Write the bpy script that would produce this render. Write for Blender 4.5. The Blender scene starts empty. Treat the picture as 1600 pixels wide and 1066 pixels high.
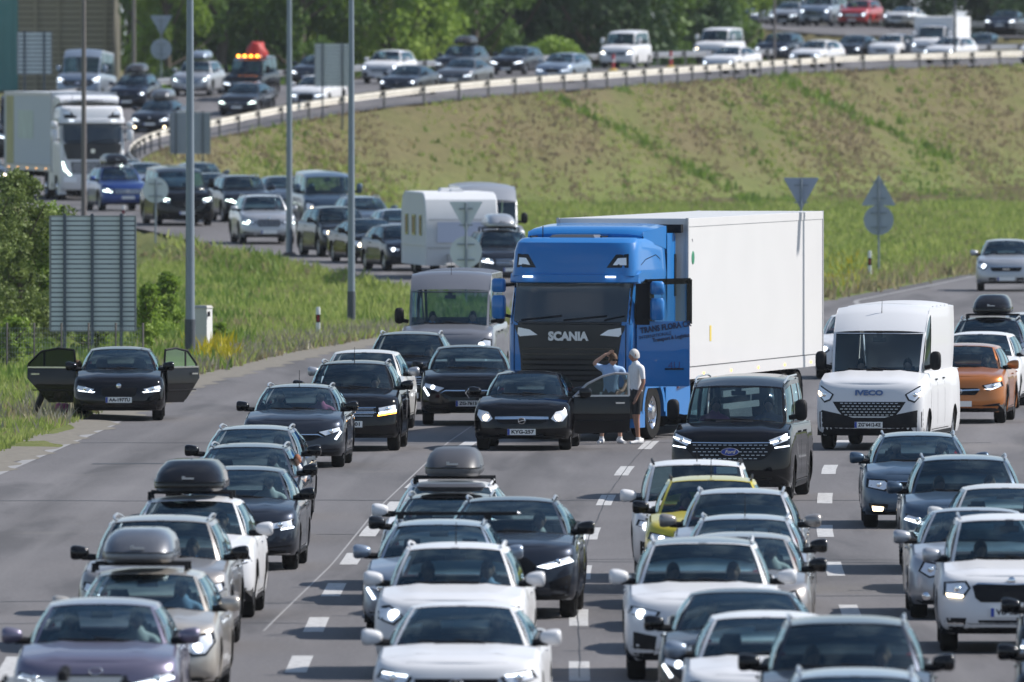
import bpy, bmesh, math, random
import numpy as np
from mathutils import Vector, Matrix, Euler
from mathutils.bvhtree import BVHTree
from mathutils.geometry import delaunay_2d_cdt

S = bpy.context.scene
COL = S.collection
R = math.radians
random.seed(7)
RNG = np.random.default_rng(11)

# ------------------------------------------------------------------ camera, light, exposure
CAM_H, FOC, HOR = 7.6, 25000.0, 60.0          # eye height (m), focal length and horizon row of the 1600 px wide photograph
cd = bpy.data.cameras.new('camera')
cam = bpy.data.objects.new('camera', cd); COL.objects.link(cam)
cam.location = (0, 0, CAM_H)
cam.rotation_euler = (R(90) - math.atan((533 - HOR) / FOC), 0, 0)
cd.sensor_width = 36; cd.lens = FOC / 1600 * 36
cd.clip_start = 1; cd.clip_end = 8000
cd.dof.use_dof = True; cd.dof.focus_distance = 275; cd.dof.aperture_fstop = 5.2
S.camera = cam

SUN_EL, SUN_AZ = 44.0, 14.0                    # degrees above ground; degrees beyond "straight from the right"
W = bpy.data.worlds.new('World'); S.world = W; W.use_nodes = True
nt = W.node_tree
bg = nt.nodes['Background']
sky = nt.nodes.new('ShaderNodeTexSky'); sky.sky_type = 'NISHITA'; sky.sun_disc = False
sky.sun_elevation = R(SUN_EL); sky.sun_rotation = R(90 - SUN_AZ)
sky.air_density = 1.1; sky.dust_density = .3; sky.ozone_density = 1.3
# thin scattered clouds over the whole sky
tcw = nt.nodes.new('ShaderNodeTexCoord'); mpw = nt.nodes.new('ShaderNodeMapping'); mpw.inputs['Scale'].default_value = (1, 1, 2.2)
nw = nt.nodes.new('ShaderNodeTexNoise'); nw.inputs['Scale'].default_value = 2.6; nw.inputs['Detail'].default_value = 7; nw.inputs['Roughness'].default_value = .58
rw = nt.nodes.new('ShaderNodeValToRGB'); rw.color_ramp.elements[0].position = .54; rw.color_ramp.elements[0].color = (0, 0, 0, 1); rw.color_ramp.elements[1].position = .76; rw.color_ramp.elements[1].color = (.75, .75, .75, 1)
mw = nt.nodes.new('ShaderNodeMix'); mw.data_type = 'RGBA'; mw.inputs[7].default_value = (7.0, 7.5, 8.6, 1)
nt.links.new(tcw.outputs['Generated'], mpw.inputs[0]); nt.links.new(mpw.outputs[0], nw.inputs['Vector']); nt.links.new(nw.outputs['Fac'], rw.inputs[0])
nt.links.new(rw.outputs[0], mw.inputs[0]); nt.links.new(sky.outputs[0], mw.inputs[6])
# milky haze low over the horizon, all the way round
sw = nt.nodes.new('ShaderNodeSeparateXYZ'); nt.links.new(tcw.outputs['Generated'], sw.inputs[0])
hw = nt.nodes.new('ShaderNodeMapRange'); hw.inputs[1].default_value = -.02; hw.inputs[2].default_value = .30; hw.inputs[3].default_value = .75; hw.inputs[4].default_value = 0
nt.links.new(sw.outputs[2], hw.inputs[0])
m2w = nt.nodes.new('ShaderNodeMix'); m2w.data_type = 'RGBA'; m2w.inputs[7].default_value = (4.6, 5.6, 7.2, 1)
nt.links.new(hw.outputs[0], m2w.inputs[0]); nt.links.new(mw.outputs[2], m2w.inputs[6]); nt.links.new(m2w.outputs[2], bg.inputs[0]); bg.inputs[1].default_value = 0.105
sd = bpy.data.lights.new('sun', 'SUN'); sd.energy = 5.0; sd.angle = R(0.53); sd.color = (1, .955, .90)
sun = bpy.data.objects.new('sun', sd); COL.objects.link(sun)
sdir = Vector((math.cos(R(SUN_EL)) * math.cos(R(SUN_AZ)), math.cos(R(SUN_EL)) * math.sin(R(SUN_AZ)), math.sin(R(SUN_EL))))
sun.rotation_euler = sdir.to_track_quat('Z', 'Y').to_euler()
S.view_settings.view_transform = 'Standard'; S.view_settings.look = 'None'
S.view_settings.exposure = 0.34; S.view_settings.gamma = 1
S.view_settings.use_curve_mapping = False
S.cycles.use_denoising = True
S.cycles.max_bounces = 8; S.cycles.transparent_max_bounces = 16; S.cycles.glossy_bounces = 3; S.cycles.diffuse_bounces = 2
S.cycles.sample_clamp_indirect = 4; S.cycles.caustics_reflective = False; S.cycles.caustics_refractive = False

# ------------------------------------------------------------------ helpers
def ray(px, py):
    """unit-depth direction of a photograph pixel: world x and z per metre of distance y"""
    return (px - 800) / FOC, -(py - HOR) / FOC

class MB:
    """collects geometry; build() links it as one mesh object"""
    def __init__(s): s.v = []; s.f = []; s.m = []
    def add(s, vs, fs, mi=0):
        b = len(s.v); s.v.extend([tuple(p) for p in vs])
        for f in fs: s.f.append(tuple(b + i for i in f)); s.m.append(mi)
        return s
    def grid(s, P, closed_u=False, mi=0, flip=False):
        """P: rows of points, same length"""
        n, m = len(P), len(P[0]); b = len(s.v)
        for r in P: s.v.extend([tuple(p) for p in r])
        for i in range(n - 1):
            for j in range(m if closed_u else m - 1):
                k = (j + 1) % m
                q = (b + i * m + j, b + i * m + k, b + (i + 1) * m + k, b + (i + 1) * m + j)
                s.f.append(q[::-1] if flip else q); s.m.append(mi)
        return s
    def box(s, c, d, rz=0, rx=0, ry=0, mi=0, taper=(1, 1)):
        M = Euler((rx, ry, rz)).to_matrix()
        vs = []
        for k in (-.5, .5):
            tx, ty = (taper if k > 0 else (1, 1))
            for i, j in ((-.5, -.5), (.5, -.5), (.5, .5), (-.5, .5)):
                vs.append(tuple(M @ Vector((i * d[0] * tx, j * d[1] * ty, k * d[2])) + Vector(c)))
        return s.add(vs, [(3, 2, 1, 0), (4, 5, 6, 7), (0, 1, 5, 4), (1, 2, 6, 5), (2, 3, 7, 6), (3, 0, 4, 7)], mi)
    def tube(s, pts, r, n=8, mi=0, cap=True):
        pts = [Vector(p) for p in pts]; rows = []
        rr = r if isinstance(r, (list, tuple)) else [r] * len(pts)
        for i, p in enumerate(pts):
            a = pts[max(i - 1, 0)]; b = pts[min(i + 1, len(pts) - 1)]
            t = (b - a).normalized(); u = t.orthogonal().normalized() if i == 0 else (u - t * u.dot(t)).normalized()
            w = t.cross(u)
            rows.append([p + (u * math.cos(2 * math.pi * k / n) + w * math.sin(2 * math.pi * k / n)) * rr[i] for k in range(n)])
        b0 = len(s.v); s.grid(rows, True, mi)
        if cap:
            s.f.append(tuple(b0 + k for k in range(n))[::-1]); s.m.append(mi)
            e = b0 + (len(rows) - 1) * n; s.f.append(tuple(e + k for k in range(n))); s.m.append(mi)
        return s
    def lathe(s, prof, c, axis='x', n=24, mi=0):
        """prof: (radius, along) pairs"""
        rows = []
        for r, a in prof:
            row = []
            for k in range(n):
                t = 2 * math.pi * k / n; p = (a, r * math.cos(t), r * math.sin(t))
                if axis == 'z': p = (p[1], p[2], p[0])
                if axis == 'y': p = (p[1], p[0], p[2])
                row.append((p[0] + c[0], p[1] + c[1], p[2] + c[2]))
            rows.append(row)
        return s.grid(rows, True, mi)
    def rings(s, rs, n=2.8, na=8, ns=6, cap=True, mi=0, capb=False, ys=None):
        """horizontal rounded rings (z, w, yf, yr, cf, cr): half width, front y, rear y, corner depths; optional x centre as 7th"""
        rows = []
        for rg in rs:
            z, w, yf, yr, cf, cr = rg[:6]; xc = rg[6] if len(rg) > 6 else 0
            rows.append([(xc + x, y, z) for x, y in ring_xy(w, yf, yr, cf, cr, n, na, ns)])
        b0 = len(s.v); m = len(rows[0]); s.grid(rows, True, mi)
        if cap: s.f.append(tuple(b0 + (len(rows) - 1) * m + k for k in range(m))); s.m.append(mi)
        if capb: s.f.append(tuple(b0 + k for k in range(m))[::-1]); s.m.append(mi)
        return s
    def mesh(s, name, smooth=40):
        me = bpy.data.meshes.new(name)
        me.from_pydata([tuple(map(float, p)) for p in s.v], [], s.f)
        if any(s.m): me.polygons.foreach_set('material_index', s.m)
        if smooth:
            me.polygons.foreach_set('use_smooth', [True] * len(me.polygons))
            try: me.set_sharp_from_angle(angle=R(smooth))
            except Exception: pass
        me.update()
        return me
    def build(s, name, mats, parent=None, smooth=40, loc=None, rz=0):
        me = s.mesh(name, smooth)
        for m in (mats if isinstance(mats, (list, tuple)) else [mats]): me.materials.append(m)
        o = bpy.data.objects.new(name, me); COL.objects.link(o)
        if parent: o.parent = parent
        if loc is not None: o.location = loc
        o.rotation_euler.z = rz
        return o

def ring_xy(w, yf, yr, cf, cr, n, na, ns):
    h = []
    for k in range(na + 1):
        a = k / na * math.pi / 2
        h.append((w * math.sin(a) ** (2 / n), yf + cf * (1 - max(math.cos(a), 0) ** (2 / n))))
    for k in range(1, ns): h.append((w, yf + cf + (yr - cr - yf - cf) * k / ns))
    for k in range(na + 1):
        a = k / na * math.pi / 2
        h.append((w * math.cos(a) ** (2 / n) if k < na else 0, yr - cr * (1 - math.sin(a) ** (2 / n))))
    return h + [(-x, y) for x, y in h[-2:0:-1]]

def tag(o, label=None, cat=None, group=None, kind=None):
    if label: o['label'] = label
    if cat: o['category'] = cat
    if group: o['group'] = group
    if kind: o['kind'] = kind
    return o

def empty(name, loc=(0, 0, 0), rz=0):
    o = bpy.data.objects.new(name, None); COL.objects.link(o)
    o.empty_display_size = .2; o.location = loc; o.rotation_euler.z = rz
    return o

# ------------------------------------------------------------------ materials
MATS = {}
def mat(name, col=(.5, .5, .5), rough=.5, metal=0, coat=0, spec=.5, emit=None, es=0, noise=0, nscale=8, bump=0, trans=0):
    if name in MATS: return MATS[name]
    m = bpy.data.materials.new(name); m.use_nodes = True
    t = m.node_tree; p = t.nodes['Principled BSDF']
    p.inputs['Base Color'].default_value = (*col, 1); p.inputs['Roughness'].default_value = rough
    p.inputs['Metallic'].default_value = metal; p.inputs['Coat Weight'].default_value = coat
    p.inputs['Coat Roughness'].default_value = .04; p.inputs['Specular IOR Level'].default_value = spec
    if emit: p.inputs['Emission Color'].default_value = (*emit, 1); p.inputs['Emission Strength'].default_value = es
    if noise or bump:
        tc = t.nodes.new('ShaderNodeTexCoord'); n = t.nodes.new('ShaderNodeTexNoise')
        n.inputs['Scale'].default_value = nscale; n.inputs['Detail'].default_value = 5
        t.links.new(tc.outputs['Object'], n.inputs['Vector'])
        if noise:
            mx = t.nodes.new('ShaderNodeMix'); mx.data_type = 'RGBA'
            mx.inputs[6].default_value = (*[c * (1 - noise) for c in col], 1); mx.inputs[7].default_value = (*[min(1, c * (1 + noise)) for c in col], 1)
            t.links.new(n.outputs['Fac'], mx.inputs[0]); t.links.new(mx.outputs[2], p.inputs['Base Color'])
        if bump:
            b = t.nodes.new('ShaderNodeBump'); b.inputs['Strength'].default_value = bump; b.inputs['Distance'].default_value = .02
            t.links.new(n.outputs['Fac'], b.inputs['Height']); t.links.new(b.outputs[0], p.inputs['Normal'])
    MATS[name] = m
    return m

def paint(name, col, metal=.3, rough=.35, dust=.035, coat=None):
    """car paint: base with clear coat and a little road dust low down"""
    k = 'paint_' + name
    if k in MATS: return MATS[k]
    m = mat(k, col, rough, metal, coat if coat is not None else (.35 if min(col) > .5 else .75), spec=.0 if max(col) < .1 else .3)
    t = m.node_tree; p = t.nodes['Principled BSDF']
    tc = t.nodes.new('ShaderNodeTexCoord'); sx = t.nodes.new('ShaderNodeSeparateXYZ'); t.links.new(tc.outputs['Object'], sx.inputs[0])
    n = t.nodes.new('ShaderNodeTexNoise'); n.inputs['Scale'].default_value = 3; n.inputs['Detail'].default_value = 6
    t.links.new(tc.outputs['Object'], n.inputs['Vector'])
    mr = t.nodes.new('ShaderNodeMapRange'); mr.inputs[1].default_value = .9; mr.inputs[2].default_value = .2
    t.links.new(sx.outputs[2], mr.inputs[0])
    ml = t.nodes.new('ShaderNodeMath'); ml.operation = 'MULTIPLY'; t.links.new(mr.outputs[0], ml.inputs[0]); t.links.new(n.outputs['Fac'], ml.inputs[1])
    ad = t.nodes.new('ShaderNodeMath'); ad.operation = 'MULTIPLY_ADD'; ad.inputs[1].default_value = dust * 2.2; ad.inputs[2].default_value = .01
    t.links.new(ml.outputs[0], ad.inputs[0])
    mx = t.nodes.new('ShaderNodeMix'); mx.data_type = 'RGBA'; mx.inputs[6].default_value = (*col, 1); mx.inputs[7].default_value = (.14, .13, .12, 1)
    t.links.new(ad.outputs[0], mx.inputs[0]); t.links.new(mx.outputs[2], p.inputs['Base Color'])
    r2 = t.nodes.new('ShaderNodeMath'); r2.operation = 'MULTIPLY_ADD'; r2.inputs[1].default_value = .05; r2.inputs[2].default_value = .01
    t.links.new(n.outputs['Fac'], r2.inputs[0]); t.links.new(r2.outputs[0], p.inputs['Coat Roughness'])
    return m

def glassmat(name, tint, refl=1.0):
    if name in MATS: return MATS[name]
    m = bpy.data.materials.new(name); m.use_nodes = True; t = m.node_tree; t.nodes.clear()
    o = t.nodes.new('ShaderNodeOutputMaterial'); mx = t.nodes.new('ShaderNodeMixShader'); tr = t.nodes.new('ShaderNodeBsdfTransparent')
    gl = t.nodes.new('ShaderNodeBsdfGlossy'); fr = t.nodes.new('ShaderNodeFresnel')
    tr.inputs[0].default_value = (*tint, 1); gl.inputs['Roughness'].default_value = .02; gl.inputs[0].default_value = (refl * .70, refl * .93, refl, 1)
    fr.inputs[0].default_value = 1.75
    t.links.new(fr.outputs[0], mx.inputs[0]); t.links.new(tr.outputs[0], mx.inputs[1]); t.links.new(gl.outputs[0], mx.inputs[2])
    t.links.new(mx.outputs[0], o.inputs[0]); MATS[name] = m
    return m

GLASS = glassmat('windscreen_glass', (.66, .80, .82))
SGLASS = glassmat('side_glass', (.36, .45, .46))
LENS = glassmat('lamp_lens', (.85, .88, .9))
BLK = mat('black_plastic', (.010, .010, .012), .6, noise=.3, spec=.2)
GBLK = mat('gloss_black', (.004, .004, .005), .12, spec=.4)
CHR = mat('chrome', (.75, .76, .78), .12, 1)
SILV = mat('silver_trim', (.5, .51, .53), .3, .8)
RUB = mat('tyre_rubber', (.014, .0135, .013), .85, spec=.15, noise=.3, nscale=14)
RIM = mat('alloy_rim', (.42, .43, .45), .3, .9)
RIMD = mat('dark_rim', (.05, .05, .055), .3, .7)
REFL = mat('lamp_reflector', (.80, .82, .86), .30, .35)
LED = mat('led_white', (.8, .85, .9), .3, emit=(.86, .93, 1), es=3.2)
LEDG = mat('led_cool', (.8, .9, .85), .3, emit=(.82, 1, .9), es=5)
HALO = mat('halogen_lamp', (.9, .8, .6), .3, emit=(1, .78, .48), es=8)
AMB = mat('amber_lamp', (.9, .35, .03), .3, emit=(1, .42, .05), es=5)
TAIL = mat('red_lens', (.3, .01, .01), .2, coat=1)
INT = mat('interior_trim', (.05, .055, .06), .8)
SEAT = mat('seat_fabric', (.07, .075, .08), .9, noise=.3)
SEATL = mat('pale_seat_fabric', (.25, .22, .18), .9, noise=.2)
PLATE = mat('plate_white', (.78, .78, .76), .45)
PBLUE = mat('plate_blue', (.02, .06, .35), .45)
PTXT = mat('plate_text', (.01, .01, .012), .6)
UNDER = mat('underbody', (.006, .006, .006), .9, spec=.1)
# ------------------------------------------------------------------ cars
# front axle on the ground is the origin, the nose points to -Y, +X is the driver's left hand
STY = dict(
 hatch=dict(w=.89, H=1.47, wb=2.62, fo=.86, ro=.78, zl=.19, zh=.76, zc=.97, zb=1.02, yc=.30, yt=1.12, zt=1.40, rt=2.95, rb=3.28, wr=.585, r=.315),
 wagon=dict(w=.90, H=1.46, wb=2.70, fo=.88, ro=1.0, zl=.18, zh=.76, zc=.97, zb=1.03, yc=.32, yt=1.15, zt=1.40, rt=3.35, rb=3.62, wr=.59, r=.325),
 sedan=dict(w=.91, H=1.44, wb=2.80, fo=.86, ro=1.08, zl=.17, zh=.74, zc=.95, zb=1.04, yc=.32, yt=1.22, zt=1.38, rt=2.6, rb=3.35, wr=.575, r=.33),
 coupe=dict(w=.94, H=1.58, wb=2.80, fo=.90, ro=.92, zl=.22, zh=.88, zc=1.06, zb=1.16, yc=.32, yt=1.12, zt=1.51, rt=2.7, rb=3.6, wr=.61, r=.36),
 suv=dict(w=.93, H=1.66, wb=2.72, fo=.88, ro=.88, zl=.22, zh=.90, zc=1.10, zb=1.14, yc=.32, yt=1.02, zt=1.59, rt=3.2, rb=3.5, wr=.63, r=.36),
 cross=dict(w=.90, H=1.58, wb=2.60, fo=.84, ro=.78, zl=.20, zh=.86, zc=1.05, zb=1.09, yc=.30, yt=1.02, zt=1.51, rt=2.95, rb=3.22, wr=.60, r=.335),
 boxy=dict(w=.90, H=1.69, wb=2.58, fo=.82, ro=.80, zl=.21, zh=.88, zc=1.08, zb=1.1, yc=.36, yt=.92, zt=1.61, rt=3.05, rb=3.25, wr=.66, r=.335),
 mpv=dict(w=.92, H=1.66, wb=2.78, fo=.88, ro=.90, zl=.18, zh=.80, zc=1.04, zb=1.05, yc=.12, yt=1.05, zt=1.57, rt=3.3, rb=3.6, wr=.62, r=.33),
 minivan=dict(w=.99, H=1.97, wb=3.10, fo=.93, ro=1.0, zl=.2, zh=1.02, zc=1.24, zb=1.22, yc=.0, yt=.75, zt=1.86, rt=3.85, rb=4.05, wr=.78, r=.345),
 oldvan=dict(w=.92, H=1.94, wb=2.92, fo=.86, ro=.95, zl=.22, zh=.98, zc=1.2, zb=1.2, yc=-.05, yt=.62, zt=1.84, rt=3.6, rb=3.8, wr=.74, r=.33),
 bigvan=dict(w=1.0, H=2.62, wb=3.75, fo=.95, ro=1.2, zl=.24, zh=1.12, zc=1.40, zb=1.42, yc=-.05, yt=.60, zt=2.14, rt=4.7, rb=4.9, wr=.86, r=.355, cap=.75),
 master=dict(w=1.03, H=2.50, wb=3.68, fo=.88, ro=1.1, zl=.24, zh=1.08, zc=1.34, zb=1.38, yc=-.1, yt=.52, zt=2.10, rt=4.5, rb=4.7, wr=.87, r=.345, cap=.55),
)
# front designs: polygons as (x / half width, z / nose height); right half, mirrored unless full
FR = dict(
 slim=dict(hl=[(.42,.80),(.93,.96),(.99,.90),(.60,.76)], lit=[(.44,.79),(.93,.885),(.95,.86),(.60,.755)], gr=[(.30,.92),(.44,.80),(.36,.54),(.52,.32)], low=[(.62,.56),(.93,.68),(.88,.32),(.64,.34)], slats=7, logo='oval', pz=.42),
 wide=dict(hl=[(.55,.90),(.96,.98),(.98,.82),(.58,.76)], lit=[(.60,.80),(.94,.86),(.94,.82),(.60,.765)], gr=[(.53,.90),(.55,.76),(.50,.70)], low=[(.40,.30),(.95,.34),(.86,.18),(.40,.17)], slats=4, logo='ring', pz=.56, chrome=[[(0,.905),(.54,.91),(.54,.895),(0,.89)],[(0,.80),(.55,.81),(.55,.795),(0,.785)]]),
 renault=dict(hl=[(.46,.84),(.95,.98),(.98,.88),(.62,.73)], lit=[(.93,.87),(.96,.84),(.86,.66),(.82,.68)], gr=[(.48,.82),(.56,.73),(.36,.64)], low=[(.46,.42),(.92,.46),(.84,.28),(.52,.30)], slats=3, logo='diamond', pz=.50, chrome=[[(.08,.80),(.50,.80),(.62,.72),(.50,.775),(.08,.775)],[(.52,.40),(.60,.31),(.78,.29),(.60,.28)]]),
 opel=dict(hl=[(.56,.76),(.68,.98),(.94,1.05),(.975,.88),(.86,.68),(.68,.66)], lamp=(.74,.80,.058), gr=[(.50,.80),(.52,.72),(.40,.66)], low=[(.30,.42),(.50,.42),(.46,.24)], slats=3, logo='ring', pz=.46, chrome=[[(0,.84),(.55,.83),(.56,.77),(.40,.765),(0,.77)]]),
 kia=dict(hl=[(.55,.92),(.93,1.0),(.97,.90),(.62,.80)], lamp=(.80,.89,.06), gr=[(.46,.86),(.50,.76),(.30,.64)], low=[(.60,.60),(.90,.66),(.90,.36),(.64,.32)], slats=4, logo='oval', pz=.42, chrome=[[(0,.845),(.45,.85),(.45,.84),(0,.835)]]),
 bmw=dict(hl=[(.50,.84),(.94,.96),(.98,.84),(.56,.75)], lit=[(.52,.775),(.60,.77),(.62,.83),(.67,.765),(.90,.82),(.90,.79),(.56,.745)], gr=[(.40,.88),(.38,.70),(.30,.64)], low=[(.0,.40),(.60,.42),(.86,.55),(.80,.26),(0,.24)], slats=0, logo='round', pz=.56, vs=9),
 merc=dict(hl=[(.52,.90),(.90,1.02),(.97,.88),(.60,.76)], lit=[(.58,.93),(.88,.98),(.90,.955),(.60,.905)], gr=[(.50,.88),(.50,.72),(.30,.64)], low=[(.62,.42),(.90,.48),(.84,.26),(.60,.26)], slats=3, logo='star', pz=.46),
 dacia=dict(hl=[(.60,.86),(.80,1.02),(.96,1.0),(.96,.82),(.74,.74)], lamp=(.74,.88,.07), gr=[(.54,.86),(.50,.74),(.44,.70)], low=[(.35,.48),(.60,.48),(.55,.26),(.35,.24)], slats=3, logo='bar', pz=.44, chrome=[[(0,.865),(.53,.87),(.53,.85),(0,.845)]]),
 ford=dict(hl=[(.60,.98),(.96,1.12),(.98,.98),(.70,.86)], lit=[(.66,.95),(.97,1.04),(.97,1.015),(.67,.925)], lit2=[(.74,.87),(.97,.90),(.97,.88),(.74,.85)], gr=[(.70,.93),(.72,.83),(.60,.70),(.50,.66)], low=[(.0,.36),(.70,.38),(.62,.24),(0,.22)], dashes=1, logo='ford', pz=.5, chrome=[[(0,.945),(.66,.95),(.66,.937),(0,.93)]]),
 iveco=dict(hl=[(.66,.92),(.98,1.10),(.99,.94),(.84,.78),(.72,.82)], gr=[(.68,.80),(.58,.66),(.50,.58),(.40,.56)], low=[(0,.52),(.30,.54),(.55,.60),(.985,.68),(.985,.20),(0,.18)], dashes=1, logo='iveco', pz=.42, halo=[(.90,.93),(.97,.98),(.97,.92),(.92,.88)]),
 yeti=dict(hl=[(.56,.92),(.62,1.02),(.93,1.0),(.94,.82),(.66,.78)], halo=[(.66,.815),(.90,.84),(.88,.80),(.68,.785)], gr=[(.46,.98),(.54,.94),(.50,.78),(.42,.72)], low=[(.62,.50),(.90,.50),(.86,.34),(.66,.32)], vs=14, logo='round', pz=.58, chrome=[[(0,.985),(.46,.995),(.55,.95),(.46,.975),(0,.965)],[(.66,.43),(.88,.43),(.88,.41),(.66,.41)],[(0,.20),(.55,.21),(.55,.19),(0,.18)]], mid=[(0,.46),(.46,.47),(.50,.26),(0,.24)]),
 mokka=dict(hl=[(.50,.88),(.93,.98),(.97,.86),(.62,.76)], lit=[(.55,.80),(.70,.78),(.90,.85),(.70,.80)], gr=[(.42,.82),(.44,.74),(.36,.66)], low=[(.50,.42),(.90,.48),(.86,.28),(.55,.26)], slats=3, logo='ring', pz=.46, chrome=[[(0,.78),(.46,.80),(.46,.77),(0,.75)]]),
 skoda=dict(hl=[(.46,.88),(.94,.98),(.97,.84),(.52,.76)], lit=[(.74,.80),(.94,.84),(.94,.81),(.74,.77)], gr=[(.40,.94),(.44,.78),(.36,.68)], low=[(.52,.44),(.92,.50),(.86,.34),(.56,.32)], vs=16, logo='round', pz=.48, chrome=[[(.50,.28),(.88,.33),(.88,.315),(.50,.265)]], mid=[(0,.42),(.48,.42),(.44,.24),(0,.22)]),
 superb=dict(hl=[(.48,.86),(.60,1.0),(.93,1.02),(.95,.84),(.62,.76)], halo=[(.64,.44),(.84,.46),(.82,.36),(.66,.36)], gr=[(.40,.96),(.44,.90),(.38,.80),(.34,.76)], low=[(.56,.50),(.90,.52),(.86,.32),(.60,.30)], vs=14, logo='round', pz=.56, chrome=[[(0,.97),(.42,.975),(.42,.955),(0,.95)]]),
 egg=dict(hl=[(.50,.80),(.58,1.0),(.80,1.05),(.88,.86),(.72,.74)], gr=[(.36,.84),(.40,.74),(.30,.66)], low=[(.0,.46),(.52,.46),(.46,.28),(0,.26)], fog=(.76,.42,.06), slats=3, logo='star', pz=.52),
)

def bvh_of(mbs):
    v = []; f = []
    for m in mbs:
        b = len(v); v += m.v; f += [tuple(b + i for i in q) for q in m.f]
    return BVHTree.FromPolygons([Vector(p) for p in v], f)

def conform(bvh, poly, off=.006, axis='y', step=.07, skirt=.03, base=None):
    """drape a polygon given in (x,z) (axis y) or (y,z) (axis x) on a surface; returns an MB"""
    P = []
    n = len(poly)
    for i in range(n):
        a, b = poly[i], poly[(i + 1) % n]
        L = math.hypot(b[0] - a[0], b[1] - a[1]); k = max(1, int(L / step))
        P += [(a[0] + (b[0] - a[0]) * t / k, a[1] + (b[1] - a[1]) * t / k) for t in range(k)]
    m = len(P)
    ctr = []
    xs = [p[0] for p in P]; zs = [p[1] for p in P]
    x = min(xs) + step * .6
    while x < max(xs):
        z = min(zs) + step * .6
        while z < max(zs): ctr.append((x, z)); z += step
        x += step
    try:
        vs, es, fs, *_ = delaunay_2d_cdt([Vector(p) for p in P + ctr], [], [list(range(m))], 1, 1e-5)
    except Exception:
        return MB()
    mb = MB(); out = []
    last = base
    ys = []
    for p in vs:
        if axis == 'y': h = bvh.ray_cast(Vector((p[0], -9, p[1])), Vector((0, 1, 0)))
        elif axis == 'z': h = bvh.ray_cast(Vector((p[0], p[1], 9)), Vector((0, 0, -1)))
        else: h = bvh.ray_cast(Vector((9, p[0], p[1])), Vector((-1, 0, 0)))
        ys.append(None if h[0] is None else (h[0].y if axis == 'y' else h[0].z if axis == 'z' else h[0].x))
    ok = [y for y in ys if y is not None]
    if not ok: return mb
    for i, p in enumerate(vs):
        y = ys[i]
        if y is None or (axis == 'y' and y > min(ok) + 1.0):
            j = min((k for k in range(len(vs)) if ys[k] is not None and not (axis == 'y' and ys[k] > min(ok) + 1.0)), key=lambda k: (vs[k] - p).length)
            y = ys[j]
        out.append((p[0], y - off, p[1]) if axis == 'y' else (p[0], p[1], y + off) if axis == 'z' else (y + off, p[0], p[1]))
    fs = [tuple(f) for f in fs]
    # orient outwards
    fo = []
    for f in fs:
        a, b, c = (Vector(out[i]) for i in f[:3]); nn = (b - a).cross(c - a)
        good = (nn.y < 0) if axis == 'y' else (nn.z > 0) if axis == 'z' else (nn.x > 0)
        fo.append(f if good else f[::-1])
    mb.add(out, fo)
    if skirt:
        cnt = {}
        for f in fo:
            for i in range(len(f)):
                e = (f[i], f[(i + 1) % len(f)]); cnt[e] = 1
        bd = [e for e in cnt if (e[1], e[0]) not in cnt]
        d = (0, skirt, 0) if axis == 'y' else (0, 0, -skirt) if axis == 'z' else (-skirt, 0, 0)
        for a, b in bd:
            A, B = out[a], out[b]
            mb.add([A, B, (B[0] + d[0], B[1] + d[1], B[2] + d[2]), (A[0] + d[0], A[1] + d[1], A[2] + d[2])], [(1, 0, 3, 2)])
    return mb

def mirx(mb):
    o = MB(); o.v = [(-p[0], p[1], p[2]) for p in mb.v]; o.f = [f[::-1] for f in mb.f]; o.m = list(mb.m)
    return o

def sm(a, b, t):
    t = min(1, max(0, (t - a) / (b - a))); return t * t * (3 - 2 * t)

T_ROWS = [0, .08, .16, .26, .36, .46, .56, .66, .76, .85, .92, .97, 1.0]
INS_S = [.055, .025, .012, .004, 0, 0, .002, .0, .004, .016, .03, .05, .08]
INS_F = [.12, .05, .012, 0, .0, .006, .016, .03, .05, .075, .10, .13, .19]
INS_R = [.10, .03, .0, 0, .02, .03, .05, .06, .07, .09, .10, .12, .15]

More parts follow.
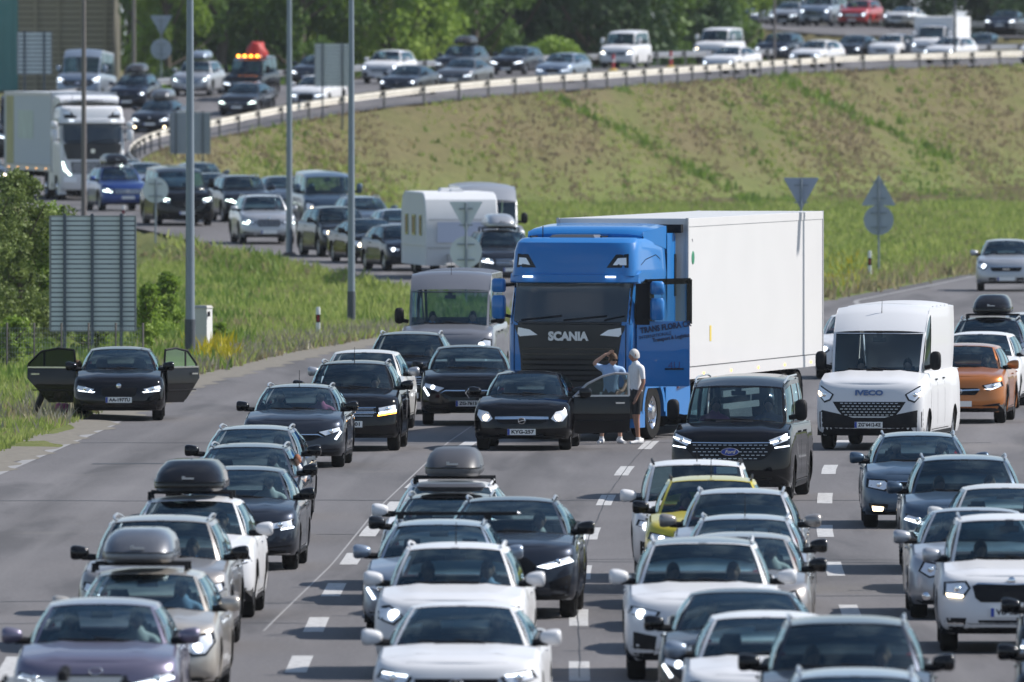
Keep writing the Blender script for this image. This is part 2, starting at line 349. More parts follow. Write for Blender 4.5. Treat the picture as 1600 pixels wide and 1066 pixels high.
TEMPL = {}; STUFFN = set()
def car_template(style, front, opts=()):
    """list of part specs: (name, mesh, material key, parent index or None)"""
    key = (style, front, tuple(sorted(opts)))
    if key in TEMPL: return TEMPL[key]
    g = dict(STY[style]); F = FR[front]; parts = []
    w, H, wb, zl, zh, zc, zb = g['w'], g['H'], g['wb'], g['zl'], g['zh'], g['zc'], g['zb']
    if style not in ('bigvan', 'master', 'minivan', 'oldvan'): H = g['zt'] + .30 * (H - g['zt']); g['H'] = H
    yf, yr, r = -g['fo'], wb + g['ro'], g['r']
    van = style in ('bigvan', 'master', 'minivan', 'oldvan')
    yc, yt, zt, rt, rb, wr = g['yc'], g['yt'], g['zt'], g['rt'], g['rb'], g['wr']
    def put(name, mb, mk, par=None, smooth=40):
        if not mb.f: return None
        me = mb.mesh(name, smooth); me.materials.append(BLK)
        parts.append((name, me, mk, par)); return len(parts) - 1
    def zs(y):
        if y < yc: return zh + (zc - zh) * max(0, (y - yf) / (yc - yf)) ** .62
        return zc + (zb - zc) * sm(yc, yr, y)
    cf, cr = (.44 if not van else .36), .35
    N = 3.0
    # half perimeter stations as (kind, param)
    cols = [('f', k / 12 * math.pi / 2) for k in range(13)]
    ysd = set()
    for a in np.linspace(yf + cf, yr - cr, 16)[1:-1]: ysd.add(round(float(a), 3))
    R_ = r + .055
    for c in (0, wb):
        for a in np.linspace(-R_, R_, 13): ysd.add(round(c + float(a), 3))
    ysd = sorted(y for y in ysd if yf + cf + .01 < y < yr - cr - .01)
    ysd = [y for i, y in enumerate(ysd) if i == 0 or y - ysd[i - 1] > .015]
    cols += [('s', y) for y in ysd] + [('r', k / 8 * math.pi / 2) for k in range(9)]
    def arch(y):
        z = 0
        for c in (0, wb):
            if abs(y - c) < R_: z = max(z, r + math.sqrt(max(0, R_ ** 2 - (y - c) ** 2)))
        return z
    def pt(c, t):
        i_s = np.interp(t, T_ROWS, INS_S); i_f = np.interp(t, T_ROWS, INS_F); i_r = np.interp(t, T_ROWS, INS_R)
        if van: i_f *= .8; i_s = i_s * .8
        W_ = w - i_s
        if c[0] == 'f':
            a = c[1]; x = W_ * math.sin(a) ** (2 / N); y = yf + i_f + cf * (1 - max(0, math.cos(a)) ** (2 / N))
            if c[1] < 1e-6: x = 0
        elif c[0] == 's': x, y = W_, c[1]
        else:
            a = c[1]; x = W_ * max(0, math.cos(a)) ** (2 / N); y = yr - i_r - cr * (1 - math.sin(a) ** (2 / N))
            if a > 1.5707: x = 0
        # fender flare around the wheels
        for cc in (0, wb):
            dd = abs(y - cc)
            if dd < .5: x += .014 * sm(.5, .36, dd) * sm(.95, .5, t) * (x / w) ** 4
        return x, y
    rows = []
    for t in T_ROWS:
        row = []
        for c in cols:
            x, y = pt(c, t); z0 = zl + (.03 if c[0] == 'f' else 0); top = zs(y)
            z = z0 + t * (top - z0); az = arch(y) if x > w * .6 else 0
            if z < az:
                z = min(az, top - .01); t2 = (z - z0) / (top - z0); x, y2 = pt(c, t2)
            row.append((x, y, z))
        rows.append(row)
    body = MB()
    full = [[(-x, y, z) for x, y, z in rw[-2:0:-1]] for rw in rows]
    loop = [rw + fu for rw, fu in zip(rows, full)]
    body.grid(loop, True)
    # cap: bonnet, cowl, rear deck
    top = rows[-1]; nc = len(top); M_ = 12
    crown = .055 if not van else .07
    def wsy(x): return yc + .24 * (abs(x) / (w - .15)) ** 2.2      # windscreen base line
    hood, cowl, deck = MB(), MB(), MB()
    caprows = []
    for i in range(nc):
        x0, y0, z0 = top[i]
        rw = []
        for k in range(M_ + 1):
            u = -1 + 2 * k / M_; x = x0 * u
            z = z0 + crown * (x0 / w) ** 1.2 * (1 - abs(u) ** 2.4) * (1 if y0 < yc + .3 else .3)
            if y0 < yc and x0 > .5: z += .022 * math.exp(-((abs(x) - .50 * w) / .06) ** 2) * sm(yf, yf + .6, y0)
            rw.append((x, y0, z))
        caprows.append(rw)
    for i in range(nc - 1):
        a, b = caprows[i], caprows[i + 1]
        for k in range(M_):
            q = [a[k], a[k + 1], b[k + 1], b[k]]
            cy = sum(p[1] for p in q) / 4; cx = sum(p[0] for p in q) / 4
            if q[0] == q[1] and q[2] == q[3]: continue
            tgt = hood if cy < wsy(cx) - .06 else cowl if cy < wsy(cx) + .30 else deck if cy > rb - .1 else None
            if tgt is not None: tgt.add(q, [(0, 1, 2, 3)])
    def weld(mb):
        me = {}; nv = []; mp = []
        for p in mb.v:
            kx = tuple(round(c, 4) for c in p)
            if kx not in me: me[kx] = len(nv); nv.append(p)
            mp.append(me[kx])
        nf = []; nm = []
        for f, m in zip(mb.f, mb.m):
            g_ = []
            for i in f:
                if mp[i] not in g_: g_.append(mp[i])
            if len(g_) > 2: nf.append(tuple(g_)); nm.append(m)
        mb.v, mb.f, mb.m = nv, nf, nm
        return mb
    weld(body); weld(hood); weld(cowl); weld(deck)
    ib = put('body', body, 'paint')
    put('bonnet', hood, 'paint'); put('cowl', cowl, 'BLK'); put('rear_deck', deck, 'paint')
    bvh = bvh_of([body, hood])
    # ---- greenhouse
    zwb = zs(yc + .1) + .015
    def B(s):
        y = (yc + .26) + (rb - yc - .26) * s
        x = (w - .115) - .05 * (1 - sm(0, .12, s)) - .07 * sm(.8, 1, s)
        return Vector((x, y, zs(y) - .005))
    cap = g.get('cap', .45)
    zr_front = zt
    def roofz(y):
        if y < yt: return zt
        return zt + (H - zt) * (1 - (1 - min(1, (y - yt) / (cap if 'cap' in g else 1.1))) ** (2.2)) - (.0 if van else .05) * sm(rt - 1.2, rt, y)
    def Rr(s):
        y = (yt + .03) + (rt - yt - .03) * s
        x = wr - .035 * (1 - sm(0, .15, s)) - .05 * sm(.75, 1, s)
        if 'cap' in g: x = wr + .04 * (1 - sm(0, .3, s)) * 0
        return Vector((x, y, roofz(y) - .035))
    bulge = .035 if not van else .02
    def Sd(s, t):
        p = B(s).lerp(Rr(s), t); p.x += bulge * math.sin(math.pi * t) ; return p
    # windscreen
    def WS(u, t):      # u -1..1, t 0..1
        b0, t0 = B(0), Rr(0)
        e = b0.lerp(t0, t); x = (e.x) * u
        yb = (yc - .0) + (b0.y - yc) * abs(u) ** 2.2; ytp = (yt - .06) + (t0.y - yt + .06) * abs(u) ** 2.4
        zb_ = b0.z + (zs(yc) + crown * .8 - b0.z) * (1 - abs(u) ** 2.4); ztp = t0.z + (zt - t0.z) * (1 - abs(u) ** 3)
        y = yb + (ytp - yb) * t; z = zb_ + (ztp - zb_) * t
        z += .035 * math.sin(math.pi * t) * (1 - .3 * u * u); y -= .02 * math.sin(math.pi * t)
        return (x, y, z)
    def sub(fn, u0, u1, t0, t1, nu, ntt, flip=False, off=0):
        return MB().grid([[fn(u0 + (u1 - u0) * i / nu, t0 + (t1 - t0) * j / ntt) for i in range(nu + 1)] for j in range(ntt + 1)], flip=flip)
    pil = .055
    iw = put('windscreen', sub(WS, -1 + pil, 1 - pil, .03, .965, 14, 6), 'GLASS')
    fr = MB()
    for u0, u1, t0, t1 in ((-1, -1 + pil, 0, 1), (1 - pil, 1, 0, 1), (-1 + pil, 1 - pil, .965, 1)):
        fr.grid([[WS(u0 + (u1 - u0) * i / (2 if u1 - u0 < .5 else 14), t0 + (t1 - t0) * j / 6) for i in range(3 if u1 - u0 < .5 else 15)] for j in range(7)])
    sh = MB().grid([[tuple(Vector(WS(-1 + pil + (2 - 2 * pil) * i / 14, t)) + Vector((0, -.004, .004))) for i in range(15)] for t in (.0, .035)])
    sh.grid([[tuple(Vector(WS(-1 + pil + (2 - 2 * pil) * i / 14, t)) + Vector((0, -.003, .003))) for i in range(15)] for t in (.945, .967)])
    put('windscreen_seal', sh, 'GBLK')
    # side
    if style in ('bigvan',): segs = [(0, .02, 'p'), (.02, .17, 'g'), (.17, 1, 'p')]
    elif style in ('master',): segs = [(0, .02, 'p'), (.02, .18, 'g'), (.18, .22, 'p'), (.22, .5, 'g'), (.5, .53, 'k'), (.53, .9, 'g'), (.9, 1, 'p')]
    elif van: segs = [(0, .025, 'p'), (.025, .27, 'g'), (.27, .31, 'k'), (.31, .62, 'g'), (.62, .65, 'k'), (.65, .94, 'g'), (.94, 1, 'p')]
    elif style in ('hatch', 'cross', 'boxy'): segs = [(0, .03, 'p'), (.03, .43, 'g'), (.43, .47, 'k'), (.47, .80, 'g'), (.80, 1, 'p')]
    else: segs = [(0, .03, 'p'), (.03, .40, 'g'), (.40, .44, 'k'), (.44, .74, 'g'), (.74, .77, 'k'), (.77, .93, 'g'), (.93, 1, 'p')]
    pilms = []; side = []
    t0, t1 = .05, .90
    for s0, s1, k in segs:
        n = max(2, int((s1 - s0) * 24))
        if k == 'g':
            gg = MB().grid([[tuple(Sd(s0 + (s1 - s0) * i / n, t0 + (t1 - t0) * j / 4) + Vector((-.008, 0, 0))) for i in range(n + 1)] for j in range(5)])
            side.append(gg)
            for a, b in ((0, t0), (t1, 1)):
                fr.grid([[tuple(Sd(s0 + (s1 - s0) * i / n, a + (b - a) * j / 2)) for i in range(n + 1)] for j in range(3)])
        else:
            if k == 'k': pilm = MB(); pilms.append(pilm)
            (pilm if k == 'k' else fr).grid([[tuple(Sd(s0 + (s1 - s0) * i / n, j / 8)) for i in range(n + 1)] for j in range(9)])
    nfr = MB(); nfr.add(fr.v, fr.f); m2 = mirx(nfr)
    # only the side strips need mirroring: windscreen frame is already complete
    nws = 3 * 7 * 2 + 15 * 7
    keep = [f for f in fr.f if min(f) >= nws]
    ms = MB(); ms.add([(-p[0], p[1], p[2]) for p in fr.v], [f[::-1] for f in keep])
    fr.add(ms.v, ms.f)
    led = MB()
    lp = [(B(i / 20), Vector((w - (.075 if not van else .06), B(i / 20).y, zs(B(i / 20).y) - .012))) for i in range(21)]
    led.grid([[tuple(b) for a, b in lp], [tuple(a + Vector((0, 0, .012))) for a, b in lp]])
    led.add(mirx(led).v, mirx(led).f); put('belt_trim', led, 'paint' if van else 'BLK')
    # roof
    roof = MB(); glr = 'glassroof' in opts
    rr = []
    for j in range(15):
        s = j / 14; e = Rr(s); y = e.y
        rw = []
        for k in range(13):
            u = -1 + k / 6; dz = roofz(y) - e.z
            yy = y - (.09 * (1 - abs(u) ** 2.4)) * (1 - sm(0, .12, s))
            rw.append((e.x * u, yy, e.z + dz * (1 - abs(u) ** 3.2) + (.02 if not van else .035) * (1 - u * u)* sm(0,.15,s)))
        rr.append(rw)
    if glr:
        rg = MB().grid(rr[1:9]); roof.grid(rr[8:]); roof.grid(rr[:2])
    else: roof.grid(rr)
    if van and 'cap' in g:          # pressed ribs on high roofs
        rib = MB()
        for k in range(5):
            j = 5 + 2 * k
            if j + 1 < 15:
                a, b = rr[j], rr[min(j + 1, 14)]
                rib.grid([[(p[0] * .92, p[1], p[2] + .004) for p in a], [(p[0] * .92, p[1] + .04, p[2] + .028) for p in a], [(p[0] * .92, p[1] + .14, p[2] + .028) for p in a], [(p[0] * .92, p[1] + .18, p[2] + .002) for p in a]])
        roof.add(rib.v, rib.f)
    iroof = put('roof', roof, 'roof' if 'tworoof' in opts else 'paint')
    if glr: put('roof_glass', rg, 'GBLK', iroof)
    ifr = put('pillar_frame', weld(fr), 'paint')
    for pm in pilms: put('door_pillar', pm, 'GBLK', ifr); put('door_pillar', mirx(pm), 'GBLK', ifr)
    for gg in side:
        put('side_window', gg, 'SGLASS'); put('side_window', mirx(gg), 'SGLASS')
    # rear window / tailgate
    bR, tR = B(1), Rr(1)
    def RW(u, t):
        b = Vector((bR.x * u, bR.y + .10 * (1 - u * u), bR.z)); q = Vector((tR.x * u, tR.y + .05 * (1 - u * u), tR.z + (roofz(rt) - tR.z) * (1 - abs(u) ** 3)))
        return tuple(b.lerp(q, t))
    if style == 'bigvan': put('rear_panel', sub(RW, -1, 1, 0, 1, 6, 2, True), 'paint')
    else:
        put('rear_window', sub(RW, -.93, .93, .08, .9, 8, 3, True), 'SGLASS')
        rf = MB()
        for u0, u1, a, b in ((-1, -.93, 0, 1), (.93, 1, 0, 1), (-.93, .93, 0, .08), (-.93, .93, .9, 1)):
            rf.grid([[RW(u0 + (u1 - u0) * i / 6, a + (b - a) * j / 3) for i in range(7)] for j in range(4)], flip=True)
        put('tailgate_frame', rf, 'paint')
    # interior
    it = MB(); zd = zs(yc) - .05
    it.grid([[( -(w-.14), y, z) for y, z in ((yc+.1, zc-.1), (rb-.05, zb-.12))], [(-(w-.14), y, .42) for y in (yc+.1, rb-.05)], [((w-.14), y, .42) for y in (yc+.1, rb-.05)], [((w-.14), y, z) for y, z in ((yc+.1, zc-.1), (rb-.05, zb-.12))]])
    it.box((0, yc + .38, zd - .14), (2 * (w - .16), .40, .26), taper=(1, .6))
    it.box((0, rb - .1, zb - .2), (2 * (w - .2), .1, .3))
    put('cabin_trim', it, 'INT')
    y1 = (yc + .26) * .35 + .65 * yt + .62; sz = .30 if not van else .62
    for sx in ((.37, -.37) if not van else (.45, -.45)):
        st = MB()
        st.box((sx, y1 - .12, sz + .10), (.5, .5, .16)); st.box((sx, y1 + .22, sz + .42), (.46, .13, .58), rx=R(-14), taper=(.8, .8)); st.box((sx, y1 + .33, sz + .80), (.24, .09, .17), rx=R(-8), taper=(.8, .8))
        put('front_seat', st, 'seat', smooth=60)
    if style not in ('bigvan',):
        st = MB(); y2 = y1 + .88
        st.box((0, y2 + .15, sz + .40), (1.22, .14, .56), rx=R(-16)); st.box((0, y2 - .15, sz + .08), (1.22, .45, .16))
        for sx in (-.4, .4): st.box((sx, y2 + .27, sz + .75), (.24, .08, .14), rx=R(-8), taper=(.8, .8))
        put('rear_seat', st, 'seat', smooth=60)
    swx = .37 if not van else .45
    stw = MB(); pts = []
    C = Vector((swx, y1 - .42, sz + .54)); ax = Vector((0, .85, .5)).normalized(); u_ = Vector((1, 0, 0)); v_ = ax.cross(u_)
    stw.tube([C + (u_ * math.cos(a) + v_ * math.sin(a)) * .185 for a in [2 * math.pi * k / 16 for k in range(17)]], .014, 6, cap=False)
    stw.box(tuple(C), (.3, .03, .05)); put('steering_wheel', stw, 'INT')
    # mirror inside
    put('rear_view_mirror', MB().box((0, yt - .02, zt - .12), (.24, .04, .08)).box((0, yt - .02, zt - .04), (.1, .1, .08)), 'INT')
    # underside
    un = MB(); un.grid([[(-(w - .25), yf + .2, zl + .06), ((w - .25), yf + .2, zl + .06)], [(-(w - .25), yr - .2, zl + .06), ((w - .25), yr - .2, zl + .06)]])
    for sx in (-1, 1):
        un.grid([[(sx * (w - .27), y, z) for z in (zl + .02, min(zh, zc) - .04)] for y in (yf + .3, yr - .3)])
    un.box((0, 0, r), (2 * w - .5, .12, .12)); un.box((0, wb, r), (2 * w - .5, .12, .12))
    un.box((0, yf + .30, (zl + zh) / 2), (2 * w - .55, .08, zh - zl - .1)); un.box((0, yr - .3, (zl + zb) / 2), (2 * w - .55, .08, zb - zl - .1))
    put('underbody', un, 'UNDER')
    # wheels
    tw = .21
    for sx in (-1, 1):
        for wy in (0, wb):
            cx = sx * (w - .03 - tw / 2); ty = MB()
            ty.lathe([(r * .66, -tw / 2), (r * .9, -tw / 2 - .005), (r * .985, -tw / 2 + .02), (r, -tw / 2 + .05), (r, tw / 2 - .05), (r * .985, tw / 2 - .02), (r * .9, tw / 2 + .005), (r * .66, tw / 2)], (cx, wy, r), 'x', 28)
            iwh = put('wheel', ty, 'RUB')
            rm = MB(); o = sx * (tw / 2 - .025); rr_ = r * .67
            rm.lathe([(rr_, -tw / 2), (rr_, tw / 2 - .01), (rr_ - .02, tw / 2 - .02), (rr_ - .03, tw / 2 - .05)] if sx > 0 else [(rr_ - .03, -tw / 2 + .05), (rr_ - .02, -tw / 2 + .02), (rr_, -tw / 2 + .01), (rr_, tw / 2)], (cx, wy, r), 'x', 28)
            for k in range(5):
                a = 2 * math.pi * k / 5 + .3
                for da in (-.16, .16):
                    rm.box((cx + o, wy + math.cos(a + da * .6) * rr_ * .52, r + math.sin(a + da * .6) * rr_ * .52), (.03, rr_ * .92, .045), rx=a + da)
            rm.lathe([(0, .02 * sx), (.06, .02 * sx), (.07, -.02 * sx)], (cx + o, wy, r), 'x', 12)
            rm.lathe([(rr_ * .98, 0), (.02, 0)], (cx + o - sx * .06, wy, r), 'x', 14)
            put('rim', rm, 'rim', iwh)
    # ---- nose details
    def P2(poly): return [(x * w, max(z * zh, zl + .045)) for x, z in poly]
    def fpatch(poly, off=.006, both=True, name='x', mk='BLK', par=None, skirt=.03, step=.07):
        mb = conform(bvh, P2(poly), off, 'y', step, skirt); i = put(name, mb, mk, par)
        if both: put(name, mirx(mb), mk, par)
        return i
    def fullpoly(h): return [(-x, z) for x, z in h[::-1]] + list(h)
    if 'clad' in opts or front in ('iveco',):
        c = conform(bvh, [(-w * .985, zl + .03), (w * .985, zl + .03), (w * .985, zl + .22), (w * .55, zl + .16), (-w * .55, zl + .16), (-w * .985, zl + .22)], .004, 'y', .1)
        put('bumper_cladding', c, 'BLK')
    put('bumper_lip', conform(bvh, [(-w * .93, zl + .035), (w * .93, zl + .035), (w * .90, zl + .085), (-w * .90, zl + .085)], .012, 'y', .12), 'BLK')
    sc_ = conform(bvh, [(R_ + .02, zl + .01), (wb - R_ - .02, zl + .01), (wb - R_ - .02, zl + .085), (R_ + .02, zl + .085)], .012, 'x', .2, .02); put('sill', sc_, 'BLK'); put('sill', mirx(sc_), 'BLK')
    if 'clad' in opts or style in ('suv', 'boxy'):
        for cy_ in (0, wb):
            am = MB(); rws = []
            for k in range(17):
                a = math.pi * (.0 + 1.0 * k / 16); rws.append([])
                for rr0 in (R_ - .005, R_ + .055):
                    yy, zz_ = cy_ - math.cos(a) * rr0, r + math.sin(a) * rr0
                    hh = bvh.ray_cast(Vector((9, yy, max(zl + .02, zz_))), Vector((-1, 0, 0)))
                    hx = hh[0].x if hh[0] is not None and hh[0].x > w * .8 else w
                    rws[-1].append((hx + .010, yy, zz_))
            am.grid(rws, flip=True); put('arch_cladding', am, 'BLK'); put('arch_cladding', mirx(am), 'BLK')
    gh = F['gr']; gpoly = [(0, gh[0][1] - .0)] + gh + [(0, gh[-1][1])]
    gfull = [(-x, z) for x, z in gh[::-1]] + [(x, z) for x, z in gh]
    ig = fpatch(gfull, .004, False, 'grille', 'BLK', step=.08)
    ztop, zbot = max(z for _, z in gh), min(z for _, z in gh)
    def gx(z):
        q = sorted(gh, key=lambda p: p[1]); return float(np.interp(z, [p[1] for p in q], [p[0] for p in q])) * .93
    bars = MB()
    for k in range(F.get('slats', 0)):
        z = zbot + (ztop - zbot) * (k + .6) / (F['slats'] + .2); x = gx(z)
        b = conform(bvh, P2([(-x, z - .008), (x, z - .008), (x, z + .008), (-x, z + .008)]), .014, 'y', .2, .008); bars.add(b.v, b.f)
    for k in range(F.get('vs', 0)):
        n = F['vs']; x = (-.5 + (k + .5) / n) * 2 * gx((ztop + zbot) / 2)
        b = conform(bvh, P2([(x - .006, zbot + .02), (x + .006, zbot + .02), (x + .006, ztop - .02), (x - .006, ztop - .02)]), .014, 'y', .2, .008); bars.add(b.v, b.f)
    if F.get('dashes'):
        nr = 5
        for k in range(nr):
            z = zbot + (ztop - zbot) * (k + .5) / nr; X = gx(z); n = int(X / .085)
            for j in range(-n, n + 1):
                x = j * .085 + (.042 if k % 2 else 0)
                if abs(x) > X - .03 or (front == 'ford' and abs(x) < .17 and abs(k - 2) < 2): continue
                b = conform(bvh, P2([(x - .026, z - .006), (x + .026, z - .006), (x + .026, z + .006), (x - .026, z + .006)]), .012, 'y', .3, .006); bars.add(b.v, b.f)
    ibr = put('grille_bars', bars, 'SILV' if (F.get('dashes') or style in ('suv',)) else 'BLK', ig)
    if ibr is not None: STUFFN.add((key, ibr))
    for ch in F.get('chrome', []):
        if ch[0][0] == 0 : mb = conform(bvh, P2(fullpoly(ch[1:-1]) if False else [(-x, z) for x, z in ch[::-1] if x > 0] + [(x, z) for x, z in ch if True and x > 0]) if False else P2(ch), .016, 'y', .08, .01)
        else: mb = conform(bvh, P2(ch), .016, 'y', .08, .01)
        mb2 = mirx(mb); mb.add(mb2.v, mb2.f); put('chrome_trim', mb, 'CHR')
    lw = F['low']
    if lw[0][0] < .05: fpatch([(-x, z) for x, z in lw[::-1] if x > .05] + [(x, z) for x, z in lw if x > .05], .005, False, 'air_intake', 'BLK', step=.09)
    else:
        fpatch(lw, .005, True, 'air_intake', 'BLK')
        if front not in ('yeti', 'skoda'): fpatch([(-.44, .36), (-.40, .16), (.40, .16), (.44, .36)], .005, False, 'lower_grille', 'BLK', step=.09)
    if 'mid' in F: fpatch([(-x, z) for x, z in F['mid'][::-1] if x > .05] + [(x, z) for x, z in F['mid'] if x > .05], .005, False, 'lower_grille', 'BLK', step=.09)
    def inset(poly, k=.80):
        cx = sum(p[0] for p in poly) / len(poly); cz = sum(p[1] for p in poly) / len(poly)
        return [(cx + (x - cx) * k, cz + (z - cz) * (k - .04)) for x, z in poly]
    for sx in (1, -1):
        def one(poly, off, name, mk, par=None, step=.06, skirt=.02):
            mb = conform(bvh, P2(poly), off, 'y', step, skirt)
            return put(name, mb if sx > 0 else mirx(mb), mk, par)
        ih = one(F['hl'], .007, 'headlight', 'GBLK')
        one(inset(F['hl']), .011, 'lamp_reflector', 'REFL', ih)
        # projector lenses
        cx = sum(p[0] for p in F['hl']) / len(F['hl']); cz = sum(p[1] for p in F['hl']) / len(F['hl'])
        lc = F.get('lamp', (cx, cz, .045))
        def disc(x, z, rad, off, mk, nm):
            x *= w; z *= zh; h = bvh.ray_cast(Vector((x, -9, z)), Vector((0, 1, 0)))
            if h[0] is None: return
            y = h[0].y - off
            mb = MB().lathe([(rad, .03), (rad, 0), (rad * .85, -.008), (0, -.014)], (x, y, z), 'y', 14)
            put(nm, mb if sx > 0 else mirx(mb), mk, ih)
        disc(lc[0], lc[1], lc[2], .016, 'lamp' if 'lamp' in F or 'on' in opts else 'CHR', 'projector')
        if 'lit' in F: one(F['lit'], .017, 'light_strip', 'lit', ih, .05, .01)
        if 'lit2' in F: one(F['lit2'], .017, 'light_strip', 'lit', ih, .05, .01)
        if 'halo' in F: one(F['halo'], .017, 'light_strip', 'HALO', ih, .05, .01)
        if 'blink' in opts and sx > 0: one([(.58, .755), (.94, .81), (.94, .78), (.58, .72)], .017, 'turn_signal', 'AMB', ih, .05, .01)
        if 'fogon' in opts or 'fog' in F:
            fx = F.get('fog', (.74, .38, .05)); disc(fx[0], fx[1], fx[2], .012, 'HALO' if 'fogon' in opts else 'CHR', 'fog_lamp')
    # badge
    lg = F['logo']; zz = (max(z for _, z in gh) + min(z for _, z in gh)) / 2 * zh
    if lg in ('star', 'round', 'oval') and front not in ('merc', 'egg'): zz = ztop * zh + .035
    h = bvh.ray_cast(Vector((0, -9, zz)), Vector((0, 1, 0))); yb = (h[0].y if h[0] else yf) - .02
    bd = MB()
    def ring(a, b, tk, n=20):
        return MB().tube([(a * math.cos(t), yb - .005, zz + b * math.sin(t)) for t in [2 * math.pi * k / n for k in range(n + 1)]], tk, 6, cap=False)
    if lg == 'ring': bd = ring(.062, .055, .009); bd.box((0, yb, zz), (.12, .01, .014), ry=R(-12))
    elif lg == 'diamond':
        pts = [(0, .095), (.065, 0), (0, -.095), (-.065, 0), (0, .095)]; bd.tube([(x, yb - .008, zz + z) for x, z in pts], .013, 6, cap=False)
    elif lg == 'star':
        bd = ring(.085, .085, .008)
        for k in range(3): a = math.pi / 2 + k * 2 * math.pi / 3; bd.box((.04 * math.cos(a), yb - .004, zz + .04 * math.sin(a)), (.085, .012, .014), ry=-a)
    elif lg == 'round': bd.lathe([(.05, .02), (.05, 0), (.042, -.006), (0, -.01)], (0, yb, zz), 'y', 18)
    elif lg == 'oval': bd = ring(.075, .04, .007)
    elif lg == 'bar': bd.box((0, yb, zz), (.22, .012, .035))
    if bd.f: put('badge', bd, 'CHR')
    if lg == 'ford':
        put('badge', MB().grid([[(.145 * rr_ * math.cos(t), yb - .012, zz + .062 * rr_ * math.sin(t)) for t in [2 * math.pi * k / 24 for k in range(25)]] for rr_ in (1, .01)], flip=False), 'PBLUE')
        put('badge_rim', MB().tube([(.145 * math.cos(t), yb - .014, zz + .062 * math.sin(t)) for t in [2 * math.pi * k / 24 for k in range(25)]], .006, 6, cap=False), 'CHR')
    # mirrors
    xm, ym, zm = w - .03, yc + .46, zs(yc + .4) + .09
    if van: zm += .14
    for sx in (-1, 1):
        mm = MB(); a, b, c = (.118, .09, .088) if not van else (.105, .085, .18)
        rows_ = []
        for i in range(9):
            th = math.pi * i / 8; rw = []
            for j in range(14):
                ph = 2 * math.pi * j / 14
                px = a * np.sign(math.cos(th)) * abs(math.cos(th)) ** .8; q = math.sin(th) ** .5 * (1 - .28 * math.cos(th) * (-1 if not van else 0))
                rw.append((sx * (xm + .10 + px), ym + b * q * math.cos(ph) * (.6 if math.cos(ph) > 0 else 1), zm + c * q * np.sign(math.sin(ph)) * abs(math.sin(ph)) ** .8))
            rows_.append(rw)
        mm.grid(rows_, True, flip=sx > 0)
        im = put('wing_mirror', mm, 'mirror')
        put('mirror_arm', MB().tube([(sx * (xm - .1), ym + .03, zm - c * .7), (sx * (xm + .07), ym, zm - c * .55)], [.04, .045], 8), 'BLK', im)
    # doors: shut lines and handles
    sl = MB(); hd = MB()
    sx_ = bvh
    ydoors = (yc + .42, yc + .42 + .5 * (min(rb, 3.4) - yc - .42) * 1.02, min(rb, 3.4) - .05) if not van else (yc + .3, yc + 1.35, yc + 2.4)
    for y in ydoors:
        c = conform(bvh, [(y, zl + .1), (y + .014, zl + .1), (y + .014, zs(y) - .03), (y, zs(y) - .03)], .002, 'x', .15, 0); sl.add(c.v, c.f)
    c = conform(bvh, [(yc + .5, zl + .11), (min(wb - .45, 3), zl + .11), (min(wb - .45, 3), zl + .124), (yc + .5, zl + .124)], .002, 'x', .2, 0); sl.add(c.v, c.f)
    sl.add(mirx(sl).v, mirx(sl).f); put('door_gap', sl, 'UNDER')
    for y in ydoors[1:]:
        h = bvh.ray_cast(Vector((9, y - .14, zs(y) - .13)), Vector((-1, 0, 0)))
        if h[0]:
            for sx in (-1, 1): put('door_handle', MB().box((sx * (h[0].x + .012), y - .14, zs(y) - .13), (.03, .17, .026)), 'mirror')
    # number plate
    zp = F['pz'] * zh; h = bvh.ray_cast(Vector((0, -9, zp)), Vector((0, 1, 0))); yp = (h[0].y if h[0] else yf) - .022
    ip = put('number_plate', MB().box((0, yp, zp), (.52, .012, .112)), 'PLATE', smooth=0)
    put('plate_band', MB().box((-.238, yp - .008, zp), (.04, .006, .108)), 'PBLUE', ip, 0)
    # wipers, aerial
    wp = MB()
    for x0, x1 in ((-.02, -.62), (.5, -.08)):
        wp.tube([Vector(WS(x0, .0)) + Vector((0, -.02, .015)), Vector(WS(x1, .045)) + Vector((0, -.012, .016))], .009, 5)
    put('wiper', wp, 'BLK')
    if 'aerial' in opts: put('aerial', MB().tube([(0, yt + .3, roofz(yt + .3)), (0, yt + .36, roofz(yt + .3) + .28)], [.008, .004], 5), 'BLK')
    # tail lamps and rear plate, seen only when passing by
    for sx in (-1, 1):
        put('tail_lamp', MB().box((sx * (w - .2), yr - .16, zb - .2), (.26, .16, .16)), 'TAIL')
    # roof rails
    if 'rails' in opts:
        for sx in (-1, 1):
            pts = []
            for k in range(13):
                s = .06 + .84 * k / 12; e = Rr(s); lift = .034 * (sm(0, .12, k / 12) * (1 - sm(.9, 1, k / 12))) + .012
                pts.append((sx * (e.x - .03), e.y, roofz(e.y) - .02 + lift))
            put('roof_rail', MB().tube(pts, .016, 6), 'rail')
    T = dict(parts=parts, g=g, roofz=roofz, ws=WS, y1=y1, sz=sz, swx=swx, yp=yp, zp=zp, bvh=bvh, F=F, yf=yf, zz=zz, yb=yb, B=B, Rr=Rr, Sd=Sd)
    TEMPL[key] = T
    return T

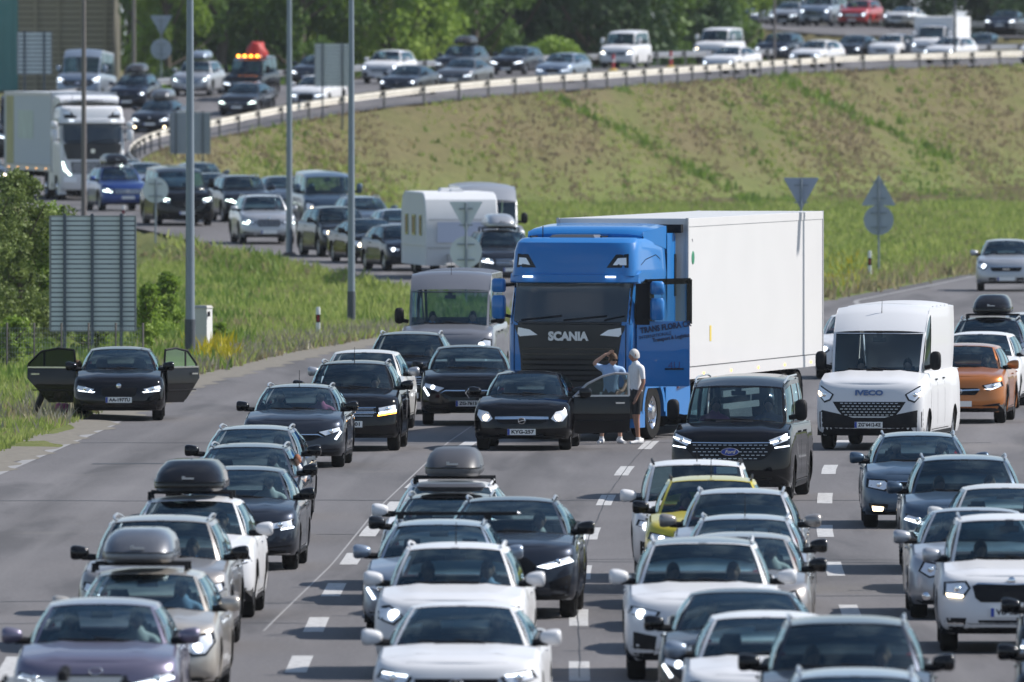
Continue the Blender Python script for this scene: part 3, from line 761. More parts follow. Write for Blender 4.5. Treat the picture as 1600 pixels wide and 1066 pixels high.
FONTS = {}
def text(s, size, parent, loc, rot, m, name='lettering', ext=.002, width=None, sx=1, bold=0, align='CENTER', shear=0):
    c = bpy.data.curves.new(name, 'FONT'); c.body = s; c.size = size; c.align_x = align; c.align_y = 'CENTER'; c.extrude = ext; c.offset = bold; c.shear = shear
    c.resolution_u = 3
    c.materials.append(m); o = bpy.data.objects.new(name, c); COL.objects.link(o); o.parent = parent
    o.location = loc; o.rotation_euler = rot
    bpy.context.view_layer.update()
    k = (s, size, ext, bold, shear, align, m.name)
    if k not in FONTS: FONTS[k] = bpy.data.meshes.new_from_object(o)
    me = FONTS[k]; bpy.data.objects.remove(o); bpy.data.curves.remove(c)
    o = bpy.data.objects.new(name, me); COL.objects.link(o); o.parent = parent; o.location = loc; o.rotation_euler = rot
    xs = [v.co.x for v in me.vertices]
    if width and xs: o.scale.x = width / (max(xs) - min(xs))
    return o

DEF = dict(BLK=BLK, GBLK=GBLK, CHR=CHR, SILV=SILV, RUB=RUB, REFL=REFL, GLASS=GLASS, SGLASS=SGLASS, INT=INT, UNDER=UNDER, PLATE=PLATE, PBLUE=PBLUE, HALO=HALO, AMB=AMB, TAIL=TAIL)
LIGHTROOF = {}
def car(name, label, cat, style, front, col, loc, yaw, opts=(), group=None, plate=None, rim=RIM, lit=None, lamp=None, seat=None, mirror=None, rail=None, roof=None, drop=(), scale=None, rename=None):
    T = car_template(style, front, tuple(opts))
    root = empty(name, loc, -R(yaw))
    tag(root, label, cat, group)
    if scale: root.scale = scale
    mk = dict(DEF); mk.update(paint=col, rim=rim, lit=lit or LED, lamp=lamp or LED, seat=seat or SEAT, mirror=mirror or col, rail=rail or SILV, roof=roof or GBLK)
    obs = []
    for nm, me, k, par in T['parts']:
        if nm in drop: obs.append(None); continue
        o = bpy.data.objects.new(nm, me); COL.objects.link(o)
        o.parent = root if par is None else (obs[par] or root)
        o.material_slots[0].link = 'OBJECT'; o.material_slots[0].material = mk[k]
        obs.append(o)
        if nm == 'grille_bars': o['kind'] = 'stuff'
        if nm == 'number_plate': pl = o
    if plate:
        text(plate, .088, pl, (.018, T['yp'] - .008, T['zp']), (R(90), 0, 0), PTXT, 'plate_lettering', .001, .42, bold=.004)
    if front == 'ford': text('Ford', .085, root, (0, T['yb'] - .016, T['zz']), (R(90), 0, 0), CHR, 'lettering', .003, .18, bold=.002, shear=.3)
    if front == 'iveco':
        z1_, z2_ = T['g']['zh'] * .90, T['g']['zh'] * .98
        h1, h2 = (T['bvh'].ray_cast(Vector((0, -9, z_)), Vector((0, 1, 0)))[0] for z_ in (z1_, z2_))
        text('IVECO', .13, root, (0, (h1.y + h2.y) / 2 - .02, (z1_ + z2_) / 2 + .005), (math.atan2(h2.z - h1.z, h2.y - h1.y), 0, 0), mat('blue_grey_lettering', (.10, .16, .30), .3, .4), 'lettering', .006, .52, bold=.006)
    root['_dummy'] = 0; del root['_dummy']
    return root, T
# ------------------------------------------------------------------ loads, doors, trucks, caravans
def roofbox(name, label, col, base, z, yaw, L=1.9, Wd=.78, Hh=.36, group=None, bars=1.12, logo=False):
    """roof box on its two bars; base: world position of the bar centre"""
    root = empty(name, (base[0], base[1], z), -R(yaw)); tag(root, label, 'roof box', group)
    mb = MB(); w = Wd / 2; h0 = .09
    mb.rings([(h0, w * .90, -L / 2 + .10, L / 2 - .05, .42, .25), (h0 + .04, w, -L / 2, L / 2, .50, .3), (h0 + .11, w, -L / 2 - .01, L / 2, .5, .3), (h0 + .125, w * .985, -L / 2, L / 2, .5, .3), (h0 + .22, w * .95, -L / 2 + .10, L / 2 - .04, .55, .3), (h0 + .30, w * .86, -L / 2 + .26, L / 2 - .1, .6, .3), (h0 + Hh - .02, w * .70, -L / 2 + .42, L / 2 - .2, .6, .3), (h0 + Hh, w * .5, -L / 2 + .60, L / 2 - .4, .5, .3)], n=3.2, capb=True)
    o = mb.build('box_shell', col, root, 50)
    for y in (-.38, .38):
        b = MB().box((0, y, .055), (bars, .07, .03)).build('roof_bar', BLK, root, 30)
        for sx in (-1, 1): MB().box((sx * (bars / 2 - .02), y, .01), (.05, .10, .10), taper=(.7, .7)).build('bar_foot', BLK, b, 30)
    MB().rings([(h0 + .108, w * 1.004, -L / 2 - .014, L / 2 + .004, .5, .3), (h0 + .122, w * 1.004, -L / 2 - .014, L / 2 + .004, .5, .3)], n=3.2, cap=False).build('lid_seam', GBLK, o, 40)
    for sx in (-1, 1): MB().box((sx * (w - .02), -.55, h0 + .125), (.05, .12, .06)).build('latch', SILV, o, 30)
    if logo: MB().box((0, -L / 2 + .02, h0 + .17), (.16, .02, .02)).box((-.06, -L / 2 + .02, h0 + .185), (.04, .02, .03)).build('logo', SILV, o, 0)
    return root

def carcase(T, root):
    pass

def door(root, hx, hy, side, ang, L, z0, zb, ztop, col, rear=False, quarter=False, mirror=False):
    """an open door hung at (hx, hy); ang = opening angle from the car's side"""
    d = bpy.data.objects.new('door', None)
    a = R(ang)
    # local x along the door away from the hinge, local -y the outer skin
    mb = MB()
    if rear: low = [(0, z0), (L * .55, z0), (L * .80, z0 + .28), (L, zb - .22), (L * 1.0, zb), (0, zb)]
    else: low = [(0, z0 + .03), (L * .1, z0), (L * .96, z0 + .02), (L, z0 + .2), (L, zb), (0, zb - .04)]
    def slab(poly, y0, y1, mbx, mi=0):
        n = len(poly); v = [(x, y0, z) for x, z in poly] + [(x, y1, z) for x, z in poly]
        mbx.add(v, [tuple(range(n)), tuple(range(2 * n - 1, n - 1, -1))] + [(i, n + i, n + (i + 1) % n, (i + 1) % n) for i in range(n)], mi)
    slab(low, -.02, .08, mb)
    # bowed skin
    sk = []
    for j in range(7):
        t = j / 6; z = z0 + .05 + (zb - z0 - .05) * t
        xe = float(np.interp(z, [z0, z0 + .28, zb - .22, zb], [L * .55, L * .8, L, L])) if rear else L
        sk.append([(xe * i / 8, -.02 - .045 * math.sin(math.pi * (.15 + .75 * t)), z) for i in range(9)])
    mb.grid(sk)
    o = mb.build('door', col, root, 40)
    o.location = (hx, hy, 0)
    # closed: local x -> +Y of the car, outer skin away from it
    if side > 0: o.rotation_euler.z = R(90) - a
    else: o.rotation_euler.z = R(90) + a; o.scale.y = -1
    if rear: ol = [(0, zb), (0.03, ztop - .03), (L * .35, ztop), (L * .72, ztop - .06), (L * 1.0, zb + .06), (L, zb)]
    else: ol = [(0, zb - .03), (L * .25, zb + .22), (L * .52, ztop - .06), (L * .75, ztop), (L * .99, ztop - .015), (L, zb)]
    fr = MB()
    for i in range(len(ol) - 1): fr.tube([(ol[i][0], .03, ol[i][1]), (ol[i + 1][0], .03, ol[i + 1][1])], .024, 6)
    fr.build('window_frame', BLK if not mirror else SILV, o, 40)
    g = MB(); slab(ol, .026, .034, g); g.build('door_window', glassmat('dark_door_glass', (.10, .13, .14)) if rear else glassmat('door_glass', (.55, .62, .62)), o, 0)
    MB().box((0 + L * .5, -.03, zb + .004), (L * .98, .03, .03)).build('belt_trim', SILV if mirror else CHR, o, 0)
    MB().box((L * .82, -.085, zb - .13), (.17, .03, .03)).build('door_handle', CHR, o, 30)
    MB().box((L * .45, -.066, z0 + .25), (L * .85, .012, .02)).build('door_moulding', BLK, o, 0)
    if quarter: MB().box((L * .66, .028, (zb + ztop) / 2 - .03), (.04, .02, ztop - zb - .03)).build('window_divider', BLK, o, 0)
    if mirror:
        MB().rings([(zb - .02, .08, -.05, .04, .05, .04), (zb + .02, .11, -.07, .05, .06, .04), (zb + .11, .115, -.075, .05, .06, .04), (zb + .15, .09, -.05, .04, .05, .04)], capb=True).build('wing_mirror', GBLK, o, 60, loc=(.20, -.12, 0))
    return o

LEDS = mat('led_soft', (.8, .85, .9), .3, emit=(.86, .93, 1), es=1.6)
TRIM = mat('trailer_rail', (.45, .45, .46), .4, .5)
def truck(label, loc, yaw, col, coldark, trailer_yaw=None, dooropen=False, scania=True, name='articulated_lorry', tcol=None, sp=1.0):
    root = empty(name, loc, -R(yaw)); tag(root, label, 'lorry', None)
    yf, yr = -1.42, .90
    mb = MB()
    mb.rings([(.42, 1.20, yf + .10, yf + .95, .35, .05), (.55, 1.245, yf, yf + .95, .35, .05), (1.02, 1.25, yf, yf + .95, .35, .05)], n=3.4, cap=True)
    mb.build('lower_bumper', coldark if scania else col, root)
    rs = [(.98, 1.245, yf + .02, yr, .34, .06), (1.6, 1.25, yf + .02, yr, .34, .06), (2.2, 1.25, yf + .03, yr, .34, .06), (2.3, 1.245, yf + .05, yr, .34, .06), (3.0, 1.22, yf + .22, yr, .36, .08), (3.12, 1.24, yf + .14, yr, .36, .08), (3.25, 1.235, yf + .17, yr, .36, .1), (3.58, 1.215, yf + .22, yr, .36, .12), (3.74, 1.19, yf + .30, yr, .38, .12), (3.81, 1.15, yf + .42, yr, .38, .13), (3.835, 1.05, yf + .55, yr - .05, .38, .15)]
    if not scania: rs = [(z if z < 3.1 else 3.1 + (z - 3.1) * .75, *r_) for z, *r_ in rs]
    cab = MB().rings(rs, n=3.6, ns=8); bv = bvh_of([cab]); ic = cab.build('cab', col, root, 30)
    ic.data['kind_note'] = 0; del ic.data['kind_note']
    def pt(poly, off, nm, m, par=root, ax='y', step=.15, skirt=.03, mirror=False):
        o = conform(bv, poly, off, ax, step, skirt)
        if mirror: o = mirx(o)
        if o.f: return o.build(nm, m, par, 30)
    dk = mat('lorry_glass', (.012, .018, .022), .06, coat=.3, spec=.8)
    wz0, wz1 = 2.25, 3.03
    pt([(-1.17, wz0 - .06), (1.17, wz0 - .06), (1.18, wz1 + .02), (-1.18, wz1 + .02)], .004, 'windscreen_seal', GBLK)
    iw = pt([(-1.12, wz0), (1.12, wz0), (1.13, wz1), (-1.13, wz1)], .012, 'windscreen', dk)
    # sun visor
    v = MB()
    for sgn in (1,):
        rows = []
        for k in range(17):
            u = -1 + k / 8; x = 1.27 * u; yy = yf + .12 + .30 * abs(u) ** 5
            rows.append([(x, yy + .18, 3.20), (x, yy - .02, 3.14), (x, yy - .05, 3.0), (x, yy - .02, 2.98), (x, yy + .1, 3.06)])
        v.grid(rows)
    iv = v.build('sun_visor', col, root, 50)
    for sx in (-1, 1):
        MB().box((sx * .82, yf + .055, 3.10), (.2, .03, .035)).build('marker_lamp', LEDS, iv, 0)
        pl = [(sx * .74, 3.30), (sx * .88, 3.49), (sx * 1.06, 3.50), (sx * 1.08, 3.30)]
        il = pt([(sx * .70, 3.27), (sx * .87, 3.52), (sx * 1.10, 3.53), (sx * 1.11, 3.27)], .006, 'roof_lamp_housing', GBLK)
        pt([(sx * .82, 3.32), (sx * .91, 3.45), (sx * 1.06, 3.46), (sx * 1.07, 3.32)], .012, 'roof_lamp', REFL, il)
    if scania:
        pt([(-.94, 1.0), (.94, 1.0), (.97, 1.6), (1.03, 2.0), (1.15, 2.23), (-1.15, 2.23), (-1.03, 2.0), (-.97, 1.6)], .006, 'grille_panel', coldark)
        gi = []
        for k in range(7):
            z = 1.12 + k * .10; pt([(-.92, z), (.92, z), (.92, z + .035), (-.92, z + .035)], .022, 'grille_bar', GBLK, step=.3)
        for sx in (-1, 1):
            pt([(sx * .62, 2.0), (sx * .78, 2.10), (sx * 1.02, 2.14), (sx * 1.03, 2.02), (sx * .98, 1.97)], .016, 'daytime_lamp', REFL, step=.1)
        text('SCANIA', .22, root, (0, yf - .01, 1.97), (R(90), 0, 0), mat('lorry_lettering', (.62, .64, .68), .25, .5), 'lettering', .008, .80, bold=.012)
        MB().box((0, yf - .02, .72), (1.9, .04, .28)).build('lower_grille', UNDER, root)
    else:
        pt([(-1.0, 1.6), (1.0, 1.6), (1.15, 2.2), (-1.15, 2.2)], .006, 'grille_panel', coldark)
        pt([(-.8, 1.05), (.8, 1.05), (.85, 1.5), (-.85, 1.5)], .006, 'lower_grille', BLK)
        for k in range(5): pt([(-.78, 1.1 + k * .08), (.78, 1.1 + k * .08), (.78, 1.13 + k * .08), (-.78, 1.13 + k * .08)], .02, 'grille_bar', col, step=.3)
        for sx in (-1, 1):
            h = pt([(sx * .82, .98), (sx * 1.16, 1.0), (sx * 1.2, 1.5), (sx * 1.06, 1.5)], .01, 'headlight', REFL, step=.1)
            pt([(sx * .84, 1.0), (sx * 1.05, 1.22), (sx * 1.14, 1.5), (sx * 1.18, 1.5), (sx * 1.12, 1.2), (sx * .9, .99)], .03, 'light_strip', LEDG, h, step=.06)
            pt([(sx * .62, 3.18), (sx * .62, 3.28), (sx * 1.08, 3.3), (sx * 1.08, 3.18)], .01, 'roof_lamp_housing', BLK)
        MB().box((0, yf + .0, 1.92), (.16, .05, .16)).build('badge', CHR, root)
    for x0, x1 in ((-.95, -.15), (-.1, .75), (.7, 1.08)):
        wq = conform(bv, [(x0, wz0 + .015), (x1, wz0 + .10), (x1, wz0 + .13), (x0, wz0 + .045)], .035, 'y', .3, .02); wq.build('wiper', BLK, iw if iw else root, 0)
    for zz_ in (1.0, 2.2): pt([(-1.2, zz_), (1.2, zz_), (1.2, zz_ + .012), (-1.2, zz_ + .012)], .008, 'panel_gap', UNDER, step=.3, skirt=0)
    for sx in (-1, 1):
        pt([(sx * 1.10, 1.02), (sx * 1.115, 1.02), (sx * 1.115, 2.2), (sx * 1.10, 2.2)], .008, 'panel_gap', UNDER, step=.3, skirt=0)
    for sx in (-1, 1):
        h = MB(); h.box((sx * .88, yf - .005, .82), (.5, .03, .22)).build('headlight', REFL, root, 0)
    pt([(-.26, .86), (.26, .86), (.26, .98), (-.26, .98)], .02, 'number_plate', PLATE)
    # roof fairing
    f = MB()
    prof = [(-.35, 3.80, 1.12), (-.38, 3.90, 1.14), (-.30, 3.99, 1.15), (.2, 4.04, 1.20), (.85, 4.09, 1.22), (.9, 4.05, 1.22), (.9, 3.6, 1.22)]
    f.grid([[(u * wd_, y, z - .05 * abs(u) ** 6) for u in np.linspace(-1, 1, 17)] for y, z, wd_ in prof])
    for sx in (-1, 1): f.grid([[(sx * 1.14, -.36, 3.93), (sx * 1.14, -.30, 3.78)], [(sx * 1.20, .2, 3.99), (sx * 1.20, .2, 3.70)], [(sx * 1.22, .88, 4.04), (sx * 1.22, .88, 3.6)]], flip=sx > 0)
    MB().box((-.1, -.62, 3.86), (.9, .5, .05), taper=(.9, .8)).build('roof_hatch', mat('hatch_grey', (.10, .11, .13), .4), root, 30)
    MB().tube([(-.72, -.75, 3.8), (-.72, -.74, 4.05)], .01, 5).build('aerial', BLK, root)
    for x_ in (-.95, .45): MB().box((x_, -.6, 3.85), (.03, .4, .03)).build('roof_strip', BLK, root, 0)
    f.build('roof_fairing', col, root, 50)
    # side fairings behind cab
    for sx in (-1, 1):
        sf = MB()
        sf.grid([[(sx * 1.235, yr - .02, z), (sx * 1.24, yr + .45, z)] for z in np.linspace(1.15, 3.9, 8)], flip=sx < 0)
        sf.grid([[(sx * 1.2, yr - .02, z), (sx * 1.2, yr + .45, z)] for z in np.linspace(1.15, 3.9, 8)], flip=sx > 0)
        sf.box((sx * 1.22, yr + .45, 2.5), (.05, .03, 2.7)); sf.build('side_fairing', col, root, 40)
        # door: outline and pane
        if not (dooropen and sx > 0):
            g = conform(bv, [(-1.0, 2.22), (.02, 2.22), (.02, 2.95), (-.72, 2.95)], .006, 'x', .2)
            (g if sx > 0 else mirx(g)).build('side_window', dk, root, 30)
            for y in (-1.06, .08):
                g = conform(bv, [(y, 1.1), (y + .02, 1.1), (y + .02, 3.0), (y, 3.0)], .002, 'x', .3, 0); (g if sx > 0 else mirx(g)).build('door_gap', UNDER, root)
        else:
            g = conform(bv, [(-1.02, 1.2), (.06, 1.2), (.06, 2.95), (-.15, 3.05), (-.72, 3.0), (-1.02, 2.3)], .004, 'x', .25)
            g.build('door_opening', UNDER, root, 30)
        g = conform(bv, [(-.62, 3.15), (-.1, 3.45), (.5, 3.5), (.58, 3.4), (.55, 3.15)], .003, 'x', .12, 0)
        # panel line of the high roof
        ln = [(-.75, 3.32), (-.45, 3.42), (.2, 3.50), (.45, 3.42), (.55, 3.0), (.58, 1.6)]
        for a, b in zip(ln[:-1], ln[1:]):
            q = Vector((b[0] - a[0], b[1] - a[1])).normalized(); nrm = (-q.y * .008, q.x * .008)
            g = conform(bv, [(a[0] - nrm[0], a[1] - nrm[1]), (b[0] - nrm[0], b[1] - nrm[1]), (b[0] + nrm[0], b[1] + nrm[1]), (a[0] + nrm[0], a[1] + nrm[1])], .003, 'x', .3, 0)
            (g if sx > 0 else mirx(g)).build('panel_gap', UNDER, root)
        # mirrors
        if not (dooropen and sx > 0):
            m_ = MB()
            m_.rings([(2.30, .10, -.09, .09, .08, .05), (2.36, .125, -.12, .10, .09, .05), (2.68, .125, -.12, .1, .09, .05), (2.74, .10, -.09, .09, .08, .05)], capb=True)
            m_.rings([(2.80, .10, -.09, .09, .08, .05), (2.84, .125, -.12, .10, .09, .05), (3.02, .12, -.12, .1, .09, .05), (3.06, .09, -.08, .08, .07, .05)], capb=True)
            o = m_.build('wing_mirror', col, root, 50, loc=(sx * 1.47, yf + .28, 0))
            MB().tube([(sx * 1.2, yf + .45, 2.95), (sx * 1.42, yf + .32, 2.92)], .03).tube([(sx * 1.2, yf + .4, 2.32), (sx * 1.42, yf + .3, 2.38)], .03).build('mirror_arm', BLK, root)
    # steps and wheel arch on the sides
    for sx in (-1, 1):
        st = MB(); st.box((sx * 1.12, yf + .62, .62), (.25, .5, .75)); st.build('step_panel', col, root, 30)
        ar = MB()
        rows = []
        for k in range(13):
            a = math.pi * k / 12; rows.append([(sx * x, -math.cos(a) * .62, .52 + math.sin(a) * .60) for x in (.86, 1.255)])
        ar.grid(rows, flip=sx > 0)
        rows = []
        for k in range(13):
            a = math.pi * k / 12; rows.append([(sx * 1.256, -math.cos(a) * rr, .52 + math.sin(a) * rr * .97) for rr in (.62, .74)])
        ar.grid(rows, flip=sx < 0); ar.build('wheel_arch', col, root, 40)
        sk = MB(); sk.box((sx * 1.16, 1.55, .74), (.16, 1.55, .62)); sk.box((sx * 1.14, 1.55, 1.08), (.2, 1.55, .06)); o = sk.build('side_skirt', col, root, 30)
        MB().box((sx * 1.245, 1.25, .58), (.01, .28, .2)).build('vent', BLK, o); MB().lathe([(.045, 0), (.04, .012), (0, .014)], (sx * 1.24, 1.55, .98), 'x', 12).build('cap', TAIL, o)
    ch = MB(); ch.box((0, 2.2, .85), (.9, 6.0, .3)); ch.box((0, 2.6, 1.08), (.9, 1.0, .08)); ch.box((.2, 1.2, 1.6), (1.6, .3, 1.1))
    ch.build('chassis', UNDER, root)
    def wheel(x, y, par, sx, d=.33, r=.52):
        ty = MB(); tw = .31
        ty.lathe([(r * .60, -tw / 2), (r * .93, -tw / 2 - .01), (r * .99, -tw / 2 + .03), (r, 0), (r * .99, tw / 2 - .03), (r * .93, tw / 2 + .01), (r * .60, tw / 2)], (x, y, r), 'x', 32)
        w_ = ty.build('wheel', RUB, par)
        rm = MB(); o = sx * (tw / 2 - .02)
        rm.lathe([(r * .62, o), (r * .56, o - sx * .02), (r * .50, o - sx * .12), (r * .3, o - sx * .02), (r * .22, o + sx * .04), (0, o + sx * .05)], (x, y, r), 'x', 24)
        for k in range(10):
            a = k * math.pi / 5; rm.lathe([(.03, 0), (.02, sx * .03), (0, sx * .035)], (x + o - sx * .03, y + math.cos(a) * r * .38, r + math.sin(a) * r * .38), 'x', 6)
        rm.build('rim', CHR, w_)
    for sx in (-1, 1):
        wheel(sx * 1.07, 0, root, sx); wheel(sx * 1.02, 3.7, root, sx)
    # semi-trailer
    ty_ = trailer_yaw if trailer_yaw is not None else yaw
    C, Sn = math.cos(R(yaw)), math.sin(R(yaw))
    kx, ky = loc[0] + Sn * 3.0, loc[1] + C * 3.0
    tr = bpy.data.objects.new('semi_trailer', None)
    rel = -R(ty_ - yaw)
    L, y0 = 13.6, -1.55
    tc = tcol or mat('trailer_dull', (.50, .53, .57), .65) if not scania else mat('trailer_white', (.63, .62, .615), .4, coat=.15, noise=.05, nscale=.8)
    bx = MB(); zb_, zt_ = 1.12, 4.17
    for (c, d) in (((0, y0 + L / 2, (zb_ + zt_) / 2), (2.53, L, zt_ - zb_)),): bx.box(c, d)
    b = bx.build('semi_trailer', tc, root, 0); b.location = (0, 3.0, 0); b.rotation_euler.z = rel
    def tb(nm, c, d, m, **k): o = MB().box(c, d, **k).build(nm, m, b, 0); return o
    for sx in (-1, 1):
        tb('top_rail', (sx * 1.262, y0 + L / 2, zt_ - .08), (.03, L + .02, .15), TRIM if not scania else tc)
        tb('bottom_rail', (sx * 1.262, y0 + L / 2, zb_ + .10), (.03, L + .02, .22), TRIM if not scania else tc)
        tb('rail_shadow_gap', (sx * 1.264, y0 + L / 2, zb_ + .225), (.02, L, .012), BLK)
        tb('corner_post', (sx * 1.255, y0 + .01, (zb_ + zt_) / 2), (.05, .08, zt_ - zb_ + .02), TRIM)
        tb('corner_post', (sx * 1.255, y0 + L - .01, (zb_ + zt_) / 2), (.05, .08, zt_ - zb_ + .02), TRIM)
        for k in range(5): tb('side_marker', (sx * 1.28, y0 + 1.5 + k * 2.7, zb_ + .08), (.015, .1, .04), AMB)
        tb('underrun_guard', (sx * 1.2, y0 + 5.5, .75), (.04, 3.6, .12), TRIM); tb('underrun_guard', (sx * 1.2, y0 + 5.5, .5), (.04, 3.6, .12), TRIM)
        for k in range(3):
            wheel(sx * 1.07, y0 + 8.6 + 1.31 * k, b, sx)
            MB().grid([[(sx * x, y0 + 8.6 + 1.31 * k - math.cos(a) * .6, .5 + math.sin(a) * .58) for x in (.85, 1.22)] for a in np.linspace(.4, 2.74, 9)]).build('mudguard', BLK, b)
        tb('landing_leg', (sx * .75, y0 + 2.9, .7), (.12, .12, .9), TRIM)
    tb('trailer_frame', (0, y0 + L / 2, .98), (1.0, L - .4, .26), UNDER)
    if scania:
        tb('pallet_box', (0, y0 + 5.5, .72), (2.2, 3.0, .5), UNDER)
        f_ = MB().rings([(1.8, .95, y0 - .42, y0, .15, .02), (3.9, .95, y0 - .42, y0, .15, .02)]).build('refrigeration_unit', mat('unit_grey', (.5, .5, .5), .5), b)
        MB().box((.95, y0 - .2, 3.1), (.25, .12, .8)).box((.95, y0 - .2, 3.98), (.5, .2, .16)).build('unit_grille', BLK, f_)
        o = text('TK', .09, b, (1.268, y0 + .45, 3.75), (R(90), 0, R(90)), mat('grey_lettering', (.3, .3, .32), .6), 'lettering', .001)
        MB().lathe([(.13, 0), (.125, .008), (0, .01)], (1.266, y0 + .5, 3.42), 'x', 20).build('green_sticker', mat('green_print', (.02, .2, .1), .5), b)
        tb('caution_sticker', (1.27, y0 + 2.2, 1.95), (.004, .16, .30), mat('yellow_print', (.65, .5, .08), .5))
    else:
        tb('printed_stripe', (-1.27, y0 + L - 1.6, 2.6), (.006, 2.2, 2.8), mat('green_yellow_print', (.30, .28, .08), .5, noise=.5, nscale=.8))
        tb('printed_lettering', (-1.272, y0 + L - 6.2, 2.9), (.006, 4.5, 1.1), mat('faint_print', (.42, .5, .45), .5, noise=.3, nscale=1.2))
    if dooropen:
        # local x away from the hinge, rotated nearly square to the cab
        d = MB(); Ld = 1.02
        rows = []
        for j in range(7):
            t = j / 6; rows.append([(Ld * i / 6, -.05 - .03 * math.sin(math.pi * t), 1.05 + (2.26 - 1.05) * t) for i in range(7)])
        d.grid(rows); d.box((Ld / 2, .0, 1.64), (Ld, .08, 1.22))
        o = d.build('door', col, root, 40); o.location = (1.25, -1.12, 0); o.rotation_euler.z = R(90 - 60)
        fr = MB()
        pts = [(0, .0, 2.24), (.05, 0, 2.86), (.2, 0, 3.0), (Ld, 0, 3.02), (Ld, 0, 2.24)]
        for a, b_ in zip(pts[:-1], pts[1:]): fr.box(((a[0] + b_[0]) / 2, 0, (a[2] + b_[2]) / 2), (math.hypot(b_[0] - a[0], b_[2] - a[2]) + .06, .06, .11), ry=-math.atan2(b_[2] - a[2], b_[0] - a[0]))
        fr.build('window_frame', GBLK, o, 0)
        MB().add([(p[0], .01, p[2]) for p in pts], [(0, 1, 2, 3, 4)]).build('door_window', glassmat('door_glass', (.55, .62, .62)), o, 0)
        MB().box((.12, -.03, 2.55), (.26, .05, .85)).build('mirror_bracket', BLK, o, 30)
        m_ = MB()
        m_.rings([(2.28, .10, -.09, .09, .08, .05), (2.34, .125, -.12, .10, .09, .05), (2.64, .125, -.12, .1, .09, .05), (2.70, .10, -.09, .09, .08, .05)], capb=True)
        m_.rings([(2.77, .10, -.09, .09, .08, .05), (2.81, .13, -.12, .10, .09, .05), (2.98, .12, -.12, .1, .09, .05), (3.02, .09, -.08, .08, .07, .05)], capb=True)
        m_.build('wing_mirror', col, o, 50, loc=(.36, -.22, 0))
        LT = mat('dark_lettering', (.015, .03, .08), .5)
        text('TRANS FLORA CR', .15, o, (.06, -.092, 2.08), (R(90), R(-8), 0), LT, 'lettering', .003, 1.0, bold=.006, align='LEFT')
        text('INTERNATIONALE', .09, o, (.04, -.092, 1.95), (R(90), R(-8), 0), LT, 'lettering', .003, .62, align='LEFT')
        text('Transport & Logistics', .10, o, (.30, -.092, 1.90), (R(90), R(-8), 0), LT, 'lettering', .003, .72, bold=.003, align='LEFT')
        text('4U', .2, o, (.72, -.075, 1.42), (R(90), 0, 0), mat('blue_badge', (.02, .05, .2), .4), 'lettering', .003)
        MB().box((.72, -.075, 1.36), (.36, .02, .03)).build('door_handle', BLK, o, 0)
    return root

def caravan(label, loc, yaw, name='caravan', L=6.2, Wc=2.2, Hc=2.62, front_window=True, bodycol=None):
    root = empty(name, loc, -R(yaw)); tag(root, label, 'caravan')
    w = Wc / 2; z0 = .42
    prof = [(0.05, z0), (0, 1.0), (.02, 1.5), (.12, 2.0), (.34, 2.4), (.7, Hc - .05), (1.1, Hc), (L - .8, Hc), (L - .3, Hc - .12), (L - .05, 2.2), (L, 1.4), (L - .05, z0)]
    n = len(prof); mb = MB()
    rows = [[(x * w, y, z) for y, z in prof] for x in (-1, -.97, .97, 1)]
    for r_ in (0, 3):
        rows[r_] = [(rows[r_][i][0], y + (.03 if i < 6 else -.03), z - (.03 if z > 1.2 else 0)) for i, (y, z) in enumerate(prof)]
    mb.grid(rows, closed_u=True)
    mb.f.append(tuple(range(n))); mb.m.append(0); mb.f.append(tuple(3 * n + i for i in range(n))[::-1]); mb.m.append(0)
    wc = bodycol or mat('caravan_white', (.58, .59, .61), .65, noise=.05, nscale=2)
    b = mb.build('body', wc, root, 30)
    dk = mat('caravan_window', (.03, .05, .05), .15, coat=.5)
    if front_window: MB().box((0, -.02, 1.42), (1.5, .05, .62), rx=R(0)).build('front_panel', mat('caravan_panel', (.52, .55, .68), .35), root)
    MB().box((0, -.015, 1.80), (2.0, .03, .03)).box((0, .03, .95), (2.1, .08, .05)).build('moulding', TRIM, root)
    MB().box((0, -.05, 1.12), (.3, .03, .05)).build('handle', BLK, root)
    for sx in (-1, 1):
        for y, wd in ((1.2, .55), (2.9, .9), (4.7, .7)):
            wn = MB().box((sx * (w + .01), y, 1.62), (.03, wd, .62)).build('window', dk, root)
            MB().box((sx * (w + .03), y + .1, 1.62), (.01, wd * .4, .5)).build('curtain', mat('tan_curtain', (.30, .18, .07), .8), wn)
        MB().box((sx * (w + .006), L / 2, 1.0), (.02, L - .3, .04)).build('side_stripe', TRIM, root)
        ty = MB().lathe([(.2, -.1), (.31, -.1), (.33, -.06), (.33, .06), (.31, .1), (.2, .1)], (sx * (w - .15), L * .55, .33), 'x', 22); wv = ty.build('wheel', RUB, root)
        MB().lathe([(.2, 0), (0, .02 * sx)], (sx * (w - .08), L * .55, .33), 'x', 14).build('rim', SILV, wv)
    MB().box((0, 3, Hc + .06), (.7, .7, .10), taper=(.8, .8)).box((0, 1.4, Hc + .05), (.4, .4, .08), taper=(.8, .8)).build('roof_vent', wc, root)
    MB().box((.35, -.65, .48), (.06, 1.5, .08), rz=R(24)).box((-.35, -.65, .48), (.06, 1.5, .08), rz=R(-24)).box((0, -.1, .62), (.9, .5, .3)).build('tow_bar', TRIM, root)
    return root

# ------------------------------------------------------------------ people
SKIN = mat('skin', (.52, .30, .21), .55, noise=.12, nscale=20)
HAIRB = mat('brown_hair', (.09, .045, .02), .7, noise=.4, nscale=60)
HAIRG = mat('grey_hair', (.55, .53, .50), .75, noise=.25, nscale=60)
def limbseg(a, b, n): return [tuple(Vector(a).lerp(Vector(b), i / n)) for i in range(1, n)]

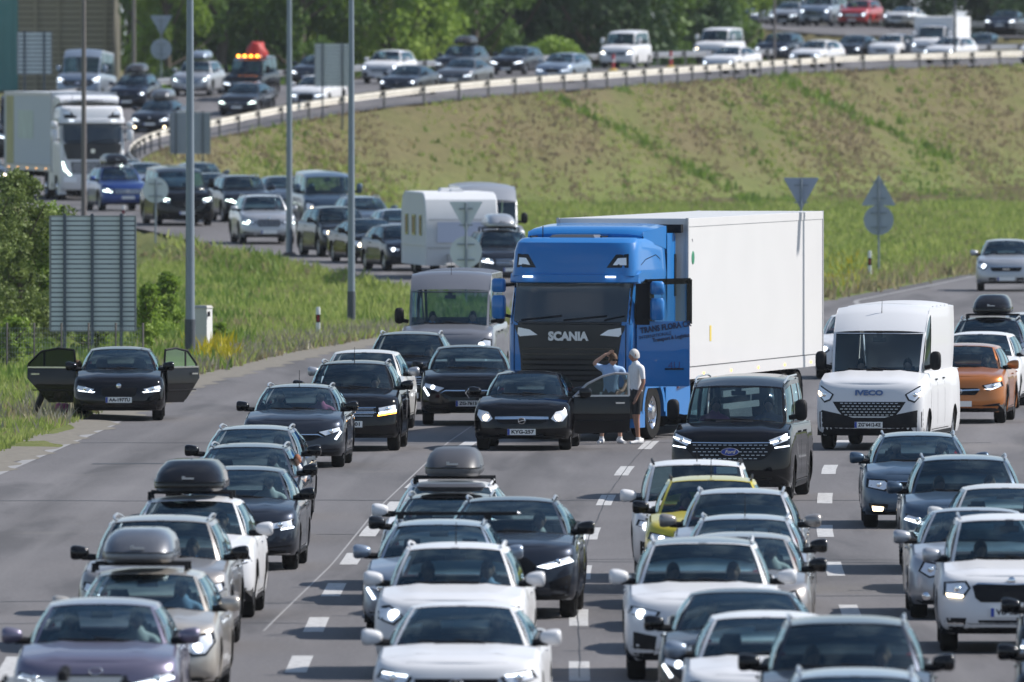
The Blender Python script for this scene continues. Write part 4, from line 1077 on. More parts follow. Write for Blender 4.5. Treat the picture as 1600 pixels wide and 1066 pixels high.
HUM = {}
def human_mesh(key, J, fing=True, sleeve=.55, shorts=.75):
    """one continuous skinned body. J: joints; radii follow an adult; returns mesh with slots skin, shirt, trousers"""
    if key in HUM: return HUM[key]
    V = []; E = []; RAD = []; TAGS = []
    def v(p, r, t):
        V.append(tuple(p)); RAD.append(r); TAGS.append(t); return len(V) - 1
    def chain(start, pts):
        last = start
        for p, r, t in pts:
            i = v(p, r, t)
            if last is not None: E.append((last, i))
            last = i
        return last
    P = {k: Vector(q) for k, q in J.items()}
    pel = v(P['pelvis'], (.155, .115), 'tr')
    ch = chain(pel, [(P['pelvis'].lerp(P['chest'], .35), (.145, .105), 'sh'), (P['pelvis'].lerp(P['chest'], .7), (.16, .115), 'sh'), (P['chest'], (.165, .12), 'sh')])
    nk = chain(ch, [(P['neck'], (.068, .065), 'sh'), (P['neck'].lerp(P['head'], .55), (.058, .058), 'sk')])
    for s in ('L', 'R'):
        hip, kn, an = P['hip' + s], P['knee' + s], P['ankle' + s]
        pts = [(hip, (.098, .10), 'tr')]
        for t in (.3, .6): pts.append((hip.lerp(kn, t), (.088 - .02 * t, .09 - .02 * t), 'tr' if t < shorts else 'sk'))
        pts.append((kn, (.057, .06), 'tr' if shorts > 1 else 'sk'))
        pts.append((kn.lerp(an, .35), (.055, .060), 'tr' if shorts > 1 else 'sk')); pts.append((kn.lerp(an, .75), (.038, .04), 'tr' if shorts > 1 else 'sk'))
        pts.append((an, (.036, .04), 'sk'))
        chain(pel, pts)
        sh, el, wr = P['sh' + s], P['el' + s], P['wr' + s]
        pts = [(P['chest'].lerp(sh, .6) + Vector((0, 0, .045)), (.09, .085), 'sh'), (sh, (.068, .068), 'sh'), (sh.lerp(el, .5), (.052, .052), 'sh' if sleeve >= .5 else 'sk'), (el, (.042, .042), 'sk'), (el.lerp(wr, .35), (.042, .040), 'sk'), (wr, (.026, .028), 'sk')]
        hand = P.get('hand' + s, wr + (wr - el).normalized() * .1)
        pts.append((wr.lerp(hand, .6), (.032, .018), 'sk'))
        w_ = chain(ch, pts)
        if fing:
            d = (hand - wr).normalized(); side = d.cross(Vector((0, 1, .2))).normalized() * .022
            for k, l in ((-1.5, .065), (-.5, .08), (.5, .085), (1.5, .07)):
                b = hand + side * k
                chain(w_, [(b, (.009, .009), 'sk'), (b + d * l * .55 + Vector((0, -.008, 0)), (.008, .008), 'sk'), (b + d * l + Vector((0, -.02, -.004)), (.007, .007), 'sk')])
            b = wr + d * .03 - side * 2.2; chain(w_ - 0, [(b, (.011, .011), 'sk'), (b + d * .05 - side * .6, (.009, .009), 'sk')])
    me = bpy.data.meshes.new('skeleton'); me.from_pydata(V, E, [])
    o = bpy.data.objects.new('skeleton', me); COL.objects.link(o)
    m = o.modifiers.new('s', 'SKIN'); m.use_smooth_shade = True
    for i, sv in enumerate(me.skin_vertices[0].data): sv.radius = RAD[i]; sv.use_root = i == 0
    o.modifiers.new('u', 'SUBSURF').levels = 1
    dg = bpy.context.evaluated_depsgraph_get()
    out = bpy.data.meshes.new_from_object(o.evaluated_get(dg)); bpy.data.objects.remove(o)
    segs = [(np.array(V[a]), np.array(V[b]), (max(RAD[a]) + max(RAD[b])) / 2, TAGS[a], TAGS[b]) for a, b in E]
    C = np.array([p.center[:] for p in out.polygons]); best = np.full(len(C), 1e9); mi = np.zeros(len(C), int)
    code = {'sk': 0, 'sh': 1, 'tr': 2}
    for a, b, r_, ta, tb in segs:
        ab = b - a; t = np.clip(((C - a) @ ab) / max(ab @ ab, 1e-9), 0, 1)
        dd = np.linalg.norm(C - a - t[:, None] * ab, axis=1) - r_
        k = np.where(t > .4, code[tb], code[ta]); u = dd < best; best[u] = dd[u]; mi[u] = k[u]
    mi = [int(k) for k in mi]
    # head joined in the same mesh
    bm = bmesh.new(); bm.from_mesh(out)
    nf = len(bm.faces)
    hd = MB(); Hc = P['head']; face = Vector(J.get('face', (0, -1, 0))).normalized(); right = face.cross(Vector((0, 0, 1))).normalized(); up = right.cross(face).normalized()
    rows = []
    for i in range(13):
        th = math.pi * i / 12; rw = []
        for j in range(20):
            ph = 2 * math.pi * j / 20
            x, y, z = .076 * math.sin(th) * math.sin(ph), -.098 * math.sin(th) * math.cos(ph), .122 * math.cos(th)
            if z < 0: x *= 1 - .30 * (-z / .122) ** 1.5; y *= 1 - .12 * (-z / .122)
            front = math.cos(ph)
            if front > .93 and -.035 < z < .015: y -= .024 * (1 - abs(z + .015) / .03)      # nose
            if front > .8 and .01 < z < .04: y += .008                                       # eye sockets
            if front > .85 and -.07 < z < -.05: y -= .006                                    # lips
            if abs(math.sin(ph)) > .96 and -.03 < z < .035: x *= 1.16                        # ears
            p = Hc + right * -x * -1 + face * -y + up * z
            rw.append(tuple(p))
        rows.append(rw)
    hd.grid(rows, True)
    bmv = [bm.verts.new(p) for p in hd.v]
    for f in hd.f:
        try: bm.faces.new([bmv[i] for i in f])
        except ValueError: pass
    bmesh.ops.recalc_face_normals(bm, faces=bm.faces)
    bm.to_mesh(out); bm.free()
    mi += [0] * (len(out.polygons) - len(mi))
    out.polygons.foreach_set('material_index', mi); out.polygons.foreach_set('use_smooth', [True] * len(mi))
    for _ in range(3): out.materials.append(SKIN)
    # hair cap
    hr = MB(); rows = []
    for i in range(8):
        th = math.pi * .62 * i / 7; rw = []
        for j in range(20):
            ph = 2 * math.pi * j / 20; t2 = th * (1 if math.cos(ph) < .3 else .62 + .38 * (1 - (math.cos(ph) - .3) / .7))
            rw.append(tuple(Hc + right * (.084 * math.sin(t2) * math.sin(ph)) + face * (.106 * math.sin(t2) * math.cos(ph) - .004) + up * (.132 * math.cos(t2))))
        rows.append(rw)
    hr.grid(rows, True)
    hm = hr.mesh('hair'); hm.materials.append(HAIRB)
    HUM[key] = (out, hm, P, face, right, up)
    return HUM[key]

def person(label, key, J, loc, rz, shirt, trousers, hair=HAIRB, skin=SKIN, group=None, scale=1.0, shoes=None, glasses=False, **kw):
    out, hm, P, face, right, up = human_mesh(key, J, **kw)
    o = bpy.data.objects.new('person', out); COL.objects.link(o)
    for i, m in enumerate((skin, shirt, trousers)): o.material_slots[i].link = 'OBJECT'; o.material_slots[i].material = m
    tag(o, label, 'person', group); o.location = loc; o.rotation_euler.z = rz; o.scale = (scale,) * 3
    h = bpy.data.objects.new('hair', hm); COL.objects.link(h); h.parent = o; h.material_slots[0].link = 'OBJECT'; h.material_slots[0].material = hair
    if glasses:
        g = MB(); c = P['head'] + up * .02 + face * .098
        for s in (-1, 1): g.box(tuple(c + right * s * .034), (.05, .03, .034), rz=math.atan2(face.y, face.x) + math.pi / 2)
        g.box(tuple(c + up * .008), (.10, .02, .01), rz=math.atan2(face.y, face.x) + math.pi / 2)
        g.build('sunglasses', GBLK, o)
    if shoes:
        for s in ('L', 'R'):
            a = P['ankle' + s]; d = Vector(J.get('toe' + s, (0, -1, 0))).normalized(); n_ = Vector((-d.y, d.x, 0))
            rows = []
            for i in range(9):
                t = i / 8; y = -.09 + .27 * t; w = .045 * math.sin(math.pi * min(.5, .22 + t * .6)) * (1 - .25 * max(0, t - .8) / .2); hgt = .10 - .05 * sm(.3, .9, t)
                cc = Vector((a.x, a.y, 0)) + d * y
                rows.append([tuple(cc + n_ * (w * math.cos(q)) + Vector((0, 0, max(0, hgt * .5 + hgt * .55 * math.sin(q))))) for q in np.linspace(0, 2 * math.pi, 12, endpoint=False)])
            m = MB().grid(rows, True); m.f += [tuple(range(12))[::-1], tuple(96 + k for k in range(12))]; m.m += [0, 0]
            m.build('shoe', shoes, o, 60)
            MB().tube([tuple(a + Vector((0, 0, -.02))), tuple(a + Vector((0, 0, .05)))], .043, 10).build('sock', shoes, o)
    return o

SIT = dict(pelvis=(0, .05, .10), chest=(0, .16, .50), neck=(0, .15, .66), head=(0, .10, .80), hipL=(.1, 0, .08), hipR=(-.1, 0, .08), kneeL=(.14, -.45, .22), kneeR=(-.14, -.45, .22), ankleL=(.13, -.75, -.12), ankleR=(-.13, -.75, -.12),
           shL=(.20, .15, .56), shR=(-.20, .15, .56), elL=(.27, -.02, .33), elR=(-.26, .0, .34), wrL=(.17, -.24, .44), wrR=(-.16, -.24, .44), handL=(.14, -.31, .49), handR=(-.13, -.31, .49), face=(0, -1, 0))
SIT2 = dict(SIT, wrL=(.12, -.16, .24), wrR=(-.10, -.18, .24), handL=(.06, -.24, .23), handR=(-.04, -.26, .23), head=(.02, .10, .79), face=(.25, -1, -.05))
def cloth(n, c): return mat('cloth_' + n, c, .85, noise=.15, nscale=25)
CL = dict(white=cloth('white', (.72, .72, .72)), blue=cloth('light_blue', (.30, .45, .68)), black=cloth('black', (.02, .02, .022)), grey=cloth('grey', (.28, .28, .29)), pink=cloth('pink', (.55, .15, .3)), navy=cloth('navy', (.03, .05, .12)), green=cloth('green', (.1, .2, .1)), red=cloth('red', (.4, .05, .05)))

def occupant(T, root, side, label, col, hair=HAIRB, mode=None):
    """seat a person in a car: side 'driver' sits at the steering wheel, 'passenger' beside"""
    drv = side == 'driver'
    x = T['swx'] if drv else -T['swx']
    p = Vector((x, T['y1'] + .02, T['sz'] + .12))
    M = Matrix.Rotation(root.rotation_euler.z, 3, 'Z')
    q = M @ p + root.location
    return person(label, 'sit' if drv else 'sit2', SIT if drv else SIT2, q, root.rotation_euler.z, CL[col], CL['navy'], hair, group='people sitting in the queueing vehicles', fing=False, shorts=2)
# ------------------------------------------------------------------ lie of the land
def catmull(P, step=2.0):
    P = [np.array(p, float) for p in P]; out = []
    for i in range(len(P) - 1):
        p0, p1, p2, p3 = P[max(i - 1, 0)], P[i], P[i + 1], P[min(i + 2, len(P) - 1)]
        n = max(2, int(np.linalg.norm(p2[:2] - p1[:2]) / step))
        for k in range(n):
            t = k / n; out.append(.5 * (2 * p1 + (p2 - p0) * t + (2 * p0 - 5 * p1 + 4 * p2 - p3) * t * t + (3 * p1 - p0 - 3 * p2 + p3) * t ** 3))
    out.append(P[-1]); return np.array(out)

RAMP = catmull([(70, 950, 6.6), (36, 885, 6.5), (26, 862, 6.3), (14.1, 833, 6.02), (9.4, 820, 5.84), (.8, 774, 5.35), (-6.8, 746, 4.85), (-14, 730, 4.0), (-17.9, 714, 3.3), (-20.3, 698, 2.85),
    (-21, 680, 2.4), (-20.5, 662, 1.95), (-18.8, 646, 1.6), (-16.8, 632, 1.4), (-13.5, 600, 1.3), (-10.9, 568, 1.2), (-8.6, 553, 1.05), (-6.2, 538, .75), (-2.6, 503, .5), (-.2, 482, .35), (1.9, 464, .15),
    (3.7, 447, .05), (4.3, 430, 0), (3.6, 410, 0), (2.2, 388, 0), (.8, 365, 0)])
UPPER = catmull([(62, 870, 7.3), (45, 886, 7.5), (33, 902, 7.65), (28, 916, 7.7), (23, 930, 7.8), (19.5, 945, 8.15), (16.2, 962, 8.4), (13, 980, 8.5), (5, 1010, 8.6)])
XR_D = [120, 190, 211, 228, 246, 264, 282, 299, 330, 370, 420, 463, 513, 560, 620, 700, 900]
XR_X = [4.4, 4.40, 4.477, 4.6, 4.81, 5.16, 5.59, 6.15, 7.3, 9.1, 12, 15.2, 19.8, 25, 32, 43, 75]
LE_D = [100, 240, 281, 316, 352, 384, 404, 420, 432, 463, 513, 560, 620, 700, 900]
LE_X = [-14, -11, -9.3, -8.1, -7.0, -4.9, -2.9, -.6, 4.0, 9.07, 14.4, 19.4, 26.5, 37.5, 69.5]
def xr(d): return np.interp(d, XR_D, XR_X)
def le(d): return np.interp(d, LE_D, LE_X)
def re_(d): return xr(d) + 5.6 + 22 * np.clip((450 - np.asarray(d, float)) / 12, 0, 1)

def near(path, x, y):
    """distance to a path and height there, for arrays x, y"""
    best = np.full(x.shape, 1e9); z = np.zeros(x.shape); side = np.zeros(x.shape)
    for a, b in zip(path[:-1], path[1:]):
        ab = b[:2] - a[:2]; L2 = ab @ ab
        t = np.clip(((x - a[0]) * ab[0] + (y - a[1]) * ab[1]) / L2, 0, 1)
        dx = x - a[0] - t * ab[0]; dy = y - a[1] - t * ab[1]; d = np.hypot(dx, dy)
        u = d < best; best = np.where(u, d, best); z = np.where(u, a[2] + t * (b[2] - a[2]), z)
    return best, z
def offset_path(P, o):
    t_ = np.gradient(P, axis=0); L = np.hypot(t_[:, 0], t_[:, 1]); return np.stack([P[:, 0] + t_[:, 1] / L * o, P[:, 1] - t_[:, 0] / L * o, P[:, 2]], 1)
RAMP_B = offset_path(RAMP[RAMP[:, 1] > 700], 6.0)      # widening on the far side of the upper ramp
if RAMP_B[:, 0].mean() > RAMP[RAMP[:, 1] > 700][:, 0].mean(): RAMP_B = offset_path(RAMP[RAMP[:, 1] > 700], -6.0)
RAMP_C = offset_path(RAMP[(RAMP[:, 1] > 440) & (RAMP[:, 1] < 700)], .01)
HW, HWU = 4.6, 4.5
def hwr(y): return np.interp(y, [430, 500, 640, 720, 800, 900], [4.0, 4.2, 5.0, 5.4, 6.2, 6.2])
def ground_z(x, y, road=False):
    x = np.asarray(x, float); y = np.asarray(y, float)
    d1, z1 = near(RAMP, x, y); d2, z2 = near(UPPER, x, y); h = hwr(y)
    d3, z3 = near(RAMP_B, x, y); u3 = (d3 - 6.0) < (d1 - h); d1 = np.where(u3, d3 - 6.0 + h, d1); z1 = np.where(u3, z3, z1)
    w = .06 * np.sin(x * .9 + y * .13) * np.sin(y * .21) + .05 * np.sin(x * 2.3 + 1) * np.sin(y * .47 + x * .4)
    bank1 = z1 - np.maximum(0, d1 - h - .5) * .50; bank2 = z2 - np.maximum(0, d2 - HWU - .5) * .55
    back = np.interp(y, [700, 860, 1000], [0, 4.0, 6.0]) * np.clip((-(x - np.interp(y, [700, 1000], [-26, 30])) ) / 14, 0, 1)
    base = .03 + np.clip(w, -.02, .2)
    z = np.maximum(np.maximum(base, bank1 + w * (d1 > h + 1)), np.maximum(bank2 + w, back))
    main = (x > le(y)) & (x < re_(y)) & (y > -188); edge = np.minimum(x - le(y), re_(y) - x)
    z = np.where(main & (z < .6), -.06, z)
    if road:
        z = np.where(main & (z < .6), 0, z); z = np.where((d2 < HWU), z2, z); z = np.where((d1 < h) & (z1 > z - .4), z1, z)
    else:
        z = np.where(d1 < h + .2, np.minimum(z, z1 - .10), z); z = np.where(d2 < HWU + .2, np.minimum(z, z2 - .10), z)
    return z

def hit(px, py, road=True):
    """where the line of sight of a photograph pixel meets the ground"""
    a, b = ray(px, py)
    y = np.arange(150, 1100, .5); x = a * y; z = CAM_H + b * y
    g = ground_z(x, y, road); k = np.nonzero(z <= g)[0]
    if road and px > 500 and 60 < py < 135 and (len(k) == 0 or y[k[0]] > 872):     # line of sight grazes the banked far lane
        w_ = np.nonzero((y > 745) & (y < 872))[0]; i = w_[np.argmin((z - g)[w_])]
        return Vector((a * y[i], y[i], float(g[i])))
    if len(k) == 0: return Vector((a * 900, 900, float(g[-1])))
    i = k[0]
    if i == 0: return Vector((float(x[0]), float(y[0]), 0))
    f = (z[i - 1] - g[i - 1]) / ((z[i - 1] - g[i - 1]) - (z[i] - g[i]) + 1e-9); yy = y[i - 1] + .5 * f
    return Vector((a * yy, yy, float(ground_z([a * yy], [yy], road)[0])))
def gz(x, y, road=False): return float(ground_z([x], [y], road)[0])

# ------------------------------------------------------------------ ground materials
def nodes(m):
    m.use_nodes = True; t = m.node_tree; return t, t.nodes['Principled BSDF']
def noise(t, vec, scale, detail=6, rough=.6, dist=0):
    n = t.nodes.new('ShaderNodeTexNoise'); n.inputs['Scale'].default_value = scale; n.inputs['Detail'].default_value = detail; n.inputs['Roughness'].default_value = rough; n.inputs['Distortion'].default_value = dist
    t.links.new(vec, n.inputs['Vector']); return n.outputs['Fac']
def rampn(t, fac, stops):
    r = t.nodes.new('ShaderNodeValToRGB'); e = r.color_ramp.elements
    while len(e) < len(stops): e.new(.5)
    for i, (p, c) in enumerate(stops): e[i].position = p; e[i].color = (*c, 1) if len(c) == 3 else c
    t.links.new(fac, r.inputs[0]); return r.outputs['Color']
def mix(t, fac, a, b, mode='MIX'):
    m = t.nodes.new('ShaderNodeMix'); m.data_type = 'RGBA'; m.blend_type = mode
    for i, v in ((0, fac), (6, a), (7, b)):
        if hasattr(v, 'is_linked'): t.links.new(v, m.inputs[i])
        else: m.inputs[i].default_value = v if not isinstance(v, tuple) else (*v, 1)
    return m.outputs[2]
def mapped(t, sc):
    tc = t.nodes.new('ShaderNodeTexCoord'); mp = t.nodes.new('ShaderNodeMapping'); mp.inputs['Scale'].default_value = sc
    t.links.new(tc.outputs['Object'], mp.inputs[0]); return mp.outputs[0]

asph = bpy.data.materials.new('asphalt'); t, p = nodes(asph)
v1 = mapped(t, (1, 1, 1)); v2 = mapped(t, (1, .12, 1))
c = rampn(t, noise(t, v2, .35, 5), [(.30, (.070, .066, .068)), (.5, (.120, .113, .115)), (.72, (.175, .165, .167))])
c = mix(t, .45, c, rampn(t, noise(t, v1, 16, 4, .8), [(.35, (.045, .044, .045)), (.65, (.205, .195, .20))]))
c = mix(t, rampn(t, noise(t, mapped(t, (.8, .06, 1)), .9, 4, .55, .5), [(.52, (0, 0, 0)), (.66, (.60, .60, .60))]), c, (.052, .050, .052))
c = mix(t, rampn(t, noise(t, mapped(t, (.25, .25, 1)), 1.0, 6), [(.62, (0, 0, 0)), (.8, (.35, .35, .35))]), c, (.20, .185, .16))
# oil-darkened lane centres and polished wheel tracks, along each lane
at_ = t.nodes.new('ShaderNodeAttribute'); at_.attribute_name = 'lane'
def mth(op, a, b_=None, c_=None):
    q = t.nodes.new('ShaderNodeMath'); q.operation = op
    for i, v in enumerate((a, b_, c_)):
        if v is None: continue
        if hasattr(v, 'is_linked'): t.links.new(v, q.inputs[i])
        else: q.inputs[i].default_value = v
    return q.outputs[0]
u_ = mth('ABSOLUTE', mth('SUBTRACT', mth('FRACT', mth('DIVIDE', at_.outputs['Fac'], 3.6)), .5))      # 0 in the lane centre
nl = noise(t, mapped(t, (1.4, .05, 1)), 1.0, 5)
oil = mth('MULTIPLY', mth('SUBTRACT', 1.0, mth('MULTIPLY', u_, 8.0)), mth('MULTIPLY', nl, 1.0)); oil = mth('MAXIMUM', oil, 0.0)
trk = mth('MAXIMUM', mth('SUBTRACT', 1.0, mth('MULTIPLY', mth('ABSOLUTE', mth('SUBTRACT', u_, .22)), 14.0)), 0.0)
live = mth('GREATER_THAN', mth('ABSOLUTE', at_.outputs['Fac']), .0001)
c = mix(t, mth('MULTIPLY', mth('MULTIPLY', oil, live), .85), c, (.055, .052, .052))
c = mix(t, mth('MULTIPLY', mth('MULTIPLY', trk, live), mth('MULTIPLY', nl, .45)), c, (.19, .182, .182))
t.links.new(c, p.inputs['Base Color']); p.inputs['Roughness'].default_value = .82; p.inputs['Specular IOR Level'].default_value = .3
b = t.nodes.new('ShaderNodeBump'); b.inputs['Strength'].default_value = .5; b.inputs['Distance'].default_value = .01
t.links.new(noise(t, v1, 60, 3, .7), b.inputs['Height']); t.links.new(b.outputs[0], p.inputs['Normal'])

soil = bpy.data.materials.new('grassland'); t, p = nodes(soil)
v1 = mapped(t, (1, 1, 1)); vs = mapped(t, (1.0, .30, 1))
tc = t.nodes.new('ShaderNodeTexCoord'); sp = t.nodes.new('ShaderNodeSeparateXYZ'); t.links.new(tc.outputs['Object'], sp.inputs[0])
mr = t.nodes.new('ShaderNodeMapRange'); mr.inputs[1].default_value = .15; mr.inputs[2].default_value = 2.6; t.links.new(sp.outputs[2], mr.inputs[0])
green = rampn(t, noise(t, vs, .55, 6), [(.3, (.13, .18, .045)), (.5, (.20, .25, .07)), (.7, (.28, .28, .11))])
brown = rampn(t, noise(t, vs, .22, 7, .65), [(.34, (.13, .15, .045)), (.44, (.195, .17, .08)), (.56, (.23, .165, .105)), (.75, (.175, .125, .08))])
ml = t.nodes.new('ShaderNodeMath'); ml.operation = 'MULTIPLY_ADD'; ml.inputs[1].default_value = 1.6; ml.inputs[2].default_value = -.8
t.links.new(noise(t, vs, .12, 4), ml.inputs[0]); ad = t.nodes.new('ShaderNodeMath'); ad.operation = 'ADD'; ad.use_clamp = True
t.links.new(ml.outputs[0], ad.inputs[0]); t.links.new(mr.outputs[0], ad.inputs[1])
c = mix(t, ad.outputs[0], green, brown)
ax = t.nodes.new('ShaderNodeMath'); ax.operation = 'ABSOLUTE'; t.links.new(sp.outputs[0], ax.inputs[0])
far = t.nodes.new('ShaderNodeMapRange'); far.inputs[1].default_value = 42; far.inputs[2].default_value = 75; t.links.new(ax.outputs[0], far.inputs[0])
far2 = t.nodes.new('ShaderNodeMapRange'); far2.inputs[1].default_value = 230; far2.inputs[2].default_value = 150; t.links.new(sp.outputs[1], far2.inputs[0])
fm = t.nodes.new('ShaderNodeMath'); fm.operation = 'MAXIMUM'; t.links.new(far.outputs[0], fm.inputs[0]); t.links.new(far2.outputs[0], fm.inputs[1])
scrub = rampn(t, noise(t, v1, .05, 6), [(.35, (.045, .055, .035)), (.6, (.085, .09, .06))])     # scrub and ploughed land away from the roads
c = mix(t, .5, c, rampn(t, noise(t, v1, 2.2, 8, .75), [(.3, (.04, .055, .015)), (.6, (.17, .18, .07)), (.8, (.30, .27, .15))]), 'MIX')
c = mix(t, fm.outputs[0], c, scrub)
t.links.new(c, p.inputs['Base Color']); p.inputs['Roughness'].default_value = .95; p.inputs['Specular IOR Level'].default_value = .1
b = t.nodes.new('ShaderNodeBump'); b.inputs['Strength'].default_value = 1; b.inputs['Distance'].default_value = .25
t.links.new(noise(t, v1, 1.6, 8, .75), b.inputs['Height']); t.links.new(b.outputs[0], p.inputs['Normal'])

def leafmat(name, c0, c1, c2, sc=.9, transl=.25):
    m = bpy.data.materials.new(name); t, p = nodes(m)
    v = mapped(t, (1, 1, 1)); c = rampn(t, noise(t, v, sc, 5), [(.3, c0), (.5, c1), (.72, c2)])
    t.links.new(c, p.inputs['Base Color']); p.inputs['Roughness'].default_value = .6; p.inputs['Specular IOR Level'].default_value = .25
    tr = t.nodes.new('ShaderNodeBsdfTranslucent'); t.links.new(c, tr.inputs[0]); mx = t.nodes.new('ShaderNodeMixShader'); mx.inputs[0].default_value = transl
    t.links.new(p.outputs[0], mx.inputs[1]); t.links.new(tr.outputs[0], mx.inputs[2]); t.links.new(mx.outputs[0], t.nodes['Material Output'].inputs[0])
    return m
GRASS = leafmat('grass_blades', (.17, .23, .055), (.31, .38, .095), (.47, .47, .18), .8, .45)
DRY = leafmat('dry_grass', (.21, .17, .09), (.33, .28, .15), (.44, .38, .23), .7, .4)
DRYB = leafmat('brown_seedheads', (.19, .14, .09), (.26, .20, .13), (.34, .27, .18), .5, .4)
WEED = leafmat('weed_leaves', (.10, .16, .035), (.17, .26, .05), (.26, .36, .09), 1.2, .4)
YEL = leafmat('yellow_blossom', (.35, .30, .02), (.55, .45, .02), (.60, .52, .06), 4)
LILAC = leafmat('grey_lilac_blossom', (.20, .185, .13), (.30, .275, .20), (.38, .36, .30), 4)
TREEM = [leafmat('bright_foliage', (0.108, 0.175, 0.026), (0.230, 0.338, 0.052), (0.405, 0.500, 0.117), .8, .35), leafmat('mid_foliage', (0.054, 0.106, 0.023), (0.128, 0.213, 0.046), (0.243, 0.338, 0.078), .8, .3), leafmat('dark_foliage', (0.030, 0.062, 0.026), (0.061, 0.112, 0.039), (0.121, 0.188, 0.058), .8), leafmat('willow_foliage', (.065, .095, .03), (.14, .19, .05), (.27, .33, .10), 2.5, .3)]
BARK = mat('bark', (.10, .08, .06), .9, noise=.4, nscale=6, bump=.8)
CONC = mat('concrete', (.42, .41, .38), .85, noise=.15, nscale=4)
GALV = mat('galvanised_steel', (.30, .31, .33), .45, .55, noise=.12, nscale=5)
POLE = mat('painted_pole', (.22, .26, .30), .45, .3, noise=.1, nscale=3)
POSTD = mat('dark_post', (.09, .11, .14), .5, .2)
POLEB = mat('pole_base_paint', (.06, .07, .085), .6, noise=.2)
WOODP = mat('weathered_pole', (.17, .15, .14), .8, noise=.25, nscale=3)
SIGNB = mat('sign_back_grey', (.62, .67, .68), .5, .0, noise=.06, nscale=2)
SIGND = mat('sign_back_dark', (.33, .38, .45), .5, .1, noise=.1, nscale=2)
RAILM = mat('guardrail_steel', (.62, .58, .52), .6, .1, noise=.2, nscale=1.5)
LINE = bpy.data.materials.new('road_paint'); t, p = nodes(LINE)
c = rampn(t, noise(t, mapped(t, (1, 1, 1)), 9, 6, .75), [(.34, (.20, .19, .19)), (.48, (.40, .395, .39)), (.72, (.55, .55, .54))]); t.links.new(c, p.inputs['Base Color']); p.inputs['Roughness'].default_value = .7
WORN = mat('worn_road_paint', (.24, .235, .235), .8, noise=.25, nscale=3)
TAR = mat('tar_seal', (.035, .034, .034), .6)

# ------------------------------------------------------------------ ground sheet, roads, markings
xs = np.concatenate([[-2500, -900, -350, -160, -100], np.arange(-70, 70.1, .9), [100, 160, 350, 900, 2500]])
ys = np.concatenate([[-200, 0, 80], np.arange(140, 1000, 2.5), [1010, 1040, 1100, 1300, 1800, 3000, 6000]])
X, Y = np.meshgrid(xs, ys); Z = ground_z(X, Y)
Z[(np.abs(X) > 90)] = -.1; Z[Y > 1050] = np.minimum(Z[Y > 1050], 5); Z[Y < 100] = -.06
n, m = X.shape
me = bpy.data.meshes.new('ground'); V = np.stack([X, Y, Z], -1).reshape(-1, 3)
idx = np.arange(n * m).reshape(n, m); F = np.stack([idx[:-1, :-1], idx[:-1, 1:], idx[1:, 1:], idx[1:, :-1]], -1).reshape(-1, 4)
me.from_pydata(V.tolist(), [], F.tolist()); me.polygons.foreach_set('use_smooth', [True] * len(F)); me.materials.append(soil)
go = bpy.data.objects.new('ground', me); COL.objects.link(go); tag(go, kind='structure')

def ribbon(name, path, w0, w1, m, dz=0, kind='structure', closed=False):
    """flat strip along a path; w0, w1 offsets to the right of travel (may be functions of y)"""
    mb = MB(); rows = []
    P = np.array(path, float)
    for i, q in enumerate(P):
        tt = P[min(i + 1, len(P) - 1)] - P[max(i - 1, 0)]; L = math.hypot(tt[0], tt[1]); nx, ny = tt[1] / L, -tt[0] / L
        if ny > 0 and abs(ny) > .99: nx, ny = -nx, -ny
        a = w0(q[1]) if callable(w0) else w0; b_ = w1(q[1]) if callable(w1) else w1
        rows.append([(q[0] + nx * (a + (b_ - a) * k / 4), q[1] + ny * (a + (b_ - a) * k / 4), q[2] + dz) for k in range(5)])
    mb.grid(rows); o = mb.build(name, m, None, 0)
    return tag(o, kind=kind) if kind else o
RP = RAMP[::-1]; UP = UPPER[::-1]
if UP[0][1] > UP[-1][1]: UP = UP[::-1]
ribbon('ramp_road', [q for q in RP if q[1] > 425], lambda y: -hwr(y), lambda y: hwr(y), asph, .012)
ribbon('ramp_road', RAMP_B[::-1] if RAMP_B[0][1] > RAMP_B[-1][1] else RAMP_B, -6.0, 6.0, asph, .008)
ribbon('upper_road', UP, -HWU, HWU, asph, .0)
mb = MB(); dd = np.concatenate([np.arange(-190, 700, 4.0)])
mb.grid([[(float(le(d) + (re_(d) - le(d)) * k / 16), float(d), 0) for k in range(17)] for d in dd]); mr_ = tag(mb.build('main_road', asph, None, 0), kind='structure')
la = mr_.data.attributes.new('lane', 'FLOAT', 'POINT'); la.data.foreach_set('value', [float(v[0] - xr(v[1])) + 36.0 for v in mb.v])
def line_strip(name, f, d0, d1, wd, m, z=.004, n=None, parent=None):
    n = n or max(2, int((d1 - d0) / 3)); P = [(float(f(d)), float(d), z) for d in np.linspace(d0, d1, n)]
    mb = MB().grid([[(x - wd / 2, y, z), (x + wd / 2, y, z)] for x, y, z in P]); return tag(mb.build(name, m, parent, 0), kind='structure')
def dashes(f, starts, L, wd, m=LINE):
    for s in starts: line_strip('lane_marking', f, s, s + L, wd, m, n=3)
dashes(lambda d: xr(d), [211.5 - 3 + 17.6 * k for k in range(-3, 9)], 6, .25)
dashes(lambda d: xr(d) - 3.60, [192 - 3 + 17.8 * k for k in range(-2, 10)], 6, .25)
dashes(lambda d: xr(d) - 7.0, [181.5 - 3 + 13.1 * k for k in range(0, 10)], 5.2, .26, LINE)
line_strip('edge_line', lambda d: xr(d) + 3.86, 150, 640, .18, LINE)
line_strip('worn_line', lambda d: np.interp(d, [190, 209, 231, 257, 301, 340], [-3.5, -3.1, -2.6, -2.2, -1.2, .1]), 205, 335, .032, WORN)
line_strip('edge_line', lambda d: np.interp(d, [262, 279, 316], [-9.6, -9.0, -7.85]), 262, 318, .22, WORN)
